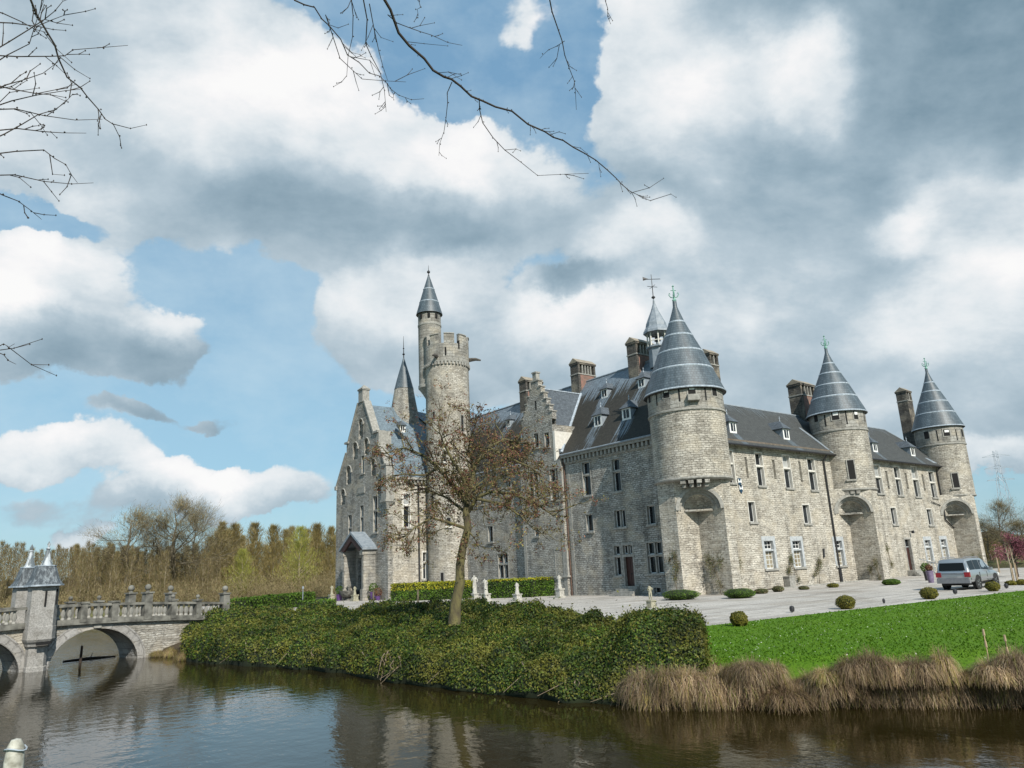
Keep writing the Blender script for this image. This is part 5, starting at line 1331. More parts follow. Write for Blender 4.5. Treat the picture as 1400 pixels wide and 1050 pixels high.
# ---- generic bare trees
def bare_tree(name, h, seed, prm, trunk_r, leafm=None, nleaf=0, lsize=.3, bark='bark', spreadr=None, lean=0):
    R = np.random.default_rng(seed); mb = MB(); tips = []
    root = empty(name, (0, 0, 0)); pts = [np.array([0, 0, -.5])]; n = 7
    for k in range(1, n+1): pts.append(np.array([R.normal(0, .012*h), R.normal(0, .012*h), h*prm.get('trunk', .9)*k/n]))
    mb.tube(pts, [trunk_r*(1-.85*k/n) for k in range(n+1)], 6)
    nb = prm['count']
    for k in range(nb):
        f = prm['start']+(1-prm['start'])*(k+R.random())/nb; z = f*n*.999; i = int(z); b0 = pts[i]+(pts[i+1]-pts[i])*(z-i)
        a = R.uniform(0, 2*PI); el = prm['elev']+R.normal(0, .12); 
        d = np.array([math.cos(a)*math.cos(el), math.sin(a)*math.cos(el), math.sin(el)])
        L = prm['len'](f)*h*R.uniform(.75, 1.2)
        grow(mb, b0, d, L, max(trunk_r*.4*(1-f*.7), .03), 0, R, prm, tips)
    tk = mb.build('trunk', bark, root)
    if nleaf and leafm == 'brush':
        tp = np.array([a for a, _ in tips]); P = tp[R.choice(len(tp), nleaf)]+R.normal(0, .55, (nleaf, 3)); dd = P-np.array([0, 0, h*.35]); dd /= np.linalg.norm(dd, axis=1)[:, None]; dd = dd+R.normal(0, .45, dd.shape); dd /= np.linalg.norm(dd, axis=1)[:, None]
        w_ = np.cross(dd, R.normal(size=dd.shape)); w_ /= np.linalg.norm(w_, axis=1)[:, None]; w_ *= R.uniform(.012, .026, nleaf)[:, None]
        fast_mesh('crown', np.stack([P-w_, P+w_, P+dd*R.uniform(.5, 1.3, nleaf)[:, None]], 1).reshape(-1, 3), np.arange(3*nleaf).reshape(nleaf, 3), ['bigtwig'], root)
    elif nleaf:
        tp = np.array([a for a, _ in tips]); P = tp[R.choice(len(tp), nleaf)]+R.normal(0, lsize*1.3, (nleaf, 3))
        leaves('crown', P, R.normal(size=P.shape), lsize, [leafm], root, spread=1, aspect=.35, rngs=R)
    return root
MT['bigtwig'] = leafmat('grey_brown_twig', [(.21, .17, .10), (.16, .13, .075), (.26, .21, .12), (.22, .19, .085)], .2)
MT['pop_twig'] = simple('poplar_bark', (.22, .18, .12), (.38, .32, .23), 2, .9)
MT['pop_leaf'] = leafmat('poplar_bud', [(.27, .21, .085), (.22, .175, .07), (.32, .25, .105), (.23, .205, .085)], .35)
MT['pop_leaf2'] = leafmat('willow_fresh_leaf', [(.33, .34, .08), (.40, .38, .09), (.27, .28, .07)], .4)
MT['brush'] = leafmat('brushwood_twig', [(.20, .155, .08), (.155, .12, .06), (.25, .195, .10), (.18, .16, .065)], .25)
def twig_tree(name, h, seed, rad, n, n_l, mat, barkm, bare=.12, tr=.12, leafm=None, nl=0):
    """upright far tree: trunk, a few rising limbs and a cloud of very thin rising twigs"""
    R = np.random.default_rng(seed); root = empty(name, (0, 0, 0)); mb = MB()
    mb.tube([(0, 0, -.5), (R.normal(0, .1), R.normal(0, .1), h*.5), (R.normal(0, .15), R.normal(0, .15), h*.97)], [tr, tr*.7, .02], 5)
    ph = R.uniform(0, 6.28, 3); prf = lambda f: rad*(1+.35*np.sin(np.asarray(f)*17+ph[0])*np.sin(np.asarray(f)*9+ph[1]))*(np.clip((f-bare)/.22, 0, 1)**.7)*(1-np.clip((f-.5)/.5, 0, 1)**1.6*.8)
    for k in range(n_l):
        f = R.uniform(bare, .8); a = R.uniform(0, 2*PI); r = prf(f+.15)*R.uniform(.6, 1); L = h*.2
        mb.tube([(0, 0, f*h), (r*.6*math.cos(a), r*.6*math.sin(a), f*h+L*.5), (r*math.cos(a), r*math.sin(a), f*h+L)], [tr*.35, tr*.2, .015], 3, cap=False)
    mb.build('trunk', barkm, root)
    f = bare+(1.0-bare)*R.random(n)**1.05; a = R.uniform(0, 2*PI, n); r = prf(f)*R.random(n)**.75*(1+.4*np.sin(a*3+f*14+ph[2]))
    P = np.stack([r*np.cos(a), r*np.sin(a), f*h], 1); up = np.stack([np.cos(a)*.35, np.sin(a)*.35, np.ones(n)], 1)+R.normal(0, .22, (n, 3)); up /= np.linalg.norm(up, axis=1)[:, None]
    L = R.uniform(.35, 1.05, n)[:, None]*h/14; w = np.cross(up, R.normal(size=(n, 3))); w /= np.linalg.norm(w, axis=1)[:, None]; w *= R.uniform(.018, .04, n)[:, None]
    v = np.stack([P-w, P+w, P+up*L], 1).reshape(-1, 3)
    fast_mesh('crown', v, np.arange(3*n).reshape(n, 3), [mat], root)
    return root
wide = dict(seg=4, wob=.16, up=.05, sides=[5, 4, 3, 3], depth=3, nb=[6, 5, 5], fmin=.25, spread=.65, lr=.56, rr=.5, count=17, start=.25, elev=.55, len=lambda f: .42*(1.25-f), trunk=.8)
protos = {}
protos['poplar'] = [twig_tree('poplar', 15, 31+k, 2.3, 6500, 20, 'pop_leaf', 'pop_twig', .1, .16) for k in range(3)]
protos['green'] = [twig_tree('willow', 13, 51, 3.0, 5200, 18, 'pop_leaf2', 'pop_twig', .1, .2)]
protos['slim'] = [twig_tree('young_poplar', 13, 61+k, 1.35, 1900, 13, 'brush', 'pop_twig', .12, .09) for k in range(3)]
protos['big'] = [bare_tree('spreading_tree', 20, 71+k, wide, .42, 'brush', 7500, .26, 'bark') for k in range(2)]
usedp = set()
def plant(kind, k, pos, sc, label, cat, group, rz=None):
    src = protos[kind][k]
    o = src if (kind, k) not in usedp else copy_tree(src); usedp.add((kind, k))
    o.location = pos; o.scale = (sc, sc, sc) if not hasattr(sc, '__len__') else sc; o.rotation_euler = (0, 0, rz if rz is not None else rr_.uniform(0, 6.28))
    tag(o, label, cat, group); return o
def at_az(px_, D, z=-.3):
    r = ray(px_, 800); a = math.atan2(r[0], r[1]); return (D*math.sin(a), D*math.cos(a), z)
def hfor(px_, ytop, D): return atD(px_, ytop, D)[2]+.3
GT = 'slender bare trees in the wood beyond the moat'
x = -12
i = 0
while x < 300:   # left row of slender young poplars
    D = rr_.uniform(128, 150); H_ = hfor(x, 747+rr_.uniform(-6, 10)+max(0, (x-130))*.05, D)
    zone = 'left of the bridge turrets' if x < 25 else ('just right of the bridge turrets' if x < 130 else ('below the big spreading trees' if x < 280 else 'left of the castle'))
    plant('slim', i % 3, at_az(x, D), H_/13, 'thin bare greyish poplar beyond the moat, '+zone, 'tree', GT); x += rr_.uniform(5, 8.5); i += 1
x = 100; i = 0
while x < 470:
    D = rr_.uniform(155, 190); H_ = hfor(x, rr_.uniform(720, 748) if x > 280 else rr_.uniform(745, 760), D)
    zone = 'below the big spreading trees' if x < 285 else ('between the spreading trees and the yellow green tree' if x < 385 else 'nearest the castle gate house')
    plant('poplar', i % 3, at_az(x, D), H_/15, 'ochre poplar beyond the moat, '+zone, 'tree', 'ochre poplars beyond the moat'); x += rr_.uniform(6.5, 12); i += 1
for px_, yt, D, lab in ((300, 716, 150, 'tall ochre poplar right of the big spreading trees'), (318, 718, 152, 'ochre poplar, second to the right of the big spreading trees'), (345, 717, 150, 'broad ochre poplar midway between the big trees and the castle'), (372, 720, 151, 'ochre poplar just left of the yellow green tree'), (432, 718, 150, 'ochre poplar right of the yellow green tree'), (452, 722, 148, 'ochre poplar touching the gate house outline')):
    H_ = hfor(px_, yt, D); plant('poplar', rr_.randrange(3), at_az(px_, D), (H_/15*1.25, H_/15*1.25, H_/15), lab, 'tree', 'ochre poplars beyond the moat')
plant('green', 0, at_az(409, 138), (1.15*hfor(409, 722, 138)/13,)*2+(hfor(409, 722, 138)/13,), 'fresh yellow green tree in the row of poplars beyond the moat', 'tree', None)
plant('green', 0, at_az(330, 132), (.8, .8, hfor(330, 752, 132)/13), 'smaller yellow green tree low in front of the ochre poplars', 'tree', None)
plant('big', 0, at_az(172, 140), (1.0, 1.0, hfor(172, 694, 140)/18.5), 'big bare spreading tree, the left one of the pair rising above the wood', 'tree', 'big spreading bare trees')
plant('big', 1, at_az(234, 138), (1.15, 1.15, hfor(234, 681, 138)/18.5), 'tallest bare spreading tree with a rounded crown above the wood', 'tree', 'big spreading bare trees')
plant('big', 0, at_az(262, 146), (.8, .8, hfor(262, 700, 146)/18.5), 'bare spreading tree behind the right side of the tallest one', 'tree', 'big spreading bare trees')
# right side trees beyond the water
for px_, yt, D, sc, lab in ((1384, 682, 190, .9, 'bare tree with thin grey limbs beyond the far tower, above the pink tree'), (1362, 712, 195, .7, 'low bare tree just right of the far tower'), (1412, 712, 185, .8, 'bare tree cut by the right edge beyond the water'), (1350, 700, 210, .9, 'bare tree half hidden by the far tower')):
    H_ = hfor(px_, yt, D); plant('big', rr_.randrange(2), at_az(px_, D), (sc*.9, sc*.9, H_/18.5), lab, 'tree', 'bare trees beyond the far tower')
for px_ in range(1335, 1425, 8):
    D = rr_.uniform(200, 215); H_ = hfor(px_, rr_.uniform(728, 742), D); plant('poplar', rr_.randrange(3), at_az(px_, D), (H_/15*1.3, H_/15*1.3, H_/15), 'olive brown tree in the far wood right of the far tower', 'tree', 'olive trees in the far wood')
# undergrowth: brushwood below the far trees
def brushwood(name, az0, az1, D0, D1, h0, h1, n, mat, label, size=(.18, .55)):
    R = np.random.default_rng(n); a = np.radians(R.uniform(az0, az1, n)); D = R.uniform(D0, D1, n); hm = h0+(h1-h0)*R.random(n)
    lump = np.array([.65+.5*nz((D_*math.sin(a_), D_*math.cos(a_)), .07) for a_, D_ in zip(a, D)])
    z = -.3+R.random(n)*hm*lump; P = np.stack([D*np.sin(a), D*np.cos(a), z], 1)
    L = R.uniform(*size, n); up = R.normal(0, .9, (n, 3))+[0, 0, 1]; up /= np.linalg.norm(up, axis=1)[:, None]; w = np.stack([np.cos(a), -np.sin(a), 0*a], 1)*R.uniform(.015, .035, n)[:, None]
    v = np.stack([P-w, P+w, P+up*L[:, None]], 1).reshape(-1, 3)
    tag(fast_mesh(name, v, np.arange(3*n).reshape(n, 3), [mat]), label, 'undergrowth', kind='stuff')
brushwood('brushwood', -10, 31, 124, 150, 2.5, 5.6, 190000, 'brush', 'dense brown brushwood and saplings filling the wood beyond the moat')
brushwood('brushwood', 10, 31, 150, 185, 4.5, 9.5, 80000, 'pop_leaf', 'ochre thicket behind the brushwood beyond the moat')
brushwood('brushwood', 63, 85, 188, 215, 3, 9, 40000, 'brush', 'brown and olive thicket on the far shore right of the castle')
MT['woodshade'] = simple('wood_shade', (.04, .03, .018), (.07, .055, .03), .3, 1)  # dark colour of upright sheets painted as the shade deep inside the wood
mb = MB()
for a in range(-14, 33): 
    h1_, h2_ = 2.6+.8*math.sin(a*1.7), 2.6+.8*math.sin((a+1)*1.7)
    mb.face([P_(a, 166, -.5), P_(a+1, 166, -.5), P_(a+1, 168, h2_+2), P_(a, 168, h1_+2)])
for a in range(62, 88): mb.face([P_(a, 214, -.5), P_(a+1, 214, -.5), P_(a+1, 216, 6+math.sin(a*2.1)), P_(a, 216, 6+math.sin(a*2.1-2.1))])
tag(mb.build('wood_shade_screen', 'woodshade'), kind='structure')
# pink blossom tree and staked saplings at the right edge
pb = onz(1392, 789); 
pk = bare_tree('blossom_tree', 4.6, 91, dict(seg=4, wob=.2, up=.03, sides=[5, 4, 3], depth=2, nb=[4, 4], fmin=.2, spread=.7, lr=.6, rr=.5, count=10, start=.35, elev=.5, len=lambda f: .42*(1.2-f), trunk=.7), .13, 'pink', 2600, .16, 'twig')
pk.location = (pb[0], pb[1], 0); pk.scale = (1.1, 1.1, 1); tag(pk, 'small tree full of dark pink blossom near the water at the right edge', 'tree')
for px_, py_, lab in ((1386, 799, 'thin staked sapling in front of the pink blossom tree, left of two'), (1391.5, 798.5, 'thin staked sapling in front of the pink blossom tree, right of two'), (1366, 783, 'thin young tree between the far tower and the pink blossom tree')):
    p = onz(px_, py_); root = empty('sapling', (p[0], p[1], 0), lab, 'sapling', 'young trees near the pink tree'); mb = MB(); tips = []
    mb.tube([(p[0], p[1], 0), (p[0]+.03, p[1], 1.3), (p[0], p[1]+.03, 2.6)], [.06, .045, .02], 5)
    for k in range(9): grow(mb, np.array([p[0], p[1], 1.3+.14*k]), np.array([math.cos(k*2.4)*.6, math.sin(k*2.4)*.6, .7]), .55, .015, 1, R, dict(seg=3, wob=.15, up=.05, sides=[3, 3], depth=1, nb=[0], fmin=.2, spread=.5, lr=.5, rr=.5), tips)
    mb.build('stem', 'pop_twig', root, (p[0], p[1], 0)); mb = MB(); mb.tube([(p[0]+.22, p[1], 0), (p[0]+.22, p[1], 1.5)], .04, 5); mb.build('stake', 'reed', root, (p[0], p[1], 0))
# electricity pylon far away
pq = at_az(1398, 520); hp = atD(1398, 612, 520)[2]; root = empty('pylon', pq, 'grey lattice electricity pylon far away above the trees at the right edge', 'pylon'); mb = MB()
def hw(z): return 4.2*(1-z/hp)+.5 if z < hp*.7 else .9+.9*(1-z/hp)
zs_ = [hp*k/12 for k in range(13)]
for k in range(12):
    for sx in (-1, 1):
        for sy in (-1, 1): mb.tube([(pq[0]+sx*hw(zs_[k]), pq[1]+sy*hw(zs_[k]), zs_[k]), (pq[0]+sx*hw(zs_[k+1]), pq[1]+sy*hw(zs_[k+1]), zs_[k+1])], .16, 3, cap=False)
        mb.tube([(pq[0]+sx*hw(zs_[k]), pq[1]-hw(zs_[k]), zs_[k]), (pq[0]+sx*hw(zs_[k+1]), pq[1]+hw(zs_[k+1]), zs_[k+1])], .11, 3, cap=False)
        mb.tube([(pq[0]-hw(zs_[k]), pq[1]+sx*hw(zs_[k]), zs_[k]), (pq[0]+hw(zs_[k+1]), pq[1]+sx*hw(zs_[k+1]), zs_[k+1])], .11, 3, cap=False)
mb.build('lattice_mast', 'lead', root, pq)
for f in (.7, .82, .94):
    mb = MB(); z = hp*f; w_ = 7.5
    for dz in (0, 1.6): mb.tube([(pq[0]-w_*.5, pq[1]+w_*.8, z), (pq[0], pq[1], z+dz), (pq[0]+w_*.5, pq[1]-w_*.8, z)], .14, 3)
    mb.build('cross_arm', 'lead', root, pq)
# ================================================================ BRIDGE
BP = np.array([5.106, 42.058]); BU = np.array([.9729, .2311]); BN = np.array([.2311, -.9729])
def B(s, o, z): q_ = BP+BU*s+BN*o; return (q_[0], q_[1], z)
BO = B(-.6, 0, WZ)
bridge = empty('stone_bridge', BO, 'humped stone bridge with balustrades, ball finials and two slate roofed sentry turrets', 'bridge')
def deck(s):    # underside of the string course
    return 1.1-.0042*(s+.8)**2 if s > -.8 else 1.1-.010*(s+.8)**2
WID = 2.0
MT['bridge_brick'] = stone('whitewashed_bridge_masonry', (.50, .485, .44), (.34, .325, .29), (.33, .31, .27), bw=.34, rh=.11, speck=.4)
MT['bridge_stone'] = simple('weathered_bridge_stone', (.065, .063, .055), (.2, .195, .17), 2.5, .9, .3, .02)
MT['bridge_pale'] = stone('pale_bridge_ashlar', (.37, .36, .345), (.34, .33, .315), (.27, .26, .245), bw=.7, rh=.33, speck=.08)
mb = MB(); ar = MB()
arches = [(-0.02, 4.12, .82), (-5.3, -1.18, .86), (-10.4, -6.3, .4)]
def wallstrip(s0, s1, n):
    for k in range(n):
        a, b_ = s0+(s1-s0)*k/n, s0+(s1-s0)*(k+1)/n
        for o_ in (0, -WID): mb.face([B(a, o_, -1.3), B(b_, o_, -1.3), B(b_, o_, deck(b_)), B(a, o_, deck(a))], 0, [(a, -1.3), (b_, -1.3), (b_, deck(b_)), (a, deck(a))])
wallstrip(4.12, 9.0, 10); wallstrip(-1.18, -.02, 3); wallstrip(-6.3, -5.3, 2); wallstrip(-22, -10.4, 10)
for (s0, s1, zc_) in arches:
    c = (s0+s1)/2; hw_ = (s1-s0)/2; N = 24; rise = zc_-(-.95)
    ar = MB(); pt = lambda t, e=0: (c-math.cos(t)*(hw_+e), -.95+math.sin(t)*(rise+e))
    for k in range(N):
        t0, t1 = PI*k/N, PI*(k+1)/N; (a, za_), (b_, zb_) = pt(t0), pt(t1); (a2, za2), (b2, zb2) = pt(t0, .42), pt(t1, .42)
        for o_ in (0, -WID):
            mb.face([B(a, o_, za_), B(b_, o_, zb_), B(b_, o_, max(deck(b_), zb_)), B(a, o_, max(deck(a), za_))], 0, [(a, za_), (b_, zb_), (b_, deck(b_)), (a, deck(a))])
        mb.face([B(a, 0, za_), B(a, -WID, za_), B(b_, -WID, zb_), B(b_, 0, zb_)], 1)
        cl = lambda s, z: min(z, deck(s)-.005)
        ar.face([B(a, .03, za_), B(b_, .03, zb_), B(b2, .03, cl(b2, zb2)), B(a2, .03, cl(a2, za2))], 0, [(t0*2, 0), (t1*2, 0), (t1*2, .42), (t0*2, .42)])
        ar.face([B(a, .03, za_), B(a, -.3, za_), B(b_, -.3, zb_), B(b_, .03, zb_)], 0)
    ar.build('arch_ring', 'bridge_pale', bridge, BO)
def bb(mb_, name, mats, parent=None): return mb_.build(name, mats, parent or bridge, BO)
bb(mb, 'arch_walls', ['bridge_brick', 'bridge_pale'])
mb = MB(); ks = B(2.03, .06, 0); 
mb.prism([B(1.85, .09, .86), B(2.2, .09, .86), B(2.25, .09, 1.12), B(1.8, .09, 1.12)], tuple(np.array([*(-BN*.12), 0]))); bb(mb, 'keystone', 'trim')
mb = MB()
def sbox(mb_, s0, s1, o0, o1, z0a, z0b, z1a, z1b, mat=0):
    p = [B(s0, o0, z0a), B(s1, o0, z0b), B(s1, o1, z0b), B(s0, o1, z0a)]; q_ = [B(s0, o0, z1a), B(s1, o0, z1b), B(s1, o1, z1b), B(s0, o1, z1a)]
    mb_.face(p[::-1], mat); mb_.face(q_, mat)
    for k in range(4): j = (k+1) % 4; mb_.face([p[k], p[j], q_[j], q_[k]], mat)
for side, o0, name in ((0, -.12, 'near_parapet'), (1, -WID-.15, 'far_parapet')):
    mbp = MB(); N = 40
    for k in range(N):
        a, b_ = -22+31*k/N, -22+31*(k+1)/N
        for (zz0, zz1, w0, w1) in ((0, .09, -.04, .34), (.09, .25, .0, .3), (.83, .95, -.03, .33)):
            sbox(mbp, a, b_, o0+w1, o0+w0, deck(a)+zz0, deck(b_)+zz0, deck(a)+zz1, deck(b_)+zz1)
    par = bb(mbp, name, 'bridge_stone')
    # posts
    posts = [(px_, t) for px_, t in ((114, 's'), (156, 's'), (201, 'L'), (236, 'm'), (270, 'm'), (307, 'L'))] if side == 0 else [(96, 'm'), (135, 'm'), (178, 'L'), (232, 'L')]
    S_ = []
    for px_, t in posts:
        # intersect with the parapet line
        r = ray(px_, 825); q0 = BP+BN*(o0+.15); n_ = np.array([-BU[1], BU[0]]); tt = (n_@q0)/(n_@r[:2]); pos = r[:2]*tt; s = (pos-BP)@BU; S_.append(s)
        mbq = MB(); z = deck(s); top = {'s': .97, 'm': 1.0, 'L': 1.38}[t]; hw_ = {'s': .15, 'm': .14, 'L': .19}[t]
        sbox(mbq, s-hw_, s+hw_, o0+.36, o0-.06, z+.1, z+.1, z+top, z+top); sbox(mbq, s-hw_-.05, s+hw_+.05, o0+.41, o0-.11, z+top, z+top, z+top+.08, z+top+.08)
        po = bb(mbq, 'post', 'bridge_stone', par)
        if t != 's':
            r_ = .165 if t == 'L' else .11; c = B(s, o0+.15, z+top+.08); mbq = MB()
            mbq.rev([(.0, 0), (r_*.7, 0), (r_*.45, r_*.35), (r_*.5, r_*.5)]+[(r_*math.cos(a), r_*1.35+r_*math.sin(a)) for a in np.linspace(-1.1, PI/2, 7)][:-1]+[(0, r_*2.35)], c, 12); bb(mbq, 'ball_finial', 'bridge_stone', par)
    # balusters, one mesh shared by all copies
    base = None; s = -8.0 if side == 0 else -6.0
    cnt = 0
    while s < 8.3 and cnt < 58:
        s += .29
        if any(abs(s-q_) < .3 for q_ in S_) or (side == 0 and -1.6 < s < .25) : continue
        c = B(s, o0+.15, deck(s)+.25)
        if base is None:
            mbq = MB(); mbq.rev([(.09, 0), (.09, .06), (.055, .1), (.105, .25), (.095, .33), (.05, .47), (.06, .52), (.09, .54), (.09, .585)], (0, 0, 0), 8); base = mbq.build('baluster', 'trim', par); o_ = base
        else: o_ = base.copy(); COL.objects.link(o_)
        o_.location = (c[0]-BO[0], c[1]-BO[1], c[2]-BO[2]); cnt += 1
mb = MB(); N = 30
for k in range(N):
    a, b_ = -22+31*k/N, -22+31*(k+1)/N; mb.face([B(a, .1, deck(a)+.1), B(b_, .1, deck(b_)+.1), B(b_, -WID-.1, deck(b_)+.1), B(a, -WID-.1, deck(a)+.1)])
    for o_, sg in ((.12, 1), (-WID-.12, -1)): mb.face([B(a, o_, deck(a)), B(b_, o_, deck(b_)), B(b_, -WID/2, deck(b_)), B(a, -WID/2, deck(a))])
bb(mb, 'roadway', 'gravel')
MT['bridge_smooth'] = groundmat('smooth_grey_limestone', (.26, .25, .235), (.36, .35, .33), 1.6, (.2, .19, .17), 2.5, fine=16, bs=.3)
def turret(sc, oc, n_, wd):
    mbt = MB()
    def ring(hw_, dp, z): return [B(sc-hw_, oc, z), B(sc-hw_, oc+dp*.62*n_, z), B(sc-hw_*.52, oc+dp*n_, z), B(sc+hw_*.52, oc+dp*n_, z), B(sc+hw_, oc+dp*.62*n_, z), B(sc+hw_, oc, z)]
    def loft(m_, R_, mat=0, close=True):
        for a, b_ in zip(R_[:-1], R_[1:]):
            for k in range(len(a)):
                j = (k+1) % len(a); m_.face([a[k], a[j], b_[j], b_[k]], mat)
        if close: m_.face(R_[-1], mat)
    h = wd/2; 
    loft(mbt, [ring(h, .95, .62), ring(h, .95, 1.15), ring(h*.97, .92, 1.16), ring(h*.97, .92, 3.0)])
    t_ = bb(mbt, 'sentry_turret', 'bridge_smooth')
    m2 = MB()
    loft(m2, [ring(h*.72, .6, WZ-.4), ring(h*.72, .6, -.62), ring(h*.68, .55, -.58), ring(h*.66, .55, .25), ring(h*.8, .7, .3), ring(h*.85, .75, .4), ring(h*.95, .9, .5), ring(h*1.02, .97, .6), ring(h*1.02, .97, .64)]); bb(m2, 'pier', 'bridge_smooth', t_)
    m2 = MB()
    for k in range(9):
        f = (k+.5)/9; s_ = sc-h*.5+h*f; c_ = B(s_, oc+.9*n_, 0); m2.rev([(0, .4), (.035, .42), (0, .44)], c_, 5)
        m2.box(c_[0]-.035, c_[0]+.035, c_[1]-.06, c_[1]+.02, .36, .47)
    bb(m2, 'corbel_holes', 'dark', t_)
    m2 = MB(); e = h+.09
    def rr2(hw_, dp, z, b=.0): return [B(sc-hw_, oc-b*n_, z), B(sc-hw_, oc+dp*.62*n_, z), B(sc-hw_*.52, oc+dp*n_, z), B(sc+hw_*.52, oc+dp*n_, z), B(sc+hw_, oc+dp*.62*n_, z), B(sc+hw_, oc-b*n_, z)]
    loft(m2, [rr2(e, 1.15, 3.0, .2), rr2(e*.8, .95, 3.25, .1), rr2(e*.62, .75, 3.75, 0), rr2(e*.56, .68, 3.85, 0)]); bb(m2, 'turret_roof', 'slate_turret', t_)
    m2 = MB(); loft(m2, [rr2(e+.03, 1.18, 2.95, .2), rr2(e+.03, 1.18, 3.02, .2)]); bb(m2, 'lead_edge', 'lead', t_)
    m2 = MB(); loft(m2, [rr2(e*.6, .72, 3.85, .02), rr2(e*.6, .72, 3.9, .02)]); bb(m2, 'lead_edge', 'lead', t_)
    m2 = MB(); c_ = B(sc, oc+.34*n_, 0); m2.rev([(.27, 3.86), (.16, 4.15), (.07, 4.62), (.11, 4.66), (.03, 4.74), (.07, 4.86), (0, 5.02)], c_, 8); bb(m2, 'spike', 'lead_dirty', t_)
    for ds, z0, z1 in ((-.14, 2.05, 2.75), (.48, 2.1, 2.8)):
        m2 = MB(); f = abs(ds)/h; o_ = .925 if f < .52 else .82
        a = B(sc+ds*wd*.7-.03, oc+o_*n_, z0); b_ = B(sc+ds*wd*.7+.04, oc+(o_+.03)*n_, z1); m2.box(a[0], b_[0], min(a[1], b_[1])-.02, max(a[1], b_[1])+.0, z0, z1); bb(m2, 'loophole', 'dark', t_)
    return t_
def slate_t():
    m, t, b = newmat('weathered_turret_slate'); v = t.coord('Object'); mp = t.node('ShaderNodeMapping', {'Scale': (3, 3, .7)}); t.l.new(v, mp.inputs[0])
    n = t.noise(mp.outputs[0], 3, 5, .7); t.l.new(t.ramp(n, [(.45, (.05, .058, .065)), (.62, (.2, .225, .24))]), b.inputs[0]); b.inputs['Roughness'].default_value = .6; return m
MT['slate_turret'] = slate_t(); MT['lead_dirty'] = simple('stained_lead', (.12, .14, .15), (.42, .45, .47), 5, .5, mscale=(1, 1, .4), lo=.45, hi=.55)
turret(-.62, 0, 1, 1.16); turret(-.5, -WID+.25, -1, 1.14)
# driftwood and stake in the water below the arch
p = onz(109.5, 906, WZ); top = atD(109.5, 883, math.hypot(p[0], p[1])); mb = MB(); mb.tube([(p[0], p[1], WZ-.4), (p[0]+.02, p[1], top[2])], [.07, .055], 7)
tag(mb.build('mooring_stake', 'twig', None, (p[0], p[1], WZ)), 'dark wooden stake standing in the water under the bridge arch', 'stake')
a, b_ = onz(86, 904.5, WZ+.02), onz(158, 897, WZ+.02); mb = MB(); mb.tube([a, (a+b_)/2+[0, .1, .03], b_], [.05, .07, .03], 6); mb.tube([(a+b_)/2, (a+b_)/2+[.2, .5, .25]], [.03, .01], 4)
tag(mb.build('floating_branch', 'twig', None, a), 'long dark branch floating beneath the bridge arch', 'branch')
# ================================================================ STATUES
def figure(mb_, c, h, R, bulk=1.0, arm=0, lean=0.0):
    """one continuous skinned stone figure standing at c, height h"""
    me = bpy.data.meshes.new('fig'); k = h/1.75
    J = {'pel': (0, 0, .95), 'wa': (lean*.3, 0, 1.1), 'ch': (lean*.6, 0, 1.32), 'ne': (lean, 0, 1.5), 'he': (lean*1.1, 0, 1.66), 'hl': (.1, 0, .9), 'kl': (.13, -.03, .5), 'fl': (.12, 0, .06), 'tl': (.12, -.14, .04),
         'hr': (-.1, 0, .9), 'kr': (-.12, -.1, .52), 'fr': (-.14, .03, .06), 'tr': (-.14, -.1, .04), 'sl': (.19+lean*.8, 0, 1.42), 'el': (.3+lean*.6, -.02, 1.16), 'wl': (.2+lean*.4, -.2, 1.02) if arm != 1 else (.34, -.12, 1.45),
         'sr': (-.19+lean*.8, 0, 1.42), 'er': (-.29+lean*.6, .03, 1.15), 'wr': (-.22, -.18, 1.2) if arm < 2 else (-.12, -.16, 1.5)}
    rad = dict(pel=.16, wa=.13, ch=.165, ne=.06, he=.105, hl=.1, kl=.065, fl=.05, tl=.035, hr=.1, kr=.065, fr=.05, tr=.035, sl=.075, el=.05, wl=.035, sr=.075, er=.05, wr=.035)
    E_ = [('pel', 'wa'), ('wa', 'ch'), ('ch', 'ne'), ('ne', 'he'), ('pel', 'hl'), ('hl', 'kl'), ('kl', 'fl'), ('fl', 'tl'), ('pel', 'hr'), ('hr', 'kr'), ('kr', 'fr'), ('fr', 'tr'), ('ch', 'sl'), ('sl', 'el'), ('el', 'wl'), ('ch', 'sr'), ('sr', 'er'), ('er', 'wr')]
    ks = list(J); me.from_pydata([J[a] for a in ks], [(ks.index(a), ks.index(b_)) for a, b_ in E_], [])
    o = bpy.data.objects.new('fig', me); COL.objects.link(o); md = o.modifiers.new('s', 'SKIN'); 
    for i, a in enumerate(ks): me.skin_vertices[0].data[i].radius = (rad[a]*bulk, rad[a]*bulk)
    me.skin_vertices[0].data[0].use_root = True
    sb = o.modifiers.new('u', 'SUBSURF'); sb.levels = 1; sb.render_levels = 1
    bpy.context.view_layer.update(); ev = bpy.data.meshes.new_from_object(o.evaluated_get(bpy.context.evaluated_depsgraph_get())); bpy.data.objects.remove(o)
    # face the viewer
    az = math.atan2(c[1], c[0])-PI/2
    ca, sa = math.cos(az), math.sin(az)
    f = lambda v: (c[0]+k*(v[0]*ca-v[1]*sa), c[1]+k*(v[0]*sa+v[1]*ca), c[2]+k*v[2])
    vs_ = [f(v.co) for v in ev.vertices]
    for p_ in ev.polygons: mb_.face([vs_[i] for i in p_.vertices], 0, [(0, 0)]*len(p_.vertices), True)
    return k, f
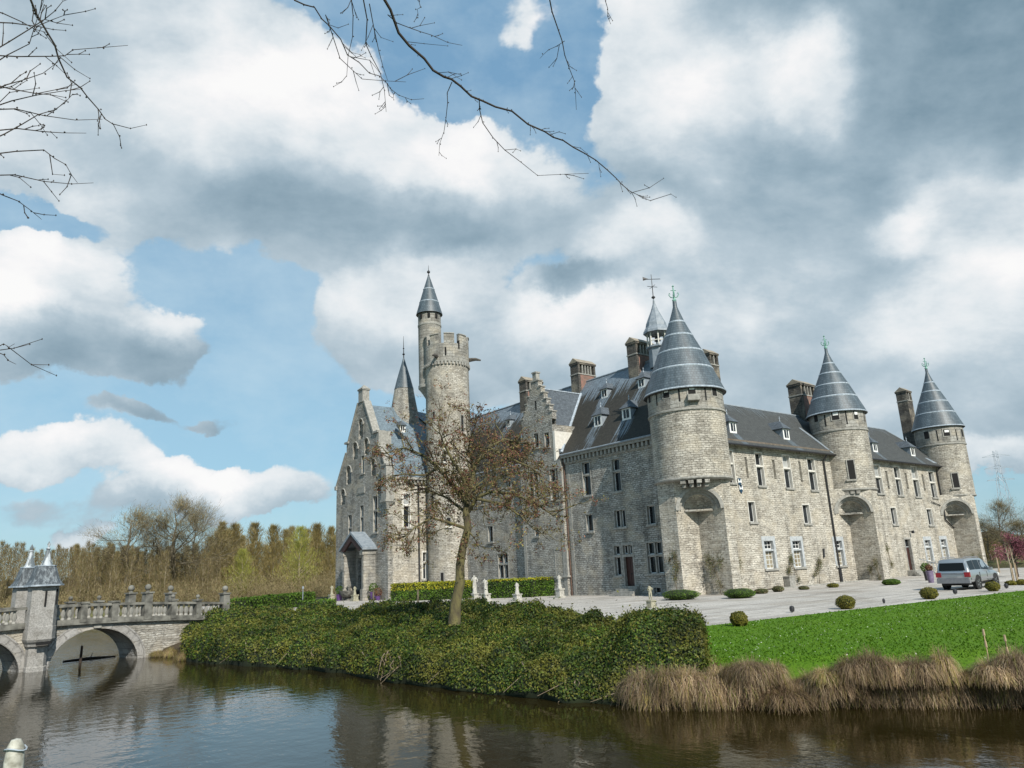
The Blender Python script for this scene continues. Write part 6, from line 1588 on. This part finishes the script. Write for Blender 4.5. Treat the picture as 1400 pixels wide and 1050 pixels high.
def statue(px_, ybase, ytop, plinth, label, mat='statue', robe=1.0, arm=0, bulk=1.15, seed=0, lean=0.0, pw=.26, group='stone statues along the gravel court'):
    p = onz(px_, ybase); D = math.hypot(p[0], p[1]); zt = atD(px_, ytop, D)[2]; R = np.random.default_rng(seed)
    root = empty('statue', (p[0], p[1], 0), label, 'statue', group); ph = zt*plinth; org = (p[0], p[1], 0)
    mb_ = MB(); mb_.box(p[0]-pw*1.25, p[0]+pw*1.25, p[1]-pw*1.25, p[1]+pw*1.25, -.05, ph*.22); mb_.box(p[0]-pw, p[0]+pw, p[1]-pw, p[1]+pw, ph*.22, ph*.85); mb_.box(p[0]-pw*1.2, p[0]+pw*1.2, p[1]-pw*1.2, p[1]+pw*1.2, ph*.85, ph)
    mb_.build('plinth', 'statue_old' if mat == 'statue_old' else 'statue', root, org)
    mb_ = MB(); k, f = figure(mb_, (p[0], p[1], ph), zt-ph, R, bulk, arm, lean)
    if robe:
        n = 14; prf_ = [(.30, 0.0), (.28, .1), (.22, .45), (.2, .75), (.205, .95), (.16, 1.1), (.2, 1.3), (.14, 1.44)]
        for i in range(n):
            a0, a1 = 2*PI*i/n, 2*PI*(i+1)/n
            for (r0, z0), (r1, z1) in zip(prf_[:-1], prf_[1:]):
                g = lambda a, r, z: f((math.cos(a)*r*robe*(1+.16*(i_par(a)))+lean*z*.5, math.sin(a)*r*robe*.8, z))
                i_par = lambda a: math.sin(a*7)*(1 if z0 < .9 else .2)
                mb_.face([g(a0, r0, z0), g(a1, r0, z0), g(a1, r1, z1), g(a0, r1, z1)], 0, [(0, 0)]*4, True)
    mb_.build('figure', mat, root, org, sharp=60)
    return root
statue(649.5, 821, 785.5, .28, 'slim white robed statue standing left of the walking statue, at the golden hedge end', seed=1, robe=.8, pw=.24)
statue(665, 822, 790, .33, 'bright white walking figure statue on a low plinth between two clipped hedges', seed=2, arm=2, robe=.9, lean=-.12, pw=.28)
statue(707.5, 821, 795.5, .36, 'grey seated looking draped statue on a square plinth in front of the hedge gap', seed=3, robe=1.25, bulk=1.3, pw=.28)
statue(766, 817.5, 785, .4, 'tall draped statue on a high plinth in front of the right clipped hedge', seed=4, robe=1.05, arm=1, pw=.28)
statue(890.5, 831, 800, .34, 'small lichen covered cherub statue beside the mound bush at the castle corner', 'statue_old', robe=.0, bulk=1.5, arm=1, seed=5, pw=.2)
statue(453.5, 823, 800, .45, 'weathered bust on a tapering pedestal left of the gate house', 'statue_old', robe=1.0, bulk=1.3, seed=6, pw=.28)
statue(485, 822, 801, .42, 'small weathered statue in front of the gate porch beside the white stone block', 'statue_old', robe=1.1, bulk=1.3, seed=7, pw=.3)
# things beside the gate porch
def thing_px(px_, py_): return onz(px_, py_)
p = thing_px(498.5, 820.5); mb = MB(); mb.prism([(p[0]-.1, p[1]-.75, 0), (p[0]-.1, p[1]+.55, 0), (p[0]-.1, p[1]+.55, 1.2), (p[0]-.1, p[1]+.2, 1.55), (p[0]-.1, p[1]-.35, 1.35), (p[0]-.1, p[1]-.7, .8)], (.6, 0, 0))
tag(mb.build('stone_block', 'trim_light', None, (p[0], p[1], 0)), 'bright white curved stone block at the foot of the gate porch', 'stone block')
p = thing_px(477, 821); root = empty('stone_basin', (p[0], p[1], 0), 'dark grey round stone basin in front of the gate house window', 'basin'); mb = MB(); mb.rev([(.5, 0), (.45, .25), (.35, .35), (.9, .55), (1.1, .85), (1.15, 1.15), (1.0, 1.15), (.9, .95), (0, .9)], p, 20); mb.build('bowl', 'bridge_stone', root, (p[0], p[1], 0)); mb = MB(); mb.rev([(.22, .9), (.16, 1.3), (.3, 1.6), (.1, 1.75), (0, 1.8)], p, 12); mb.build('fountain_top', 'bridge_stone', root, (p[0], p[1], 0))
MT['purple'] = simple('purple_glazed_pot', (.07, .03, .12), (.12, .06, .2), 4, .35)
MT['lilac'] = simple('lilac_planter', (.12, .09, .15), (.2, .16, .24), 4, .5)
def potplant(px_, py_, r, h, pr_, label, leafm='leaf_box', pot='purple', lh=None):
    p = thing_px(px_, py_); root = empty('potted_bush', (p[0], p[1], 0), label, 'potted plant', 'potted plants by the doors'); org = (p[0], p[1], 0)
    mb = MB(); mb.rev([(r*.7, 0), (r, h), (r*1.08, h), (r*1.08, h*.92), (r*.95, h*.9), (0, h*.88)], p, 16); mb.build('pot', pot, root, org)
    mb = MB(); mb.tube([(p[0], p[1], h*.8), (p[0], p[1], h+pr_)], .03, 5); mb.build('stem', 'bark', root, org)
    d = rng.normal(size=(500, 3)); d /= np.linalg.norm(d, axis=1)[:, None]; leaves('foliage', np.array([p[0], p[1], h+pr_*.9])+d*pr_*(1+rng.normal(0, .08, (500, 1))), d, .13, [leafm], root, org, .7, .6)
potplant(464, 821.5, .5, .75, .5, 'clipped ball bush in a purple pot at the left corner of the gate house')
potplant(510.5, 821, .42, .95, .5, 'clipped ball bush in a purple pot right of the gate porch')
potplant(516.5, 821, .3, .5, .45, 'orange brown plant in a small pot beside the porch pier', 'leaf_bud')
potplant(1273.5, 797, .3, 1.0, .25, 'purple planter at the foot of the front steps behind the silver car', 'leaf_bud', 'lilac')
potplant(1268.5, 794, .26, .8, .4, 'dark planter with leafy plant by the step handrail', 'leaf_box', 'iron')
# short brown stakes at the edge of the shrubs, small sign
for px_, lab in ((458.5, 'short brown wooden stake on the gravel edge below the left bust'), (510.5, 'short brown wooden stake on the gravel edge below the porch'), (571.5, 'short dark stake in front of the golden hedge')):
    p = onz(px_, 829); mb = MB(); mb.tube([(p[0], p[1], 0), (p[0], p[1], 1.3)], [.09, .08], 7); mb.rev([(.08, 1.3), (.11, 1.32), (0, 1.42)], (p[0], p[1], 0), 8); tag(mb.build('stake', 'bark', None, (p[0], p[1], 0)), lab, 'stake', 'stakes at the gravel edge')
p = onz(413.5, 836); mb = MB(); mb.tube([(p[0], p[1], 0), (p[0], p[1], 1.9)], .035, 6); mb.rev([(0, 1.9), (.1, 1.92), (.08, 2.1), (0, 2.15)], (p[0], p[1], 0), 8); tag(mb.build('path_marker', 'leaddark', None, (p[0], p[1], 0)), 'thin grey metal marker post standing at the gravel edge above the bank', 'marker')
for px_, py_, lab in ((1083.5, 838, 'small dark floodlight on the lawn edge between the two nearest box balls'), (1306.5, 813, 'small dark floodlight on the gravel in front of the silver car'), (1209, 826, 'tiny dark floodlight on the lawn edge right of the broad box ball'), (1376.5, 805, 'tiny dark floodlight right of the smallest box ball')):
    p = onz(px_, py_); root = empty('floodlight', (p[0], p[1], 0), lab, 'floodlight', 'floodlights along the lawn edge'); mb = MB(); s_ = .105 if 'small' in lab else .06
    mb.rev([(0, .05), (s_, .07), (s_*1.2, .2), (s_, .2+s_), (0, .25+s_)], p, 10); mb.build('housing', 'iron', root, (p[0], p[1], 0)); mb = MB(); mb.rev([(s_*.6, 0), (s_*.5, .07), (0, .07)], p, 8); mb.build('foot', 'trim', root, (p[0], p[1], 0))
# ================================================================ CAR
def car_obj():
    A_, Bv = onz(1336.5, 805.3), onz(1296.5, 806.8)
    mid_ = (A_+Bv)/2; th = math.radians(1.0)
    root = empty('parked_car', (mid_[0], mid_[1], .0), 'silver estate off-road car parked by the front steps, seen from behind', 'car'); root.rotation_euler = (0, 0, th); root.scale = (1.1,)*3
    m, t, b = newmat('silver_car_paint'); b.inputs['Base Color'].default_value = (.42, .43, .44, 1); b.inputs['Metallic'].default_value = .7; b.inputs['Roughness'].default_value = .32; b.inputs['Coat Weight'].default_value = .5; MT['paint'] = m
    MT['carglass'] = simple('tinted_car_glass', (.008, .01, .012), None, rough=.25, spec=.2); MT['tyre'] = simple('black_tyre', (.012, .012, .012), (.02, .02, .02), 9, .85); MT['rim'] = simple('alloy_rim', (.4, .41, .42), None, rough=.3, metallic=.8); MT['lampred'] = simple('red_tail_lamp', (.22, .012, .018), (.3, .02, .03), 5, .2); MT['plast'] = simple('grey_bumper', (.16, .165, .175), (.2, .2, .21), 5, .5)
    # stations: x, z bottom, belt, top, halfwidth, half width at the top
    st = [(-1.14, .52, 1.02, 1.06, .80, .78), (-1.10, .45, 1.08, 1.12, .90, .84), (-1.02, .42, 1.12, 1.66, .95, .76), (-.88, .42, 1.12, 1.82, .965, .77), (-.3, .42, 1.12, 1.88, .97, .78), (.8, .42, 1.11, 1.88, .97, .78), (1.6, .42, 1.09, 1.84, .97, .76), (1.95, .42, 1.08, 1.72, .97, .73), (2.62, .42, 1.07, 1.16, .96, .86), (3.0, .42, 1.02, 1.10, .95, .83), (3.5, .44, .94, 1.02, .92, .78), (3.78, .48, .86, .94, .84, .7), (3.86, .55, .75, .8, .72, .6)]
    def sec(s_):
        x, zb_, zl, zt, w, wt = s_
        L = [(0, zb_), (w*.85, zb_), (w*.97, zb_+.08), (w, zb_+.3), (w*.995, zl-.12), (w*.96, zl), (wt, zt-.07), (wt*.9, zt-.01), (0, zt+.015)]
        return [(x, y, z) for y, z in L]+[(x, -y, z) for y, z in L[::-1][1:-1]]
    rings = [sec(s_) for s_ in st]; mb = MB(); n = len(rings[0])
    for a, b_ in zip(rings[:-1], rings[1:]):
        for k in range(n): j = (k+1) % n; mb.face([a[k], b_[k], b_[j], a[j]], 0, [(0, 0)]*4, True)
    mb.face(rings[0], 0); mb.face(rings[-1][::-1], 0)
    def cbx(m_, name, mats, parent=root, **k): return m_.build(name, mats, parent, **k)
    cbx(mb, 'body', 'paint', sharp=35)
    def side_pt(x, f, sg, off=.012):   # point on the greenhouse side at x, f 0 belt..1 top
        for a, b_ in zip(st[:-1], st[1:]):
            if a[0] <= x <= b_[0]:
                t_ = (x-a[0])/(b_[0]-a[0]); v = [a[i]+(b_[i]-a[i])*t_ for i in range(6)]
        z = v[2]+(v[3]-.07-v[2])*f; y = v[4]*.96+(v[5]-v[4]*.96)*f; return (x, sg*(y+off), z+.0)
    for sg in (1, -1):
        for (x0, x1, x2, x3) in ((-.86, -.08, -.08, -.8), (.0, .8, .8, .0), (.9, 2.2, 1.78, .9)):
            m2 = MB(); q_ = [side_pt(x0, .1, sg), side_pt(x1, .1, sg), side_pt(x2, .9, sg), side_pt(x3, .9, sg)]; m2.face(q_ if sg < 0 else q_[::-1]); cbx(m2, 'side_window', 'carglass')
        m2 = MB(); m2.box(-1.0, -.45, sg*.965, sg*.985, .62, .72); m2.box(.45, 2.4, sg*.965, sg*.99, .58, .7); cbx(m2, 'side_trim', 'plast')
        m2 = MB(); m2.rev([(0, -.02), (.03, 0), (0, .02)], (1.9, sg*1.0, 1.12), 6); m2.box(1.85, 2.02, sg*.97, sg*1.18, 1.08, 1.25); cbx(m2, 'wing_mirror', 'paint')
        m2 = MB(); m2.box(-1.17, -1.0, sg*.66, sg*.955, .78, 1.06); cbx(m2, 'tail_lamp', 'lampred')
        m2 = MB(); m2.tube([(-.8, sg*.66, 1.87), (-.7, sg*.66, 1.94), (1.3, sg*.66, 1.93), (1.45, sg*.66, 1.86)], .025, 5); cbx(m2, 'roof_rail', 'plast')
        m2 = MB(); m2.box(.38, .42, sg*.96, sg*.985, .5, 1.02); m2.box(1.55, 1.57, sg*.965, sg*.982, .5, 1.02); cbx(m2, 'door_gap', 'tyre')
        m2 = MB(); m2.box(3.55, 3.8, sg*.55, sg*.86, .72, .88); cbx(m2, 'headlight', 'white')
        for wx in (0, 2.85):
            m2 = MB(); m2.rev([(.46, -.01), (.46, .03), (.0, .03)], (0, 0, 0), 24); m2.xform(Matrix.Translation((wx, sg*.95, .42)) @ Matrix.Rotation(-sg*PI/2, 4, 'X')); cbx(m2, 'wheel_arch', 'tyre')
            m2 = MB(); m2.rev([(.2, -.24), (.34, -.25), (.385, -.2), (.39, -.02), (.36, .02), (.25, .03), (.24, .0)], (0, 0, 0), 28); m2.xform(Matrix.Translation((wx, sg*.97, .39)) @ Matrix.Rotation(-sg*PI/2, 4, 'X')); wh = cbx(m2, 'wheel', 'tyre')
            m2 = MB(); m2.rev([(.25, .0), (.24, -.03), (.2, -.05), (0, -.05)], (0, 0, 0), 20)
            for k in range(5):
                t_ = 2*PI*k/5; m2.prism([(math.cos(t_-.22)*.06, math.sin(t_-.22)*.06, .0), (math.cos(t_-.16)*.24, math.sin(t_-.16)*.24, .0), (math.cos(t_+.16)*.24, math.sin(t_+.16)*.24, .0), (math.cos(t_+.22)*.06, math.sin(t_+.22)*.06, .0)], (0, 0, .025))
            m2.xform(Matrix.Translation((wx, sg*.97, .39)) @ Matrix.Rotation(-sg*PI/2, 4, 'X')); cbx(m2, 'rim', 'rim', wh)
    m2 = MB(); m2.face([(-1.135, .74, 1.17), (-1.135, -.74, 1.17), (-1.05, -.68, 1.62), (-1.05, .68, 1.62)]); cbx(m2, 'rear_window', 'carglass')
    m2 = MB(); m2.box(-1.22, -1.02, -.93, .93, .42, .66); m2.box(-1.18, -1.05, -.88, .88, .66, .72); cbx(m2, 'rear_bumper', 'plast')
    m2 = MB(); m2.box(-1.175, -1.13, -.27, .27, .78, .9); cbx(m2, 'number_plate', 'rim')
    m2 = MB(); m2.box(-1.165, -1.13, -.6, .6, .93, .98); cbx(m2, 'tailgate_handle', 'plast')
    m2 = MB(); m2.face([(2.62, .82, 1.18), (2.02, .68, 1.72), (2.02, -.68, 1.72), (2.62, -.82, 1.18)][::-1]); cbx(m2, 'windscreen', 'carglass')
    m2 = MB(); m2.box(-.95, 3.6, -.75, .75, .28, .45); cbx(m2, 'underbody', 'tyre')
    m2 = MB(); m2.face([(.0, 0, 0)]*0 or [(-1.06, -.0, 1.02), (-1.06, .0, 1.02), (-1.06, 0, 1.03)]) if False else None
car_obj()
# ================================================================ OVERHANGING BARE TREE ON THE NEAR BANK
NB = empty('overhanging_tree', (-7.2, 6.2, 1.1), 'bare tree on the near bank, its dark twigs hanging across the top left sky', 'tree')
NBO = (-7.2, 6.2, 1.1)
R = np.random.default_rng(77)
def P7(px_, py_, D): r = ray(px_, py_); return O+r/np.linalg.norm(r)*D
def branch(pl_, r0, r1, D, tw=1.0, dens=1.0, dz=0.0):
    r0 *= .62; r1 *= .6; pts = [P7(x, y, D+dz*i/len(pl_)) for i, (x, y) in enumerate(pl_)]
    # smooth subdivision with small wobble
    out = [pts[0]]
    for a, b_ in zip(pts[:-1], pts[1:]):
        m_ = (a+b_)/2+R.normal(0, .012, 3); out += [m_, b_]
    mb = MB(); n = len(out); mb.tube(out, [r0+(r1-r0)*i/(n-1) for i in range(n)], 6, 0)
    L = sum(np.linalg.norm(b_-a) for a, b_ in zip(out[:-1], out[1:])); nt = int(L*7*dens)
    for k in range(nt):
        i = R.integers(0, n-1); f = R.random(); p = out[i]+(out[i+1]-out[i])*f; d = out[i+1]-out[i]; d /= np.linalg.norm(d)+1e-9
        t_ = np.cross(d, R.normal(size=3)); t_ /= np.linalg.norm(t_)+1e-9; nd = d*.75+t_*.7; nd /= np.linalg.norm(nd)
        l_ = R.uniform(.06, .3)*tw*(1.4 if R.random() < .25 else .7); q1 = p+nd*l_*.55+R.normal(0, .01, 3); q2 = q1+(nd+R.normal(0, .25, 3))*l_*.5
        mb.tube([p, q1, q2], [.0034, .0027, .0018], 4, cap=False)
        for bq in (q1, q2): mb.rev([(0, -.008), (.005, 0), (0, .010)], bq, 4)
        if R.random() < .35:
            q3 = q1+(nd+R.normal(0, .6, 3))*l_*.35; mb.tube([q1, q3], [.003, .002], 3, cap=False); mb.rev([(0, -.008), (.006, 0), (0, .01)], q3, 4)
    for i in range(1, n-1): mb.rev([(0, -.009), (.007, 0), (0, .009)], out[i]+R.normal(0, .006, 3), 4)
    mb.build('branch', 'twig', NB, NBO)
D1 = 7.5
branch([(520, -10), (545, 45), (580, 80), (607, 105), (630, 118), (660, 138), (700, 152), (745, 180), (770, 192), (800, 210), (830, 232), (850, 252), (862, 262), (890, 275)], .024, .004, D1, 1, 1.1)
branch([(655, 134), (660, 168), (690, 205), (735, 240), (805, 237)], .008, .003, D1, .7, .7)
branch([(618, 112), (612, 140), (607, 180), (600, 213)], .008, .003, D1, .7, .8)
branch([(402, 0), (430, 10), (450, 35), (475, 75), (505, 100), (530, 115), (545, 130), (580, 135)], .01, .003, 7.2, 1, .9)
branch([(480, -5), (482, 50), (474, 105)], .007, .003, 7.3, .8, .8)
branch([(496, -5), (500, 60), (520, 100), (528, 153)], .009, .003, 7.1, .9, .9)
branch([(505, 5), (518, 70), (530, 110)], .007, .003, 7.2, .9, .8)
branch([(530, 20), (560, 38), (590, 48), (632, 62)], .007, .003, 7.3, .7, .8)
branch([(445, 20), (465, 80), (495, 108), (555, 112)], .007, .003, 7.2, .8, .9)
branch([(562, -10), (575, 10), (572, 22)], .006, .003, 7.2, .6, .6)
branch([(750, -8), (763, 40), (772, 75), (785, 110), (788, 150)], .01, .003, 7.6, .7, .8)
branch([(772, 56), (750, 68), (738, 80)], .005, .002, 7.6, .5, .8)
branch([(826, -6), (831, 12), (835, 33)], .006, .003, 7.6, .5, .8)
branch([(38, -10), (65, 45), (80, 80), (110, 120), (135, 150), (155, 170), (166, 203)], .013, .004, 6.5, .8, .9)
for pl_ in ([(-20, 75), (70, 77), (100, 68), (175, 62)], [(-20, 76), (40, 40), (75, 15), (105, -6)], [(-20, 30), (50, 36), (90, 20)], [(-20, 112), (50, 128), (105, 115)], [(-20, 150), (60, 158), (140, 163)], [(-20, 180), (60, 180), (118, 182)],
            [(-20, 212), (60, 205), (90, 225), (106, 250)], [(-20, 240), (60, 248), (128, 250)], [(-20, 255), (25, 275), (57, 300)], [(-20, 478), (5, 470), (20, 470)], [(-20, 478), (5, 485), (22, 498)], [(-20, 10), (30, 30), (66, 45)], [(-20, 130), (30, 110), (80, 84)], [(-20, 150), (50, 130), (110, 122)], [(-20, 95), (40, 60), (60, 0)], [(-20, 195), (30, 170), (75, 150), (100, 128)]):
    branch(pl_, .007, .0025, 6.3+R.uniform(-.3, .3), 1.0, .9)
# limbs and trunk outside the view
mb = MB()
def curve(pts, r, n=6):
    pts = [np.array(p, float) for p in pts]; out = []
    for k in range(len(pts)-1):
        a, b_, c_, d_ = pts[max(k-1, 0)], pts[k], pts[k+1], pts[min(k+2, len(pts)-1)]
        for q in range(5):
            u = q/5; out.append(.5*((2*b_)+(-a+c_)*u+(2*a-5*b_+4*c_-d_)*u*u+(-a+3*b_-3*c_+d_)*u**3)+R.normal(0, .012, 3))
    out.append(pts[-1]); m_ = len(out); mb.tube(out, [r[0]+(r[1]-r[0])*(k/(m_-1))**1.3 for k in range(m_)], n)
tr_ = [(-7.2, 6.2, .6), (-7.1, 6.25, 3.2), (-6.8, 6.4, 6.2), (-6.5, 6.6, 9.0), (-6.2, 6.9, 12.0)]
curve(tr_, (.27, .10), 12)
NC, NL_ = P7(480, -230, 7.9), P7(-190, 60, 6.9)
curve([NC, P7(250, -420, 8.4), P7(-150, -560, 9.2), np.array([-5.6, 6.8, 9.6]), np.array(tr_[3])], (.03, .085), 8)
curve([NL_, P7(-360, 60, 7.4), np.array([-6.3, 6.3, 4.6]), np.array([-7.05, 6.25, 4.0])], (.022, .06), 8)
for (x, y, D, r) in ((520, -10, 7.5, .015), (402, 0, 7.2, .008), (480, -5, 7.3, .006), (496, -5, 7.1, .007), (562, -10, 7.2, .005), (750, -8, 7.6, .008), (826, -6, 7.6, .005)):
    e = P7(x, y, D); curve([e, P7(x*.9+30, -90, D+.1), P7(x*.6+190, -170, D+.3), NC], (r, r*1.7), 5)
for y in (30, 75, 112, 150, 180, 212, 245, 478): e = P7(-19, y, 6.3); curve([e, P7(-70, y*.95+8, 6.5), P7(-130, y*.6+36, 6.7), NL_], (.005, .011), 5)
curve([P7(38, -10, 6.5), P7(0, -60, 6.6), P7(-90, -40, 6.8), NL_], (.009, .015), 5)
mb.build('trunk', 'bark', NB, NBO)
# ---- weathered fence post at the lower left
pt_ = P7(22.5, 1011, 4.75); root = empty('fence_post', (pt_[0], pt_[1], 0), 'round topped pale weathered post with wire at the lower left corner', 'post')
mb = MB(); zt = pt_[2]; mb.rev([(.046, -.9), (.044, zt-.1), (.037, zt-.03), (.022, zt), (0, zt+.006)], (pt_[0], pt_[1], 0), 14); mb.build('post_shaft', simple('pale_weathered_concrete', (.22, .21, .17), (.5, .49, .43), 22, .9, .5, .01), root, (pt_[0], pt_[1], 0))
mb = MB(); zz = P7(22, 1024, 4.75)[2]; mb.tube([(pt_[0]+.048*math.cos(a), pt_[1]+.048*math.sin(a), zz+.008*math.sin(a*2)) for a in np.linspace(0, 2*PI, 14)], .004, 4); mb.build('wire', 'lead', root, (pt_[0], pt_[1], 0))
# ================================================================ LIGHT
SUNAZ_T = math.radians(14); SUNEL = math.radians(38)     # travel direction: angle from +y towards +x
sd = Vector((math.sin(SUNAZ_T)*math.cos(SUNEL), math.cos(SUNAZ_T)*math.cos(SUNEL), -math.sin(SUNEL)))
sl = bpy.data.lights.new('sun', 'SUN'); sl.energy = 5.0; sl.angle = math.radians(.53); sl.color = (1, .945, .85)
so = bpy.data.objects.new('sun', sl); COL.objects.link(so); so.rotation_euler = sd.to_track_quat('-Z', 'Y').to_euler(); so.location = (0, -50, 80)
w = bpy.data.worlds.new('World'); scene.world = w; w.use_nodes = True
t = NT(w.node_tree); bg = w.node_tree.nodes['Background']
sky = t.node('ShaderNodeTexSky'); sky.sky_type = 'NISHITA'; sky.sun_disc = False; sky.sun_elevation = SUNEL
sky.sun_rotation = math.atan2(-sd.x, -sd.y); sky.air_density = 1.0; sky.dust_density = .6; sky.ozone_density = 1.2
# clouds: fields of soft lobes at fixed sky directions, broken up by fractal noise
F_ = Vector(RM@np.array([0, 0, -1.])); U_ = Vector(RM@np.array([0, 1., 0])); R_ = Vector(RM@np.array([1., 0, 0]))
g = t.n.new('ShaderNodeTexCoord').outputs['Generated']
dn = t.vm('NORMALIZE', g).outputs[0]
dot = lambda a: t.vm('DOT_PRODUCT', dn, tuple(a)).outputs['Value']
den = t.math('ADD', dot(F_), 1.02)
uu = t.math('DIVIDE', dot(R_), den); vv = t.math('DIVIDE', dot(U_), den)
cb_ = t.node('ShaderNodeCombineXYZ', {'X': uu, 'Y': vv, 'Z': 0.0}).outputs[0]
w.cycles.sampling_method = 'MANUAL'; w.cycles.sample_map_resolution = 512
scene.cycles.max_bounces = 5; scene.cycles.diffuse_bounces = 2; scene.cycles.glossy_bounces = 2; scene.cycles.transmission_bounces = 2
def wn(vec, sc, det, amp):
    n = t.node('ShaderNodeTexNoise', {'Scale': sc, 'Detail': det, 'Roughness': .6}); t.l.new(vec, n.inputs['Vector'])
    return t.vm('MULTIPLY', t.vm('SUBTRACT', n.outputs[1], (.5, .5, .5)).outputs[0], (amp, amp, 0)).outputs[0]
w1 = t.vm('ADD', cb_, wn(cb_, 3.2, 2, .055)).outputs[0]
w2 = t.vm('ADD', w1, wn(cb_, 13, 6, .06)).outputs[0]
def uvpx(x, y):
    X, Y = (x-CX)/FPX, (CY-y)/FPX; k = math.sqrt(1+X*X+Y*Y)+1.0; return X/k, Y/k
# (px, py, rx, ry, cover weight, brightness weight)
# last value: how strongly the top of the lobe is lit and its base shaded
LB = [(120, 110, 210, 140, .95, .12, 0), (300, 60, 130, 80, .7, .08, 0), (455, 175, 185, 95, 1.15, .36, .3), (615, 250, 130, 62, 1.0, .30, .25), (500, 312, 250, 55, 1.0, -.19, -.05), (270, 200, 90, 90, .8, .02, 0), (190, 280, 70, 34, .55, .16, .1),
      (85, 375, 85, 62, 1.2, .36, .35), (30, 430, 80, 50, .8, .30, .1), (160, 480, 180, 36, .9, -.26, .05), (265, 440, 70, 34, .9, .14, .25),
      (75, 612, 100, 34, 1.1, .36, .3), (245, 645, 75, 32, .95, .36, .3), (350, 660, 100, 36, 1.0, .38, .25), (125, 722, 36, 13, .7, .25, 0), (182, 558, 56, 16, .9, -.12, .1), (308, 565, 46, 14, .9, -.14, .1), (140, 690, 260, 24, .55, -.10, 0), (445, 525, 26, 12, .55, -.06, 0),
      (900, 95, 135, 110, 1.1, .40, .15), (1000, 150, 130, 80, .9, .20, .1), (1100, 110, 52, 60, .4, .40, 0), (1230, 50, 250, 125, 1.3, -.34, -.1), (1150, 280, 310, 120, 1.3, -.11, 0), (870, 325, 80, 50, .9, .30, .2), (1350, 310, 120, 65, .9, .40, .1), (1380, 455, 110, 90, .9, .34, .2), (1210, 318, 36, 36, .1, .34, 0),
      (990, 470, 260, 120, 1.0, .14, .1), (1250, 545, 190, 55, .9, -.10, 0), (590, 400, 115, 50, 1.0, .26, .2), (765, 450, 100, 60, 1.0, .36, .15), (510, 455, 70, 55, .85, -.02, .1), (660, 500, 120, 50, .9, -.10, 0), (775, 385, 55, 20, .2, -.45, 0), (1375, 628, 62, 20, .9, .3, .2), (725, 22, 60, 42, .6, .25, 0),
      (60, 285, 130, 20, -.7, 0, 0), (610, 110, 60, 60, -.8, 0, 0), (775, 75, 36, 90, -.6, 0, 0), (350, 470, 70, 90, -.6, 0, 0), (1370, 700, 110, 34, -.4, -.1, 0),
      (1700, 200, 300, 400, 1.0, -.1, 0), (-500, 100, 300, 300, .8, 0, 0), (1050, 700, 260, 40, .5, 0, 0)]
acc = None
for (x, y, rx, ry, wc, wb, wt) in LB:
    u0, v0 = uvpx(x, y); k_ = .93; ax_, ay_ = k_/(rx/FPX/2), k_/(ry/FPX/2)
    d = t.vm('MULTIPLY_ADD', w2, (ax_, ay_, 0), (-u0*ax_, -v0*ay_, 0)).outputs[0]
    l = t.vm('DOT_PRODUCT', d, d).outputs['Value']
    e = t.math('POWER', .36788, t.math('MULTIPLY', l, l))
    if wt:
        c_ = t.vm('MULTIPLY_ADD', d, (0, wt, 0), (wc, wb, 0)).outputs[0]
    else: c_ = (wc, wb, 0)
    acc = t.vm('MULTIPLY_ADD', e, c_, acc if acc is not None else (0, 0, 0)).outputs[0]
sx_ = t.node('ShaderNodeSeparateXYZ', {0: acc}); cover, light = sx_.outputs[0], sx_.outputs[1]
st_ = t.vm('MULTIPLY', w1, (1, 1.5, 1)).outputs[0]
fb = t.noise(st_, 7.0, 6, .62); fb2 = t.noise(st_, 24.0, 4, .62)
vo = t.node('ShaderNodeTexVoronoi', {'Vector': w2, 'Scale': 24.0, 'Smoothness': .6}, feature='SMOOTH_F1').outputs[0]
puff = t.math('SUBTRACT', .42, vo)
dens = t.math('ADD', cover, t.math('MULTIPLY', t.math('SUBTRACT', fb, .5), 1.3))
dens = t.math('ADD', dens, t.math('MULTIPLY', t.math('SUBTRACT', fb2, .5), .5))
dens = t.math('ADD', dens, t.math('MULTIPLY', puff, .5))
alpha = t.node('ShaderNodeMapRange', {'Value': dens, 'From Min': .42, 'From Max': .66}, interpolation_type='SMOOTHSTEP').outputs[0]
br_ = t.math('ADD', t.math('ADD', light, .48), t.math('MULTIPLY', t.math('SUBTRACT', fb, .5), .85))
br_ = t.math('ADD', br_, t.math('MULTIPLY', t.math('SUBTRACT', fb2, .5), .38))
br_ = t.math('ADD', br_, t.math('MULTIPLY', puff, .34))
ccol = t.ramp(br_, [(.0, (.19, .29, .365)), (.28, (.33, .44, .52)), (.52, (.50, .60, .67)), (.74, (.78, .83, .86)), (.93, (.97, .96, .96)), (1, (1.0, .99, .98))])
vs_m = t.vm('MULTIPLY', ccol, (8.6, 8.6, 8.6)).outputs[0]
skc = t.vm('MULTIPLY', sky.outputs[0], (.95, 1.25, 1.32)).outputs[0]
air = t.ramp(dot((0, 0, 1)), [(0, (2.5, 4.0, 5.2)), (.22, (3.1, 4.8, 5.8)), (.6, (2.0, 3.7, 5.4))])
skc = t.mix(.72, skc, air)
skc = t.mix(t.math('MULTIPLY', t.ramp(fb, [(.42, 0), (.7, 1)]), .45), skc, (5.6, 6.9, 7.6))
mixc = t.mix(t.math('MULTIPLY', alpha, .96), skc, vs_m)
t.l.new(mixc, bg.inputs[0]); bg.inputs[1].default_value = .1
vs = scene.view_settings; vs.view_transform = 'Standard'; vs.look = 'None'; vs.gamma = 1; vs.exposure = .2; vs.use_curve_mapping = False
scene.render.engine = 'CYCLES'
